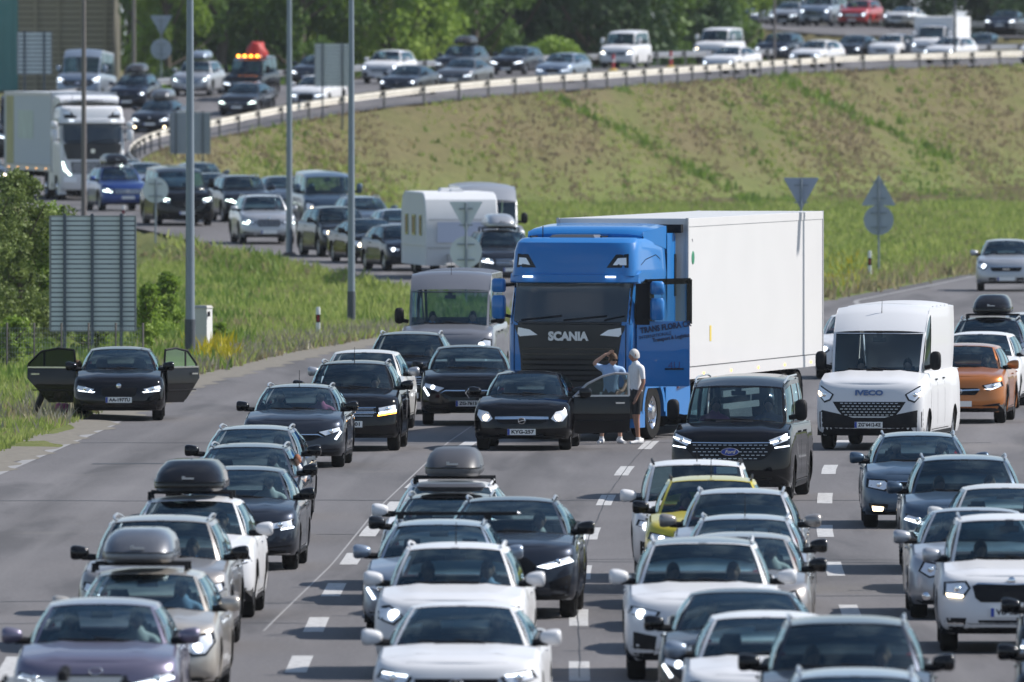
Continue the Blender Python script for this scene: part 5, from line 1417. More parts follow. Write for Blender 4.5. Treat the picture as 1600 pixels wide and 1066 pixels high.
line_strip('edge_line', lambda d: np.interp(d, [150, 194, 200], [-5.6, -6.05, -6.1]), 150, 196.5, .28, LINE)
line_strip('edge_line', lambda d: np.interp(d, [463, 513, 620], [9.9, 15.0, 27.2]), 440, 620, .16, WORN)
for f, (a, b_) in ((lambda d: -7.4, (293, 0)),): pass
for y, x0, x1, s_, w_ in ((300.5, -8.4, 9, .05, .10), (263, -9.6, 9.5, -.2, .12), (245.2, -3, .6, .1, .07), (232, .8, 9, .3, .10), (233.2, 1.0, 9, .2, .06), (218, .9, 8, .25, .08), (215.5, -8.5, -2, .3, .1), (207.8, -7.0, -2.4, -.1, .06), (285.5, -7.5, -3, .3, .3)):
    rows = []
    for k in range(30):
        x = x0 + (x1 - x0) * k / 29; yy = y + s_ * math.sin(x * .7) + .12 * math.sin(x * 3.1 + y); rows.append([(x, yy - w_, .003), (x, yy + w_, .003)])
    tag(MB().grid(rows, flip=True).build('tar_seam', TAR, None, 0), kind='structure')
# seam running along the lane line
rows = [[(float(xr(d) - 3.60 + .012 * math.sin(d * .23) + .006 * math.sin(d * 1.1)) - .007, d, .0065), (float(xr(d) - 3.60 + .012 * math.sin(d * .23) + .006 * math.sin(d * 1.1)) + .007, d, .0065)] for d in np.arange(190, 312, 1.5)]
tag(MB().grid(rows).build('tar_seam', TAR, None, 0), kind='structure')
# gravel verge between asphalt and grass
GRAV = mat('gravel', (.15, .135, .11), .95, noise=.5, nscale=5, bump=.5)
rows = []
for d in np.arange(150, 432, 1.0):
    e = float(le(d)); j = .25 * math.sin(d * 1.7) + .15 * math.sin(d * .63)
    rows.append([(e - .45 - abs(j), d, .05), (e - .1, d, .03), (e + .35 + j * .6, d, .004)])
tag(MB().grid(rows).build('gravel_verge', GRAV, None, 40), kind='structure')

# ------------------------------------------------------------------ grass and weeds
def tufts(name, pts, h, wd, m, blades=4, seed=1, lean=.35, droop=False):
    """upright blades at the points (n,3)"""
    r = np.random.default_rng(seed); n = len(pts); P = np.repeat(pts, blades, 0); N = len(P)
    P = P + np.stack([r.normal(0, wd * 1.6, N), r.normal(0, wd * 1.6, N), np.zeros(N)], 1)
    a = r.uniform(0, 2 * np.pi, N); H = h * r.uniform(.45, 1.25, N); w = wd * r.uniform(.5, 1.3, N)
    dx = np.cos(a) * w; dy = np.sin(a) * w * .5; lx = r.normal(0, lean, N) * H; ly = r.normal(0, lean, N) * H
    V = np.empty((N, 3, 3)); V[:, 0] = P + np.stack([-dx, -dy, -.03 * np.ones(N)], 1); V[:, 1] = P + np.stack([dx, dy, -.03 * np.ones(N)], 1); V[:, 2] = P + np.stack([lx, ly, H], 1)
    me = bpy.data.meshes.new(name); me.vertices.add(N * 3); me.vertices.foreach_set('co', V.reshape(-1)); me.loops.add(N * 3); me.loops.foreach_set('vertex_index', np.arange(N * 3)); me.polygons.add(N)
    me.polygons.foreach_set('loop_start', np.arange(N) * 3); me.polygons.foreach_set('loop_total', np.full(N, 3)); me.update(calc_edges=True); me.materials.append(m)
    o = bpy.data.objects.new(name, me); COL.objects.link(o); return tag(o, kind='stuff')
def sample(n, x0, x1, y0, y1, ok, seed):
    r = np.random.default_rng(seed); x = r.uniform(x0, x1, n); y = r.uniform(y0, y1, n); k = ok(x, y, r); x, y = x[k], y[k]
    return np.stack([x, y, ground_z(x, y)], 1)
def on_grass(x, y, r=None):
    d1, _ = near(RAMP, x, y); d2, _ = near(UPPER, x, y); d3, _ = near(RAMP_B, x, y); d1 = np.minimum(d1, d3)
    return ~((x > le(y) - .5) & (x < re_(y) + .3)) & (d1 > hwr(y) + .3) & (d2 > HWU + .5)
def clumpy(s, th=.0):
    return lambda x, y, r: on_grass(x, y) & ((np.sin(x * .8 + s) + np.sin(y * .11 * s + x * .3) + np.sin(x * 1.9 + y * .25 + 2 * s) * .7 + r.normal(0, .5, len(x))) > th)
tufts('grass', sample(40000, -17, 6, 325, 520, lambda x, y, r: on_grass(x, y), 2), .25, .045, GRASS, 4, 3)
tufts('grass', sample(30000, -17, -6, 255, 345, lambda x, y, r: on_grass(x, y), 92), .13, .035, GRASS, 5, 93)
tufts('grass', sample(15000, -17, 6, 300, 520, clumpy(1.3, .7), 4), .26, .05, DRY, 4, 5)
tufts('weeds', sample(9000, -17, 6, 325, 520, clumpy(2.1, 1.0), 6), .42, .08, WEED, 5, 7, .3)
tufts('grass', sample(30000, -14, 32, 440, 720, lambda x, y, r: on_grass(x, y) & (x > -12), 8), .32, .075, GRASS, 4, 9)
tufts('grass', sample(60000, -16, 36, 480, 860, clumpy(1.7, -.2), 10), .17, .08, DRY, 3, 11)
tufts('grass', sample(50000, -16, 36, 560, 860, clumpy(2.9, .0), 60), .17, .08, GRASS, 3, 61)
tufts('grass', sample(60000, -16, 36, 560, 860, clumpy(.7, .1), 62), .17, .085, DRYB, 3, 63)
tufts('weeds', sample(22000, -16, 36, 560, 860, clumpy(4.1, 1.6), 64), .26, .11, WEED, 4, 65)
def ditch(x, y, r):
    px = 800 + FOC * x / y; py = HOR + FOC * (CAM_H - ground_z(x, y)) / y
    t_ = (px - 1215) / (1490 - 1215); line = 125 + 130 * t_; t2 = (px - 860) / 330; l2 = 150 + 175 * t2
    return on_grass(x, y) & (((t_ > 0) & (t_ < 1) & (abs(py - line) < 6 + r.normal(0, 3, len(x)))) | ((t2 > 0) & (t2 < 1) & (abs(py - l2) < 6 + r.normal(0, 3, len(x)))))
tufts('weeds', sample(60000, -5, 34, 560, 860, ditch, 12), .38, .12, WEED, 3, 13)
def edge_(x, y, r): e = le(y) - x; return (y > 318 + r.normal(0, 8, len(x))) & (e > .4) & (e < 2.2 + r.normal(0, .5, len(x))) & on_grass(x, y)
tufts('roadside_flowers', sample(30000, -14, 4, 285, 432, edge_, 14)[:9000], .30, .04, LILAC, 3, 15)
tufts('roadside_grass', sample(30000, -14, 4, 285, 432, edge_, 16), .20, .045, DRY, 4, 17)
tufts('roadside_grass', sample(20000, 5, 40, 420, 640, lambda x, y, r: (np.abs(le(y) - x - 1.2) < 1.0 + r.normal(0, .3, len(x))), 18), .35, .07, DRY, 4, 19)

def leafcloud(name, blobs, n, ls, seed=0, flat=.55):
    """leaf faces scattered through ellipsoid clumps (x,y,z,r)"""
    r = np.random.default_rng(seed); B = np.array(blobs, float); wt = B[:, 3] ** 2; k = r.choice(len(B), n, p=wt / wt.sum())
    u = r.normal(size=(n, 3)); u /= np.linalg.norm(u, axis=1)[:, None]; rad = B[k, 3] * r.uniform(.25, 1.0, n) ** .45
    C = B[k, :3] + u * rad[:, None] * np.array([1, 1, .85])
    a = r.normal(size=(n, 3)) + u * .6; a /= np.linalg.norm(a, axis=1)[:, None]; tdir = np.cross(a, r.normal(size=(n, 3))); tdir /= np.linalg.norm(tdir, axis=1)[:, None]; bdir = np.cross(a, tdir)
    s = ls * r.uniform(.6, 1.4, n)[:, None]
    V = np.empty((n, 4, 3)); V[:, 0] = C - tdir * s; V[:, 1] = C - bdir * s * flat; V[:, 2] = C + tdir * s; V[:, 3] = C + bdir * s * flat
    me = bpy.data.meshes.new(name); me.vertices.add(n * 4); me.vertices.foreach_set('co', V.reshape(-1)); me.loops.add(n * 4); me.loops.foreach_set('vertex_index', np.arange(n * 4)); me.polygons.add(n)
    me.polygons.foreach_set('loop_start', np.arange(n) * 4); me.polygons.foreach_set('loop_total', np.full(n, 4)); me.update(calc_edges=True)
    me.materials.append(TREEM[0]); return me

CROWNS = []
for s in range(5):
    r = np.random.default_rng(40 + s); bl = []
    for k in range(44):
        z = r.uniform(.10, 1); rr = .46 * math.sin(math.pi * min(1, .12 + .80 * z)) ** .6; a = r.uniform(0, 6.28); q = rr * r.uniform(.2, 1) ** .5
        bl.append((q * math.cos(a), q * math.sin(a), z, r.uniform(.07, .16)))
    CROWNS.append(leafcloud('crown', bl, 9000, .020, 50 + s))
def trunkmesh(s):
    r = random.Random(s); mb = MB(); mb.tube([(0, 0, -.02), (.01, 0, .2), (-.01, .01, .5), (.02, 0, .85)], [.03, .024, .016, .006], 8)
    for k in range(9):
        z = .15 + .07 * k; a = r.uniform(0, 6.28); q = .28 - .02 * k
        mb.tube([(0, 0, z), (q * .5 * math.cos(a), q * .5 * math.sin(a), z + .08), (q * math.cos(a), q * math.sin(a), z + .2)], [.011, .008, .003], 5)
    me = mb.mesh('trunk'); me.materials.append(BARK); return me
TRUNKS = [trunkmesh(k) for k in range(3)]
def tree(label, x, y, h, w, m, z=None, k=0, group='trees along the back of the ramp', name='tree'):
    z = gz(x, y) if z is None else z
    t_ = empty(name, (x, y, z), random.uniform(0, 6)); tag(t_, label, 'tree', group)
    o = bpy.data.objects.new('trunk', TRUNKS[k % 3]); COL.objects.link(o); o.parent = t_; o.scale = (h * 1.2, h * 1.2, h)
    c = bpy.data.objects.new('crown', CROWNS[k % 5]); COL.objects.link(c); c.parent = t_; c.scale = (w, w, h); c.material_slots[0].link = 'OBJECT'; c.material_slots[0].material = m
    return t_
# wood behind the ramp: pixel column, distance, height, width, foliage
tn = 0
TREES = [(262, 862, 9, 5.2, 0), (300, 872, 11, 6.5, 0), (348, 866, 11, 8, 1), (405, 880, 12, 9, 0), (470, 868, 10, 8, 1), (540, 885, 13, 9, 0), (612, 872, 11, 8, 0), (650, 890, 12, 9, 1), (700, 905, 13, 9, 2), (742, 880, 10, 7, 1), (800, 900, 13, 9, 2), (862, 905, 13, 10, 2), (925, 900, 13, 10, 2), (985, 910, 13, 10, 1), (1045, 918, 12, 9, 2), (1100, 925, 11, 8, 1), (1130, 940, 9, 6, 0),
         (205, 938, 14, 6.5, 1), (290, 900, 13, 7, 1), (335, 905, 14, 9, 2), (370, 905, 14, 10, 2), (440, 908, 14, 10, 2), (580, 915, 15, 11, 2), (680, 930, 15, 11, 2), (760, 935, 15, 11, 2), (890, 935, 15, 11, 2), (1010, 945, 15, 11, 2)]
ADJ = ['narrow', 'broad', 'rounded', 'bushy', 'tall']; COLN = ['bright green', 'mid green', 'dark green', 'grey green']
def behind(px):
    refs = [(165, 'the striped hall'), (252, 'the two far sign backs'), (330, 'the silver SUV with roof box'), (400, 'the rescue van with amber lights'), (480, 'the half-hidden car'), (545, 'the grey sign panel'), (610, 'the white SUV on the ramp'), (720, 'the dark car with a roof box'), (805, 'the dark estate'), (890, 'the car with pale side'), (975, 'the old white van'), (1050, 'the red channel post'), (1120, 'the white delivery van'), (1165, 'the blue-grey car')]
    return min(refs, key=lambda r: abs(r[0] - px))[1]
for i, (px, d, h, w, k) in enumerate(TREES):
    row = 'front row' if i < 17 else 'back row'
    side_ = 'left' if i % 2 else 'right'
    tree('%s %s tree (%s) behind %s' % (ADJ[i % 5], COLN[k], row, behind(px)), (px - 800) / FOC * d, d, h, w, TREEM[k], k=i)
for i, (px, d, h, w) in enumerate([(1180, 1080, 9, 11), (1270, 1090, 10, 12), (1370, 1085, 9, 12), (1470, 1090, 11, 12), (1560, 1085, 10, 12), (1650, 1090, 10, 12)]):
    tree('%s far tree fading blue above the upper road, %s' % (ADJ[i % 5], ['leftmost', 'second from left', 'above the red car', 'above the white box lorry', 'above the dark SUV', 'rightmost'][i]), (px - 800) / FOC * d, d, h, w, TREEM[2], z=6, k=i + 2, group='far trees above the upper road')
# low bushes in front of the wood
bl = [(random.uniform(-.45, .45), random.uniform(-.3, .3), random.uniform(.1, .5), random.uniform(.12, .25)) for _ in range(26)]
BUSHM = leafcloud('bush', bl, 3500, .035, 77)
def bush(label, x, y, h, w, m, group=None, name='bush'):
    o = bpy.data.objects.new(name, BUSHM); COL.objects.link(o); o.location = (x, y, gz(x, y) - .05); o.scale = (w, w, h * 1.4); o.rotation_euler.z = random.uniform(0, 6)
    o.material_slots[0].link = 'OBJECT'; o.material_slots[0].material = m; return tag(o, label, 'bush', group)
for i, px in enumerate(range(236, 1130, 42)):
    d = 835 + (i * 37 % 23); x = (px - 800) / FOC * d
    if on_grass(np.array([x]), np.array([d]))[0]:
        bush('low %s bush number %s' % (COLN[i % 3], i) if False else 'low %s bush behind %s' % (['rounded', 'ragged', 'wide', 'small'][i % 4] + ' ' + COLN[(i * 2) % 3], behind(px)), x, d, 2.2 + (i % 3) * .5, 3.4, TREEM[(i * 2) % 3], 'bushes at the foot of the wood')
# left: big willow-like tree and thicket
def thicket(px, base, h, w, k, label, name='shrub', leaf=12000, ls=.06, seed=0, m=3):
    p = hit(px, base, False); r = np.random.default_rng(seed); bl = []
    for _ in range(110):
        z = r.uniform(.05, 1) * h; q = w * .5 * math.sin(math.pi * min(1, .30 + .66 * z / h)) * (1 + .35 * r.normal()); a = r.uniform(0, 6.28); rr = abs(q) * r.uniform(.0, 1)
        bl.append((rr * math.cos(a), rr * math.sin(a), z, r.uniform(.16, .42) * min(1, h / 3)))
    t_ = empty(name, p); tag(t_, label, 'tree' if name == 'tree' else 'shrub')
    me = leafcloud('crown', bl, leaf, ls, seed); me.materials.clear(); me.materials.append(TREEM[m]); c = bpy.data.objects.new('crown' if name == 'tree' else 'foliage', me); COL.objects.link(c); c.parent = t_
    tb_ = MB().tube([(0, 0, -.1), (.05, 0, h * .4), (0, .1, h * .8)], [.09 * h / 4, .06 * h / 4, .02], 7)
    for q in range(7):
        a = q * .9; tb_.tube([(0, 0, h * .1 + q * h * .07), (w * .3 * math.cos(a), w * .3 * math.sin(a), h * .35 + q * h * .08)], [.03, .01], 5)
    tb_.build('trunk' if name == 'tree' else 'stem', BARK, t_); return t_
thicket(28, 548, 4.3, 3.6, 0, 'large dark willow-like tree at the left edge beside the big sign', 'tree', 16000, .055, 3, 3)
thicket(-25, 560, 4.6, 3.2, 0, 'dark tree cut by the left edge of the picture', 'tree', 12000, .055, 8, 3)
thicket(76, 545, 3.4, 1.5, 0, 'slim bright green young tree just left of the big sign', 'shrub', 7000, .05, 4, 0)
thicket(88, 520, 2.9, 1.6, 0, 'light green shrub showing above the left post of the big sign', 'shrub', 7000, .05, 5, 0)
thicket(232, 545, 1.5, 1.1, 0, 'leafy green shrub between the big sign and lamp post', 'shrub', 2600, .05, 6, 0)
thicket(262, 530, 1.6, 1.2, 0, 'tall weedy bush just left of the lamp post', 'shrub', 5000, .05, 7, 0)
thicket(150, 565, .9, 2.2, 0, 'low green bush under the big sign panel', 'shrub', 5000, .05, 9, 0)
thicket(20, 575, 1.1, 1.6, 0, 'low yellow-green bush at the wire fence', 'shrub', 4000, .05, 10, 0)
thicket(345, 540, .55, .8, 0, 'low patch of yellow flowering weeds by the concrete cabinet', 'shrub', 1500, .035, 11, 0)
for px, py, k in ((330, 430, 0), (350, 432, 0), (535, 455, 1), (590, 470, 2), (100, 600, 3), (745, 160, 4), (585, 240, 5), (1480, 260, 6)): pass
p = [hit(300 + 60 * random.random(), 545 + 30 * random.random(), False)[:] for _ in range(110)]
tufts('yellow_flowers', np.array(p), .5, .05, YEL, 4, 31)
p = [hit(1290 + 60 * random.random(), 405 + 50 * random.random(), False)[:] for _ in range(120)]
tufts('yellow_flowers', np.array(p), .35, .05, YEL, 2, 32)

# ------------------------------------------------------------------ street furniture
def lamp_post(px, gy, label, r0=.12, base=None, m=POLE, h=11, dark=0, name='lamp_post', arm=True, p=None, d=None):
    if d: x_ = (px - 800) / FOC * d; p = Vector((x_, d, gz(x_, d)))
    p = p or hit(px, gy, False); t_ = empty(name, p); tag(t_, label, 'lamp post' if name == 'lamp_post' else 'pole', 'tall poles along the roads')
    MB().tube([(0, 0, .1 - .3), (0, 0, h * .5), (0, 0, h)], [r0, r0 * .82, r0 * .6], 14).build('shaft', m, t_, 60)
    if dark: MB().tube([(0, 0, -.1), (0, 0, dark)], [r0 * 1.12, r0 * 1.10], 14).build('painted_base', POLEB, t_, 60)
    if base: MB().box((0, 0, .10), (.62, .62, .24), taper=(.55, .55)).build('base_plate', mat('rusty_base', (.10, .09, .085), .8), t_)
    if arm:
        MB().tube([(0, 0, h - .05), (.3, 0, h + .5), (1.4, 0, h + .8)], [r0 * .6, r0 * .5, r0 * .4], 10).build('bracket', m, t_)
        MB().box((1.7, 0, h + .8), (.9, .3, .14), taper=(.7, .7)).build('lantern', SILV, t_)
    return t_
lamp_post(297, 566, 'grey lamp post with dark base beside the concrete cabinet', .115, dark=1.0)
lamp_post(452, 405, 'grey lamp post on a base plate at the ramp edge', .11, base=True)
lamp_post(549, 512, 'grey lamp post with dark base right of the striped marker post', .10, dark=.95)
lamp_post(131, 345, 'weathered brown pole in front of the white lorry', .10, m=WOODP, name='pole', arm=False)
lamp_post(209, 122, 'grey pole before the wood behind the far sign backs', .12, m=WOODP, name='pole', arm=False, d=790)
lamp_post(1210, 84, 'thin pole in front of the dark SUV on the far ramp', .07, m=WOODP, name='pole', arm=False, d=833)
lamp_post(1492, 62, 'thin dark pole in front of the white box lorry', .07, m=POLEB, name='pole', arm=False, d=842)
# the post whose shadow falls on the trailer stands out of frame
lamp_post(0, 0, 'lamp post beyond the right shoulder shading the trailer', .13, p=Vector((12.9, 317.5, 0)), h=12)

def panel_sign(cx, base_py, z0, z1, w, label, posts, m, slats=0, p=None, name='road_sign_back', pw=.07):
    p = p or hit(cx, base_py, False); t_ = empty(name, p); tag(t_, label, 'road sign')
    MB().box((0, .03, (z0 + z1) / 2), (w, .02, z1 - z0)).build('sign_panel', POSTD if slats else m, t_, 0)
    e = MB()
    for c, d in (((-w / 2, 0, (z0 + z1) / 2), (.035, .05, z1 - z0)), ((w / 2, 0, (z0 + z1) / 2), (.035, .05, z1 - z0)), ((0, 0, z0), (w, .05, .035)), ((0, 0, z1), (w, .05, .035))): e.box(c, d)
    e.build('edge_frame', GALV, t_, 0)
    sl = None
    for k in range(slats):
        z = z0 + (z1 - z0) * (k + .5) / slats
        o = MB().box((0, .008, z), (w - .06, .05, (z1 - z0) / slats * .74)).build('slat', m, t_, 0) if sl is None else bpy.data.objects.new('slat', sl.data)
        if sl is not None: COL.objects.link(o); o.parent = t_; o.location.z = (z1 - z0) / slats * k
        else: sl = o
    for x in posts:
        MB().box((x, -.06, (z1 + .06 - .3) / 2), (pw, .06, z1 + .06 + .3))    .build('post', POSTD, t_, 0)
    return t_
P_ = hit(145, 566, False)
s = P_.y / FOC
panel_sign(145, 566, (566 - 517) * s, (566 - 338) * s, 134 * s, 'large grey road sign seen from behind with horizontal ribs and three posts', [(101 - 145) * s, (144 - 145) * s, (189.5 - 145) * s], SIGNB, 24)
P_ = hit(297, 258, False); s = P_.y / FOC
panel_sign(297, 258, (258 - 240) * s, (258 - 176) * s, 63 * s, 'grey two-post sign back on the bank beside the first lamp post', [-22 * s, 20 * s], SIGND, 14)
P_ = hit(519, 196, False); s = P_.y / FOC
panel_sign(519, 196, (196 - 137) * s, (196 - 71) * s, 54 * s, 'grey sign back standing by the guardrail between two lamp posts', [-15 * s, 16 * s], SIGNB, 12)
s = 660 / FOC
panel_sign(20, 0, CAM_H - 58 * s - 2.4, CAM_H + 10 * s - 2.4, 56 * s, 'pale sign back at the left edge behind the white lorry', [-16 * s, 16 * s], SIGNB, 10, p=Vector(((20 - 800) * s, 690, 2.4)))
def sign_back(px, base, items, label, p=None, m=SIGND, hgt=None, rz=0):
    p = p or hit(px, base, False); s = p.y / FOC; t_ = empty('road_sign_back', p, rz); tag(t_, label, 'road sign')
    top = 0
    for kind, cy, size in items:
        z = (CAM_H - (cy - HOR) * s) - p.z; r = size / 2 * s; top = max(top, z + r)
        mb = MB()
        if kind == 'circle': mb.lathe([(0, .0), (r, .0), (r, .025), (r * .985, .03), (0, .03)], (0, .05, z), 'y', 28)
        else:
            sg = 1 if kind == 'up' else -1; h = r * .90
            pts = [(-r, -h * sg), (r, -h * sg), (0, h * sg)]; q = []
            for i in range(3):
                a, b_, c_ = Vector(pts[i - 1]), Vector(pts[i]), Vector(pts[(i + 1) % 3])
                for t2 in (.08, .03): q.append(b_.lerp(a, t2))
                for t2 in (.03, .08): q.append(b_.lerp(c_, t2))
            if sg < 0: q = q[::-1]
            n_ = len(q); v = [(x, .05, z + y) for x, y in q] + [(x, .08, z + y) for x, y in q]
            mb.add(v, [tuple(range(n_)), tuple(range(n_, 2 * n_))[::-1]] + [(i, n_ + i, n_ + (i + 1) % n_, (i + 1) % n_) for i in range(n_)])
        mb.build('sign_plate', m, t_, 30)
        for dz in (-.3, .3): MB().box((0, .03, z + dz * r * 1.6), (r * (1.1 if kind == 'circle' else .8), .03, .035)).build('clamp', POLE, t_, 0)
    MB().tube([(0, 0, -.2), (0, 0, top - .08)], .032, 10).build('post', POLE, t_, 60)
    return t_
sign_back(728, 493, [('down', 339, 53), ('circle', 394, 50)], 'inverted triangle over a disc sign back before the caravan', p=Vector(((728 - 800) / FOC * 441, 441, .03)), m=SIGNB)
sign_back(243, 376, [('circle', 297, 40)], 'single disc sign back at the ramp edge before the black van', m=SIGNB)
sign_back(252, 128, [('down', 40, 35), ('circle', 77, 33)], 'far inverted triangle over a disc sign back before the wood', m=SIGND, p=Vector(((252 - 800) / FOC * 782, 782, gz((252 - 800) / FOC * 782, 782))))
sign_back(1373, 429, [('up', 297, 54), ('circle', 344, 47)], 'upright triangle over a disc sign back on the right verge')
sign_back(1252, 495, [('down', 303, 56)], 'inverted triangle sign back rising above the white trailer', p=Vector(((1252 - 800) / FOC * 447, 447, .03)))
RED = mat('red_reflector', (.28, .01, .02), .4); WHT = mat('white_post', (.72, .72, .70), .5)
def marker_post(px, gy, label, h=.9):
    p = hit(px, gy, False); t_ = empty('marker_post', p); tag(t_, label, 'marker post')
    MB().rings([(-.1, .055, -.05, .05, .03, .03), (h - .1, .055, -.05, .05, .03, .03), (h, .045, -.02, .045, .03, .02)], na=3, ns=2).build('post_body', WHT, t_)
    MB().rings([(h * .50, .0575, -.053, .053, .03, .03), (h * .76, .0575, -.053, .053, .03, .03)], na=3, ns=2, cap=False).build('black_band', BLK, t_)
    MB().box((0, -.056, h * .63), (.06, .008, .16)).build('reflector', RED, t_, 0)
marker_post(497, 528, 'white marker post with red reflector between two lamp posts', .78)
marker_post(1359, 438, 'white marker post with red reflector beside the triangle and disc sign', .92)
marker_post(193, 348, 'small white marker post behind the big sign panel', .6)
p = hit(317, 555, False); t_ = empty('cabinet', p); tag(t_, 'white concrete utility cabinet standing right of the lamp post', 'cabinet')
MB().box((0, 0, .55), (.36, .32, 1.14), rz=R(-24), taper=(.96, .96)).build('cabinet_body', mat('cabinet_white', (.62, .62, .60), .8, noise=.12, nscale=6), t_, 0)
MB().box((0, 0, 1.15), (.39, .35, .06), rz=R(-24), taper=(.8, .8)).build('cabinet_cap', CONC, t_, 0)
MB().box((.15, -.17, .98), (.05, .02, .12), rz=R(-24)).build('vent_hole', BLK, t_, 0)
# wire fence on the left
t_ = empty('wire_fence', hit(30, 580, False)); tag(t_, 'low wire fence with thin posts before the left-edge trees', 'fence')
fp = [(-.9 + .62 * k) for k in range(7)]
for x in fp: MB().tube([(x, 0, -.2), (x, 0, 1.1)], .025, 6).build('fence_post', WOODP, t_)
w_ = MB()
for k in range(9): w_.tube([(fp[0], 0, .1 + .11 * k), (fp[-1], 0, .1 + .11 * k)], .004, 4)
for k in range(60): w_.tube([(fp[0] + k * .062, 0, .1), (fp[0] + k * .062, 0, 1.0)], .003, 3)
w_.build('wire_mesh', GALV, t_)['kind'] = 'stuff'
# channel posts on the ramp
for px, gy, lb in ((958, 112, 'red channel post on a yellow foot before the old white van'), (1048, 107, 'red channel post on a yellow foot left of the white delivery van')):
    p = hit(px, gy); t_ = empty('channel_post', p); tag(t_, lb, 'channel post', 'red channel posts on the far ramp')
    MB().rings([(0, .28, -.2, .2, .1, .1), (.10, .24, -.16, .16, .1, .1), (.16, .12, -.08, .08, .05, .05)]).build('foot', mat('yellow_rubber', (.6, .42, .10), .6), t_)
    MB().tube([(0, 0, .1), (0, 0, .9)], [.09, .075], 10).build('post_body', mat('red_plastic', (.42, .03, .04), .5), t_)
    MB().tube([(0, 0, .5), (0, 0, .62)], [.088, .085], 10).build('reflective_band', WHT, t_)

# guardrails
def guardrail(label, path, off, y0, y1, post=4.0, upd=0, rm=None):
    P = np.array([q for q in path if y0 < q[1] < y1]); tt = np.gradient(P, axis=0); L = np.hypot(tt[:, 0], tt[:, 1]); nx, ny = tt[:, 1] / L, -tt[:, 0] / L
    sg = 1 if nx.mean() > 0 else -1
    if callable(off): o_ = np.array([off(y) for y in P[:, 1]])
    else: o_ = np.full(len(P), off)
    Q = np.stack([P[:, 0] + sg * nx * o_, P[:, 1] + sg * ny * o_, P[:, 2]], 1)
    seg = np.hypot(*np.diff(Q[:, :2], axis=0).T); cum = np.concatenate([[0], np.cumsum(seg)])
    def at(s): return np.array([np.interp(s, cum, Q[:, k]) for k in range(3)])
    t_ = empty('guardrail', (0, 0, 0)); tag(t_, label, 'guardrail')
    prof = [(.0, .45), (.05, .49), (.05, .54), (.0, .60), (.0, .62), (.05, .68), (.05, .73), (.0, .77)]
    s = 0; tot = cum[-1]; s_ = 0
    while s < tot - .5:
        e = min(s + post, tot); rows = []
        for k in range(4):
            c_ = at(s + (e - s) * k / 3); d_ = at(min(s + .5, tot)) - at(max(s - .5, 0)); l = math.hypot(d_[0], d_[1]); n_ = np.array([d_[1], -d_[0]]) / l * sg
            rows.append([(c_[0] + n_[0] * (-a), c_[1] + n_[1] * (-a), c_[2] + z) for a, z in prof])
        MB().grid(rows).build('rail_beam', rm or RAILM, t_, 40)
        c_ = at(s); n2 = n_
        ang = math.atan2(n_[1], n_[0])
        MB().box((c_[0] + n2[0] * .12, c_[1] + n2[1] * .12, c_[2] + .22), (.08, .12, 1.04), rz=ang).box((c_[0] + n2[0] * .03, c_[1] + n2[1] * .03, c_[2] + .61), (.24, .14, .16), rz=ang).build('rail_post', mat('rail_post_steel', (.10, .10, .10), .6, .3), t_, 0)
        s += post
guardrail('weathered guardrail along the near edge of the curving ramp', RP, lambda y: float(hwr(y)) - .3, 655, 905)
guardrail('weathered guardrail along the edge of the upper road', UP, 4.2, 880, 985)
guardrail('guardrail on the far edge of the ramp below the wood', RP, lambda y: -11.8, 735, 905, rm=GALV)

# hall on the left, behind the queue
d_ = 905; s = d_ / FOC
hx0, hx1 = (-60 - 800) * s, (176 - 800) * s; hz = gz(hx1, d_) - .5
t_ = empty('hall', (hx0, d_, 0)); tag(t_, 'long hall with brown horizontal boarding and a teal ribbed end', 'building')
OLV = mat('olive_boarding', (.40, .34, .22), .8, noise=.25, nscale=.6); TEAL = mat('teal_cladding', (.12, .33, .30), .6, noise=.1, nscale=1)
xm_ = (28 - 800) * s - hx0; xe = hx1 - hx0
MB().box(((xm_ + xe) / 2, 9, 8), (xe - xm_, 18, 13)).build('wall', mat('hall_wall', (.10, .095, .07), .85), t_, 0)
MB().box((xm_ / 2, 8.9, 8), (xm_, 18, 13)).build('end_wall', TEAL, t_, 0)
b0 = None
for k in range(36):
    z = 2.2 + k * .33
    if b0 is None: b0 = MB().box(((xm_ + xe) / 2, -.03, z), (xe - xm_, .06, .27), rx=R(-6)).build('siding_board', OLV, t_, 0)
    else:
        o = bpy.data.objects.new('siding_board', b0.data); COL.objects.link(o); o.parent = t_; o.location.z = k * .33
b0 = None
for k in range(int(xm_ / .5)):
    if b0 is None: b0 = MB().box((.25, -.13, 8), (.18, .08, 13), taper=(1, 1)).build('cladding_rib', TEAL, t_, 0)
    else:
        o = bpy.data.objects.new('cladding_rib', b0.data); COL.objects.link(o); o.parent = t_; o.location.x = k * .5
for k in range(4): MB().box((xm_ + 1 + k * (xe - xm_ - 1.4) / 3, -.10, 8), (.16, .14, 13)).build('wall_post', OLV, t_, 0)
MB().box((xe / 2, 8.7, 14.6), (xe + .6, 19, .3)).build('roof', mat('hall_roof', (.2, .2, .2), .7), t_, 0)
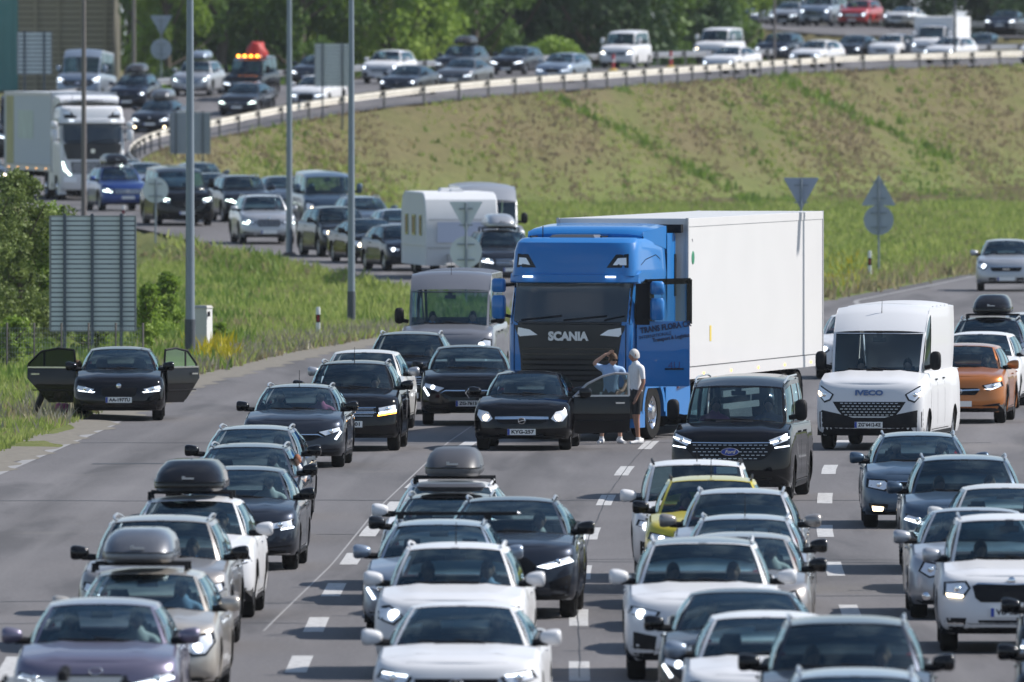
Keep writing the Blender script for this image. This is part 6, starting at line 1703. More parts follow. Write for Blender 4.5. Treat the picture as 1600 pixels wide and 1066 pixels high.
# ------------------------------------------------------------------ paints
C_ = dict(
 black=paint('black', (.003, .003, .0045), .0, .3, .02), navy=paint('navy', (.008, .012, .026), .3), dgrey=paint('dark_grey', (.018, .020, .025), .5, .35), slate=paint('slate_grey', (.030, .036, .050), .6, .35),
 grey=paint('mid_grey', (.13, .135, .145), .6), silver=paint('silver', (.42, .43, .45), .55), blusil=paint('blue_silver', (.26, .31, .38), .55), white=paint('white', (.66, .66, .67), .0, .35, .10),
 pearl=paint('pearl_white', (.58, .58, .575), .2), beige=paint('champagne', (.46, .42, .37), .45), gbeige=paint('grey_beige', (.30, .28, .265), .5), mauve=paint('mauve_grey', (.17, .155, .215), .55),
 blue=paint('deep_blue', (.012, .045, .20), .4), steel=paint('steel_blue', (.05, .085, .13), .5), yellow=paint('acid_yellow', (.60, .50, .04), .25), orange=paint('copper_orange', (.46, .15, .03), .5),
 red=paint('red', (.42, .02, .02), .2), teal=paint('dusty_blue', (.08, .11, .15), .4), vgrey=paint('van_grey', (.16, .165, .185), .3), sblue=paint('lorry_blue', (.010, .165, .47), .0, .4, .05),
 bblack=paint('satin_black', (.03, .03, .033), .0, .45))
SHADE = mat('satin_roof_box', (.06, .06, .066), .42, noise=.1)

def place(px, gy, app):
    p = hit(px, gy); return p, app + math.degrees(p.x / p.y)
CARS = []
def V(name, cat, label, style, front, col, px, gy, app=0, opts=(), occ=(), box=None, p=None, **kw):
    if p is None: p, psi = place(px, gy, app)
    else: psi = app + math.degrees(p.x / p.y)
    q = Vector((p.x + .85 * math.sin(R(psi)), p.y, gz(p.x, p.y, True)))
    root, T = car(name, label, cat, style, front, C_[col], q, psi, opts, **kw)
    # slope of the road under the car
    g = T['g']; dx, dy = math.sin(R(psi)) * g['wb'], math.cos(R(psi)) * g['wb']
    zr_ = gz(q.x + dx, q.y + dy, True)
    if abs(zr_ - q.z) > .02 and abs(zr_ - q.z) < .5:
        root.rotation_mode = 'XYZ'; root.rotation_euler.x = math.atan2(zr_ - q.z, g['wb'])
    CARS.append((root, q, psi, g))
    for o in occ: occupant(T, root, *o)
    if box:
        lb, bc, dxb, big = box
        M = root.rotation_euler.to_matrix(); c = M @ Vector((dxb, g['yt'] + .95, 0)) + q
        tilt = root.rotation_euler.x
        rb = roofbox('roof_box', lb, bc, c, q.z + T['roofz'](g['yt'] + 1.0) + .01 + math.tan(tilt) * (g['yt'] + .95), psi, L=big[0], Wd=big[1], Hh=big[2], logo=True)
        rb.rotation_euler.x = tilt
    return root, T
ON = ('on',)
D, Pq = 'driver', 'passenger'
QL = 'queue in the left lane of the near road'; QM = 'queue in the middle lane'; QR = 'queue in the right-centre lane'; QE = 'queue in the far right lane'

# --- left lane, nearest first
r, T = V('car', 'car', 'mauve grey saloon at the bottom left corner, nearest of the left queue', 'wagon', 'slim', 'mauve', 152, 1150, 2, (), [(D, 'driver in white at the wheel of the mauve grey saloon', 'white'), (Pq, 'passenger beside the driver of the mauve grey saloon', 'grey')], group=QL, mirror=C_['mauve'])
V('car', 'car', 'champagne estate carrying a silver-grey roof box, second of the left queue', 'wagon', 'opel', 'beige', 219, 1091, 3, (), [(D, 'driver of the champagne estate with the grey roof box', 'blue')], ('shiny grey roof box on the champagne estate, bottom left', paint('box_grey', (.13, .135, .15), .5), -.12, (1.95, .84, .38)), group=QL, lamp=LED)
rx_, Tx_ = V('car', 'car', 'pale car at the very bottom left, only its roof bars in view', 'hatch', 'wide', 'silver', 92, 1345, 1.5, (), group=QL)
for y_ in (1.35, 2.3):
    o = MB().box((0, y_, 1.50), (1.16, .07, .03)).build('roof_bar', SILV, rx_, 0)
    for sx in (-.57, .57): MB().box((sx, y_, 1.47), (.06, .12, .13), taper=(.6, .6)).build('bar_foot', BLK, o, 30)
    MB().rings([(1.515, .05, y_ - .1, y_ + .1, .05, .05), (1.60, .05, y_ - .1, y_ + .1, .05, .05), (1.63, .02, y_ - .05, y_ + .05, .03, .03)]).build('bike_clamp', BLK, o, 40)
V('suv', 'car', 'grey-beige SUV behind the champagne estate, dark mirrors, slim lamps', 'suv', 'mokka', 'gbeige', 241, 1017, 3, ('rails',), [(D, 'driver with a pale face in the grey-beige SUV', 'navy')], group=QL, mirror=GBLK)
V('suv', 'car', 'white crossover carrying a glossy black roof box in the left queue', 'cross', 'merc', 'white', 290, 965, 3, ('clad',), [(D, 'driver of the white crossover under the black roof box', 'black')], ('glossy black roof box on the white crossover', C_['black'], -.05, (2.0, .93, .40)), group=QL, mirror=C_['white'], lit=LED)
V('car', 'car', 'dark blue-grey estate right of the white crossover with black roof box', 'hatch', 'skoda', 'slate', 368, 890, 3, (), [(D, 'driver of the dark blue-grey estate beside the black roof box', 'white')], group=QL, mirror=GBLK)
V('car', 'car', 'grey car with a child leaning from its side window', 'wagon', 'wide', 'slate', 377, 846, 3, ('rails',), [(D, 'driver of the grey car with the leaning child', 'grey')], group=QL, mirror=GBLK)
V('car', 'car', 'dark grey estate with roof rails just behind the leaning child', 'wagon', 'kia', 'grey', 388, 811, 3, ('rails',), [(D, 'driver in sunglasses in the estate behind the leaning child', 'white')], group=QL, mirror=GBLK)
V('car', 'car', 'dark grey estate with diamond badge, aerial and bright lamps in left queue', 'wagon', 'renault', 'slate', 458, 730, 3, ('rails', 'aerial'), [(D, 'driver of the diamond-badged grey estate', 'pink'), (Pq, 'passenger in the diamond-badged grey estate', 'grey')], group=QL, mirror=GBLK, lit=LED)
V('suv', 'car', 'black SUV with glowing amber indicator and two chrome grille bars', 'suv', 'wide', 'black', 545, 704, 3, ('rails', 'blink', 'aerial'), [(D, 'man driving the black SUV with amber indicator', 'white')], plate='ZG-3001', group=QL, lit=LED, mirror=GBLK)
V('car', 'car', 'pale cream car almost hidden behind the black SUV with amber indicator', 'cross', 'dacia', 'pearl', 561, 674, 3.4, (), group=QL, mirror=C_['silver'])
V('suv', 'car', 'black SUV with side-turned white plate in front of the grey van', 'suv', 'kia', 'black', 634, 646, 2.5, ('rails',), [(D, 'driver of the black SUV before the grey van', 'white'), (Pq, 'passenger in the black SUV before the grey van', 'red')], plate='KK 880', group=QL, mirror=GBLK)
V('car', 'car', 'black coupe-like SUV with large diamond badge left of the blue lorry', 'coupe', 'renault', 'black', 733, 664, 0, ON, [(Pq, 'passenger in the black car with large diamond badge', 'grey')], plate='ZG-7613-S', group=QL, lit=LED, mirror=GBLK)
V('van', 'van', 'dark grey high-roof passenger van left of the blue lorry', 'master', 'dacia', 'vgrey', 697, 607, 4, ('aerial',), [(D, 'driver of the dark grey high-roof van', 'navy'), (Pq, 'passenger in the dark grey high-roof van', 'blue')], group=QL, mirror=BLK)
rb, Tb = V('car', 'car', 'black estate on the left verge with both rear doors open', 'wagon', 'bmw', 'black', 187, 657, .8, (), plate='AA-197TU', mirror=GBLK, lit=LED)
for sd, an in ((1, 40), (-1, 76)):
    door(rb, sd * .90, 1.42, sd, an, .98, .32, 1.02, 1.40, C_['black'], rear=True, quarter=True)

# --- middle lane
V('car', 'car', 'white saloon at the bottom edge centre, nearest of the middle queue', 'sedan', 'merc', 'white', 713, 1150, 2, (), [(D, 'driver of the white saloon at the bottom centre', 'black')], group=QM, mirror=C_['white'], lit=LED)
V('car', 'car', 'white hatchback with short aerial and round lit lamps, middle queue', 'cross', 'dacia', 'white', 703, 1058, 2, ('aerial', 'rails'), [(D, 'driver in pale blue in the white hatchback with aerial', 'blue'), (Pq, 'passenger in the white hatchback with aerial', 'navy')], group=QM, mirror=C_['white'], lamp=LED, rail=C_['white'])
rm_, Tm = V('car', 'car', 'pale blue-silver estate with a long black roof bar, middle queue', 'wagon', 'renault', 'blusil', 678, 996, 2, ('rails', 'clad'), group=QM)
o = MB().box((.18, 1.35, 1.53), (1.62, .07, .045)).build('roof_bar', BLK, rm_, 0)
for sx in (-.5, .62): MB().box((sx, 1.35, 1.49), (.09, .10, .07)).build('bar_foot', BLK, o, 0)
MB().lathe([(.02, 0), (.03, .02), (0, .06)], (.98, 1.35, 1.53), 'x', 8).build('bar_knob', SILV, o)
V('car', 'car', 'dark car with a flat black load pad on its roof, middle queue', 'wagon', 'wide', 'dgrey', 695, 943, 2, ('rails',), group=QM)
rp, Tp = CARS[-1][0], None
pad = MB().rings([(1.47, .42, 1.2, 2.2, .25, .25), (1.53, .46, 1.16, 2.25, .25, .25), (1.57, .42, 1.22, 2.2, .25, .25)], capb=True).build('load_pad', SHADE, rp)
V('car', 'car', 'white estate carrying a matt black roof box, middle queue', 'wagon', 'merc', 'white', 697, 920, 2, ('rails',), [(Pq, 'passenger of the white estate with matt black roof box', 'black')], ('matt black roof box on the white estate in the middle queue', SHADE, .02, (2.0, .78, .38)), group=QM, mirror=C_['white'], rail=C_['white'])
V('suv', 'car', 'dark grey luxury SUV with arrow-shaped lit lamps in the middle lane', 'coupe', 'slim', 'slate', 789, 965, 2, ('rails',), [(D, 'driver of the dark grey luxury SUV', 'white'), (Pq, 'passenger of the dark grey luxury SUV', 'black')], group=QM, lit=LED, mirror=GBLK)
ro, To = V('car', 'car', 'black hatchback stopped at an angle with its driver door open', 'hatch', 'opel', 'black', 815, 703, 3.5, ON, plate='KYG-257', lamp=HALO, mirror=GBLK, drop=(), rim=RIM)
door(ro, .87, .60, 1, 74, 1.06, .28, .98, 1.40, C_['black'], mirror=True)

# --- right-centre lane
V('car', 'car', 'silver-grey estate at the bottom edge, only roof and rails in view', 'wagon', 'kia', 'blusil', 1334, 1290, 0, ('rails',), group=QR)
V('suv', 'car', 'slate grey SUV at the bottom right centre with black mirrors', 'suv', 'wide', 'slate', 1320, 1222, 0, ('rails',), [(D, 'driver of the slate grey SUV at the bottom right', 'black'), (Pq, 'passenger of the slate grey SUV at the bottom right', 'black')], group=QR, mirror=GBLK)
V('car', 'car', 'white small car at the bottom between the black saloon and slate SUV', 'hatch', 'dacia', 'white', 1195, 1175, 0, (), [(D, 'driver of the white small car at the bottom', 'navy')], group=QR, mirror=C_['blusil'])
V('car', 'car', 'black saloon with hooked running lights left of the small white car', 'sedan', 'renault', 'dgrey', 1155, 1124, .5, ON, [(Pq, 'passenger of the black saloon with hooked running lights', 'white')], group=QR, lamp=LED, lit=LED, mirror=GBLK)
V('suv', 'car', 'white SUV with round lit headlamp and wide black grille, right-centre queue', 'suv', 'kia', 'white', 1099, 1062, -.5, ('rails', 'clad', 'on', 'tworoof'), [(D, 'driver of the white SUV with round lit headlamp', 'black'), (Pq, 'passenger of the white SUV with round lit headlamp', 'black')], group=QR, lamp=LED, mirror=C_['white'], roof=C_['grey'], rail=C_['white'])
V('car', 'car', 'pinkish beige hatchback half hidden behind the white round-lamp SUV', 'hatch', 'egg', 'gbeige', 1152, 1020, 1, (), [(D, 'woman driving the pinkish beige hatchback', 'white')], group=QR, mirror=GBLK)
V('car', 'car', 'light grey car with tall aerial behind the pinkish beige hatchback', 'hatch', 'kia', 'silver', 1158, 985, 1, ('aerial', 'rails'), [(D, 'driver of the light grey car with tall aerial', 'grey')], group=QR, mirror=GBLK)
V('car', 'car', 'silver car with roof rails just behind the tall-aerial car', 'cross', 'merc', 'silver', 1152, 950, 1, ('rails',), group=QR, mirror=C_['gbeige'])
V('suv', 'car', 'acid yellow crossover with black mirrors in the right-centre queue', 'cross', 'mokka', 'yellow', 1110, 925, 0, ('rails', 'aerial', 'on'), [(D, 'driver of the yellow crossover', 'grey'), (Pq, 'passenger of the yellow crossover', 'pink')], group=QR, mirror=GBLK, lamp=LED, rail=BLK)
V('suv', 'car', 'white crossover almost hidden behind the yellow one', 'boxy', 'kia', 'white', 1090, 908, -.5, ('rails', 'aerial'), [], group=QR, mirror=C_['white'], rail=BLK)
V('van', 'van', 'black passenger van with dashed grille behind the yellow crossover', 'minivan', 'ford', 'black', 1140, 781, 5, ('rails',), [(D, 'driver of the black passenger van', 'navy'), (Pq, 'passenger of the black passenger van', 'pink')], group=QR, mirror=BLK, lit=LED, rail=C_['silver'], rim=RIMD)

# --- far right lane
V('car', 'car', 'black car cut off by the right edge near the bottom corner', 'hatch', 'slim', 'black', 1712, 1180, 0, (), group=QE, mirror=GBLK)
V('car', 'car', 'black car cut off by the right edge behind the white boxy SUV', 'hatch', 'wide', 'black', 1706, 1095, 0, (), group=QE, mirror=GBLK)
V('suv', 'car', 'white boxy SUV with lit halogen lamp at the right edge', 'boxy', 'yeti', 'white', 1578, 1018, -1.0, ('rails', 'clad'), [(Pq, 'passenger in white in the white boxy SUV', 'white'), (D, 'driver of the white boxy SUV', 'white')], plate='VU*52 KC', group=QE, mirror=C_['silver'])
V('car', 'car', 'silver saloon with oval eye lamps behind the white boxy SUV', 'sedan', 'egg', 'silver', 1528, 966, -1.5, (), [(Pq, 'passenger of the silver saloon with oval lamps', 'navy')], group=QE)
V('car', 'car', 'white low car showing only its roof behind the silver saloon', 'hatch', 'dacia', 'pearl', 1572, 925, -1, (), group=QE)
V('suv', 'car', 'dark blue SUV with silver rails in the far right lane', 'suv', 'slim', 'steel', 1508, 895, -1, ('rails',), [(D, 'driver of the dark blue SUV with silver rails', 'navy'), (Pq, 'passenger in sunglasses in the dark blue railed SUV', 'white')], group=QE, lit=LED)
V('car', 'car', 'steel blue estate with lit fog lamp in the far right lane', 'wagon', 'superb', 'steel', 1437, 824, -1, ('rails',), [(D, 'driver of the steel blue estate', 'grey'), (Pq, 'passenger of the steel blue estate', 'navy')], group=QE, lamp=CHR)
V('van', 'van', 'white high-roof delivery van right of the long trailer', 'bigvan', 'iveco', 'white', 1357, 702, 7.5, ('aerial',), [(D, 'driver of the white high-roof delivery van', 'navy'), (Pq, 'passenger of the white high-roof delivery van', 'blue')], plate='ZG*6412-KE', group=QE, mirror=BLK, lamp=CHR)
V('suv', 'car', 'copper orange crossover behind the white high-roof van', 'cross', 'mokka', 'orange', 1496, 661, 4, ('clad',), [(D, 'driver of the copper orange crossover', 'black')], group=QE)
V('suv', 'car', 'white crossover behind the copper orange one', 'cross', 'egg', 'white', 1520, 638, 4, (), group=QE)
V('suv', 'car', 'dark navy SUV with a black roof box at the right edge', 'suv', 'renault', 'navy', 1537, 617, 2.5, ('rails',), [(D, 'driver in white of the dark navy SUV with roof box', 'white')], ('black roof box on the dark navy SUV at the right edge', C_['black'], .05, (1.9, .82, .40)), group=QE)
V('car', 'car', 'white car at the right edge beyond the dark navy SUV', 'hatch', 'kia', 'pearl', 1612, 590, 0, (), group=QE)
V('car', 'car', 'white car peeping between the trailer and the white van', 'hatch', 'dacia', 'white', 1333, 592, 2, (), group=QE)
V('car', 'car', 'silver-white car alone on the road at the upper right edge', 'cross', 'dacia', 'silver', 1571, 455, 0, ON, group=QE, lamp=LED)

# --- lorries
truck('blue articulated lorry with white refrigerated trailer and open cab door', Vector((1.50, 303.3, 0)), 18, C_['sblue'], mat('lorry_black', (.010, .010, .012), .35, noise=.2), 12, True)
pv, psi = place(141, 314, -7.4)
truck('white articulated lorry with a printed trailer on the ramp at upper left', Vector((pv.x - .85 * .13, pv.y + 1.2, pv.z)), psi, paint('lorry_white', (.72, .72, .74), 0), mat('lorry_dark_trim', (.02, .02, .023), .4), psi - .5, False, False)

# --- ramp, lower part, near row
RQ = 'queue on the curving ramp'
def Rv(*a, **k): k.setdefault('group', RQ); return V(*a, **k)
Rv('car', 'car', 'dark car with a white roof box behind the lorry cab, lamps lit', 'suv', 'wide', 'slate', 800, 447, -8, ('on',), [], ('white roof box on the dark car behind the caravan', C_['silver'], .0, (1.8, .85, .38)), lamp=LEDG)
pc = hit(722, 436); tw = V
caravan('white caravan with ribbed windows on the ramp behind the disc sign', Vector((pc.x, pc.y - 1.2, gz(pc.x, pc.y, True))), -7 + math.degrees(pc.x / pc.y))
Rv('suv', 'car', 'dark SUV towing the white caravan, half hidden by the disc sign', 'suv', 'renault', 'navy', 770, 446, -8, ('on',), [], p=Vector((.05 + .55, 470.2, 0)) if False else None, lamp=LEDG) if False else None
Rv('car', 'car', 'dark blue hatchback half hidden by the white caravan', 'hatch', 'kia', 'navy', 652, 424, -13, ON, lamp=LED)
Rv('car', 'car', 'black saloon with one bright lamp beside the lamp post on the ramp', 'sedan', 'opel', 'black', 597, 412, -11, ON, lamp=HALO)
Rv('suv', 'car', 'dark grey SUV just left of the third lamp post on the ramp', 'suv', 'dacia', 'dgrey', 549, 402, -12, ON, lamp=HALO)
Rv('suv', 'car', 'pale silver SUV behind the second lamp post on the ramp', 'suv', 'skoda', 'silver', 421, 382, -6, ('on', 'rails'), lamp=LEDG, lit=LEDG)
Rv('van', 'van', 'black passenger van behind the first lamp post with lamps lit', 'minivan', 'merc', 'black', 292, 353, -8, ('on',), lit=LEDG, lamp=LEDG)
Rv('car', 'car', 'bright blue car with black roof box left of the black van', 'suv', 'wide', 'blue', 200, 330, -10, ('on',), [], ('black roof box on the bright blue car', C_['black'], .0, (1.8, .85, .38)), lamp=LEDG, lit=LEDG)
# far row
Rv('motorhome', 'van', 'white campervan roof showing beyond the caravan', 'bigvan', 'dacia', 'silver', 772, 424, -6, (), mirror=BLK)
Rv('car', 'car', 'dark blue-glass car between the caravan and the blue lorry', 'mpv', 'kia', 'slate', 785, 438, -6, (), p=hit(785, 434))
Rv('car', 'car', 'silver-blue car roof just left of the white caravan', 'hatch', 'wide', 'blusil', 640, 396, -9, ())
Rv('car', 'car', 'grey-blue estate behind the dark SUV at the third lamp post', 'wagon', 'slim', 'teal', 582, 375, -8, ('rails',))
Rv('van', 'van', 'dark blue passenger van between the second and third lamp posts', 'minivan', 'opel', 'steel', 521, 362, -7, ON, lamp=HALO)
Rv('car', 'car', 'small dark car behind the second lamp post left of the dark blue van', 'hatch', 'dacia', 'teal', 455, 338, -8, ON, lamp=LED)
Rv('suv', 'car', 'wide dark SUV behind the pale silver SUV on the ramp', 'suv', 'slim', 'slate', 393, 347, -9, ('on', 'rails'), lamp=LEDG, lit=LEDG)
Rv('car', 'car', 'dark car between the black van and the wide dark SUV', 'wagon', 'kia', 'dgrey', 347, 332, -9, ())
Rv('car', 'car', 'blue-grey car roof behind the black van, right of two', 'wagon', 'wide', 'teal', 284, 318, -8, ('rails',))
Rv('car', 'car', 'pale blue-grey car roof behind the blue car with roof box', 'hatch', 'kia', 'blusil', 240, 312, -8, ())
Rv('car', 'car', 'dark estate roof just right of the white lorry cab', 'wagon', 'slim', 'dgrey', 205, 306, -7, ('rails',))
Rv('car', 'car', 'dark teal car roof farthest behind the first lamp post', 'wagon', 'renault', 'teal', 325, 312, -8, ())
# --- ramp, upper part, near row
Rv('car', 'car', 'dark saloon with a roof box and amber lamps right of the white lorry', 'sedan', 'bmw', 'slate', 234, 207, 12, ('on', 'fogon'), [], ('grey roof box on the dark saloon right of the white lorry', C_['grey'], 0, (1.8, .85, .38)), lamp=LED, lit=LED)
Rv('car', 'car', 'dark saloon with green-white lamps under the rescue van', 'sedan', 'wide', 'dgrey', 370, 180, 12, ON, lamp=LEDG, lit=LEDG)
Rv('car', 'car', 'white and blue saloon behind the second lamp post on upper ramp', 'sedan', 'slim', 'white', 478, 168, 14, (), lamp=LED)
Rv('car', 'car', 'slate saloon right of the sign panel on the upper ramp', 'sedan', 'kia', 'slate', 620, 150, 15, ())
Rv('car', 'car', 'grey saloon behind the slate saloon on the upper ramp', 'sedan', 'wide', 'grey', 707, 138, 15, ())
Rv('car', 'car', 'dark-fronted silver saloon before the old white van', 'wagon', 'bmw', 'blusil', 862, 129, 15, ())
Rv('car', 'car', 'white rounded coupe below the white delivery van on the ramp', 'sedan', 'opel', 'white', 1120, 116, 19, ON, lamp=LED)
Rv('car', 'car', 'white hatchback below the dark SUV on the upper ramp', 'hatch', 'skoda', 'white', 1255, 106, 20, ON, lamp=LED)
Rv('car', 'car', 'white hatchback beneath the thin dark pole on the upper ramp', 'hatch', 'kia', 'white', 1464, 100, 20, ())
Rv('car', 'car', 'white car cut by the right edge on the upper ramp', 'hatch', 'dacia', 'white', 1612, 100, 20, ())
# --- upper part, second row
Rv('car', 'car', 'dark car with a black roof box above the dark saloon at left', 'wagon', 'kia', 'navy', 198, 168, 10, (), [], ('black roof box on the dark car left of the silver SUV', C_['bblack'], 0, (1.8, .85, .38)))
Rv('suv', 'car', 'silver SUV with a pale roof box left of the first lamp post', 'suv', 'mokka', 'silver', 297, 150, 11, ON, [], ('pale roof box on the silver SUV by the first lamp post', C_['blusil'], 0, (1.8, .85, .36)), lamp=LEDG)
rr_, Tr_ = Rv('rescue_van', 'van', 'black rescue van with amber light bar and red bundle on top', 'oldvan', 'wide', 'black', 378, 157, 12, ())
lb = MB().rings([(1.97, .60, .7, .95, .1, .1), (2.05, .56, .72, .93, .1, .1)], capb=True).build('light_bar', mat('amber_beacon', (.8, .2, .02), .3, emit=(1, .24, .03), es=1.0), rr_)
for x in (-.45, -.15, .15, .45): MB().lathe([(.07, -.03), (.06, 0), (0, .0)], (x, .66, 2.04), 'y', 10).build('beacon_lamp', AMB, lb)
bd_ = MB(); rws = []
for i in range(8):
    t_ = i / 7; rws.append([(.15 + (.5 - .25 * t_ ** 2) * math.cos(a) * (1 + .12 * math.sin(3 * a + i)), 1.9 + .6 * math.sin(a) * (1 - .4 * t_), 2.0 + .62 * t_ + .05 * math.sin(5 * a)) for a in np.linspace(0, 2 * math.pi, 16, endpoint=False)])
bd_.grid(rws, True); bd_.f.append(tuple(range(7 * 16, 8 * 16))); bd_.m.append(0)
tag(bd_.build('bundle', mat('red_tarpaulin', (.40, .02, .015), .6, bump=.4, nscale=4), rr_, 60))
text('POMOC', .14, rr_, (0, .62, 1.9), (R(75), 0, 0), PLATE, 'lettering', .004, .9) if False else None
Rv('car', 'car', 'dark car mostly hidden by the sign panel between two lamp posts', 'hatch', 'wide', 'slate', 480, 133, 13, ON, lamp=LED)
Rv('suv', 'car', 'white SUV standing alone before the wood right of the sign panel', 'suv', 'kia', 'white', 592, 131, 14, ('clad',))
Rv('car', 'car', 'dark SUV with a roof box before the wood, upper centre', 'suv', 'bmw', 'slate', 705, 122, 15, (), [], ('dark roof box on the SUV at upper centre', C_['bblack'], 0, (1.8, .9, .38)))
Rv('car', 'car', 'dark estate right of the SUV with a roof box, upper centre', 'wagon', 'slim', 'slate', 790, 117, 15, ON)
Rv('van', 'van', 'old white passenger van with round yellow lamps before the wood', 'oldvan', 'wide', 'white', 962, 107, 13, ON, lamp=HALO)
Rv('van', 'van', 'white delivery van above the white rounded coupe', 'oldvan', 'renault', 'white', 1108, 100, 14, ON, lamp=HALO)
Rv('suv', 'car', 'dark-fronted SUV behind the thin pole on the upper ramp', 'suv', 'wide', 'navy', 1203, 89, 15, ON, lamp=LED)
Rv('car', 'car', 'dark low car between two white hatchbacks on the upper ramp', 'sedan', 'kia', 'dgrey', 1318, 77, 16, ())
Rv('car', 'car', 'small white car beside the dark low car on the upper ramp', 'hatch', 'egg', 'white', 1376, 73, 18, ())
# behind the white lorry
Rv('motorhome', 'van', 'pale motorhome behind the roof of the white lorry', 'master', 'ford', 'blusil', 122, 160, 9, ON, lamp=LED)
Rv('lorry_cab', 'van', 'dark high vehicle behind the white lorry at the left edge', 'bigvan', 'wide', 'bblack', 30, 215, 3, (), p=Vector(((30 - 800) / FOC * 684, 684, 0)))
Rv('car', 'car', 'dark car at the left edge beside the white lorry trailer', 'hatch', 'wide', 'slate', -18, 262, -6, ON, lamp=HALO, p=Vector(((-18 - 800) / FOC * 640, 640, 0)))
# --- upper road
UQ = 'queue on the upper road'
def Uv(*a, **k): k['group'] = UQ; return V(*a, **k)
Uv('car', 'car', 'blue-grey saloon at the left end of the upper road queue', 'sedan', 'wide', 'teal', 1160, 38, 12, ())
Uv('car', 'car', 'silver saloon behind the thin pole on the upper road', 'sedan', 'slim', 'silver', 1222, 40, 14, ())
Uv('car', 'car', 'pale saloon just right of the thin pole on the upper road', 'sedan', 'kia', 'white', 1252, 38, 14, ())
Uv('car', 'car', 'red hatchback on the upper road at the top edge', 'suv', 'opel', 'red', 1330, 42, 14, ())
Uv('van', 'van', 'pale blue box-like van left of the red hatchback', 'minivan', 'dacia', 'blusil', 1272, 41, 14, ())
Uv('car', 'car', 'white saloon right of the red hatchback on the upper road', 'sedan', 'kia', 'white', 1400, 44, 15, ON)
rw_, Tw_ = Uv('box_lorry', 'van', 'white box lorry behind the thin dark pole at the top right', 'oldvan', 'dacia', 'white', 1446, 63, 14, ())
MB().box((0, 2.9, 1.62), (2.2, 3.8, 1.5)).build('cargo_box', mat('box_white', (.70, .70, .70), .5, noise=.04), rw_, 0)
Uv('suv', 'car', 'dark SUV with two bright lamps at the top right corner', 'suv', 'wide', 'navy', 1560, 56, 12, ON, lamp=LED)
Uv('car', 'car', 'dark car between the white box lorry and the corner SUV', 'hatch', 'kia', 'dgrey', 1520, 50, 12, ON, lamp=HALO)

# ------------------------------------------------------------------ people on foot
A_ = dict(pelvis=(0, 0, .93), chest=(0, .01, 1.28), neck=(0, 0, 1.45), head=(.03, -.06, 1.575), hipL=(.10, 0, .88), hipR=(-.10, 0, .88), kneeL=(.15, -.02, .48), kneeR=(-.16, -.03, .48), ankleL=(.17, .02, .08), ankleR=(-.18, .02, .08),
 shL=(.20, 0, 1.40), shR=(-.20, 0, 1.42), elL=(.30, .06, 1.14), elR=(-.33, -.03, 1.50), wrL=(.20, -.10, .98), wrR=(-.12, -.08, 1.665), handL=(.14, -.13, .95), handR=(-.03, -.08, 1.70), face=(.35, -1, -.35), toeL=(.5, -1, 0), toeR=(-.4, -1, 0))
B_ = dict(pelvis=(0, 0, .95), chest=(0, .02, 1.31), neck=(0, .0, 1.50), head=(0, -.03, 1.655), hipL=(.10, 0, .90), hipR=(-.10, 0, .90), kneeL=(.09, -.02, .48), kneeR=(-.10, .06, .48), ankleL=(.10, .0, .08), ankleR=(-.10, .13, .08),
 shL=(.20, .02, 1.44), shR=(-.20, .02, 1.44), elL=(.26, .03, 1.15), elR=(-.26, .03, 1.15), wrL=(.25, -.10, .90), wrR=(-.22, -.10, .92), handL=(.245, -.13, .83), handR=(-.20, -.13, .86), face=(-.1, -1, -.05), toeL=(.15, -1, 0), toeR=(0, -1, 0))
pa = hit(955, 693); pb = hit(993, 694)
person('man in light blue T-shirt and sunglasses holding his head behind the open car door', 'standing_a', A_, pa, R(3), CL['blue'], cloth('dark_shorts', (.03, .035, .05)), glasses=True, shoes=CL['white'], group='men standing by the lorry', skin=SKIN)
person('grey-haired man in white T-shirt and black shorts beside the lorry wheel', 'standing_b', B_, pb, R(-62), CL['white'], CL['black'], HAIRG, shoes=CL['white'], group='men standing by the lorry', scale=1.0, skin=mat('tanned_skin', (.33, .17, .11), .55, noise=.12, nscale=20))
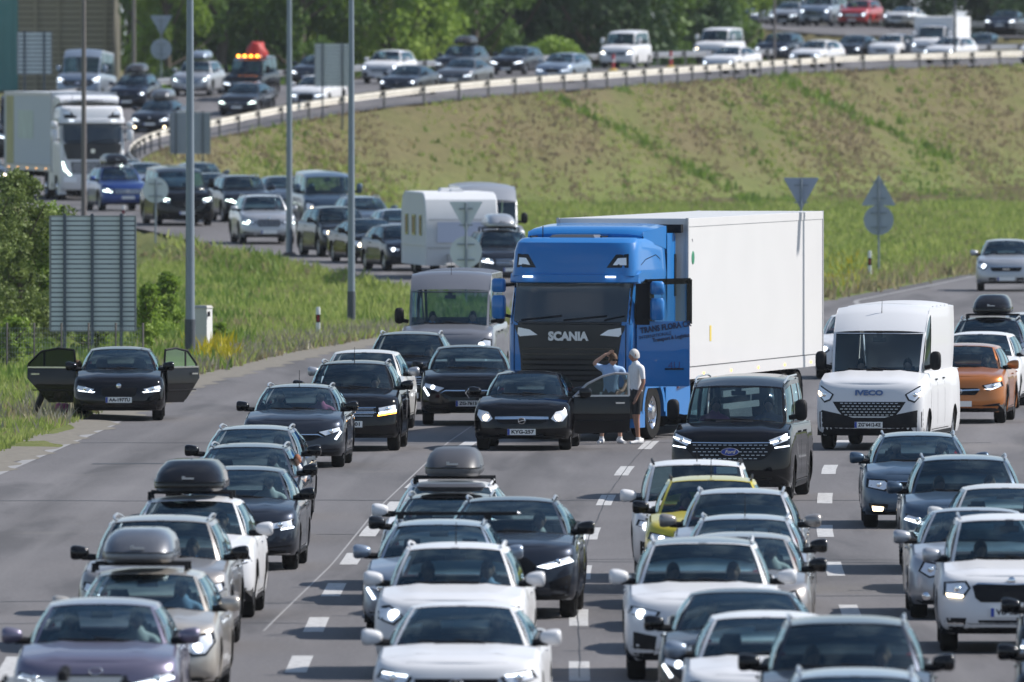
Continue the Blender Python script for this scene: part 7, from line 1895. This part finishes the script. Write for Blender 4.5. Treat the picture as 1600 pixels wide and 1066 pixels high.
# child leaning from a window, and the bending adult behind the open door on the verge
LEAN = dict(SIT2, face=(.3, -1, -.1))
ck = hit(447, 846); person('child with reddish hair leaning out of the grey car window', 'sit2', SIT2, Vector((ck.x + .10, ck.y + 1.25, .62)), R(-32), CL['white'], CL['navy'], mat('red_hair', (.22, .07, .025), .7, noise=.3, nscale=50), fing=False, shorts=2, scale=.72)
BEND = dict(pelvis=(0, 0, .88), chest=(.36, -.02, 1.02), neck=(.52, 0, 1.06), head=(.66, -.02, 1.02), hipL=(.02, .10, .84), hipR=(.02, -.10, .84), kneeL=(-.02, .12, .46), kneeR=(-.04, -.12, .46), ankleL=(-.16, .12, .08), ankleR=(-.20, -.12, .08),
 shL=(.42, .18, 1.06), shR=(.42, -.18, 1.06), elL=(.58, .20, .84), elR=(.56, -.20, .84), wrL=(.74, .14, .72), wrR=(.72, -.16, .72), face=(1, 0, -.4), toeL=(1, 0, 0), toeR=(1, 0, 0))
pd = hit(70, 652, True); person('adult in black trousers bending behind the open left door of the verge car', 'bend', BEND, Vector((pd.x - .02, pd.y, gz(pd.x, pd.y))), 0, CL['grey'], CL['black'], shorts=2, shoes=CL['black'])
pb_ = hit(97, 652, True); t_ = empty('bag', Vector((pb_.x, pb_.y, gz(pb_.x, pb_.y)))); tag(t_, 'pink bag on the verge under the open left car door', 'bag')
MB().rings([(0, .13, -.08, .08, .05, .05), (.10, .15, -.10, .1, .05, .05), (.26, .13, -.08, .08, .05, .05), (.28, .10, -.05, .05, .04, .04)]).build('bag_body', mat('pink_fabric', (.42, .06, .22), .8, noise=.15), t_)
MB().tube([(-.07, 0, .26), (-.05, 0, .36), (.05, 0, .36), (.07, 0, .26)], .012, 6).build('bag_handle', BLK, t_)
# ------------------------------------------------------------------ air
hz_ = MB().box((0, 520, 6), (520, 1100, 20))
ho = hz_.build('haze', None, None, 0) if False else None
me_ = hz_.mesh('haze', 0); hm_ = bpy.data.materials.new('thin_haze'); hm_.use_nodes = True; ht = hm_.node_tree; ht.nodes.clear()
vo = ht.nodes.new('ShaderNodeVolumePrincipled'); vo.inputs['Color'].default_value = (.86, .92, 1, 1); vo.inputs['Density'].default_value = .00004; vo.inputs['Anisotropy'].default_value = .2
om = ht.nodes.new('ShaderNodeOutputMaterial'); ht.links.new(vo.outputs[0], om.inputs['Volume']); me_.materials.append(hm_)
ho = bpy.data.objects.new('haze', me_); COL.objects.link(ho); ho['kind'] = 'stuff'
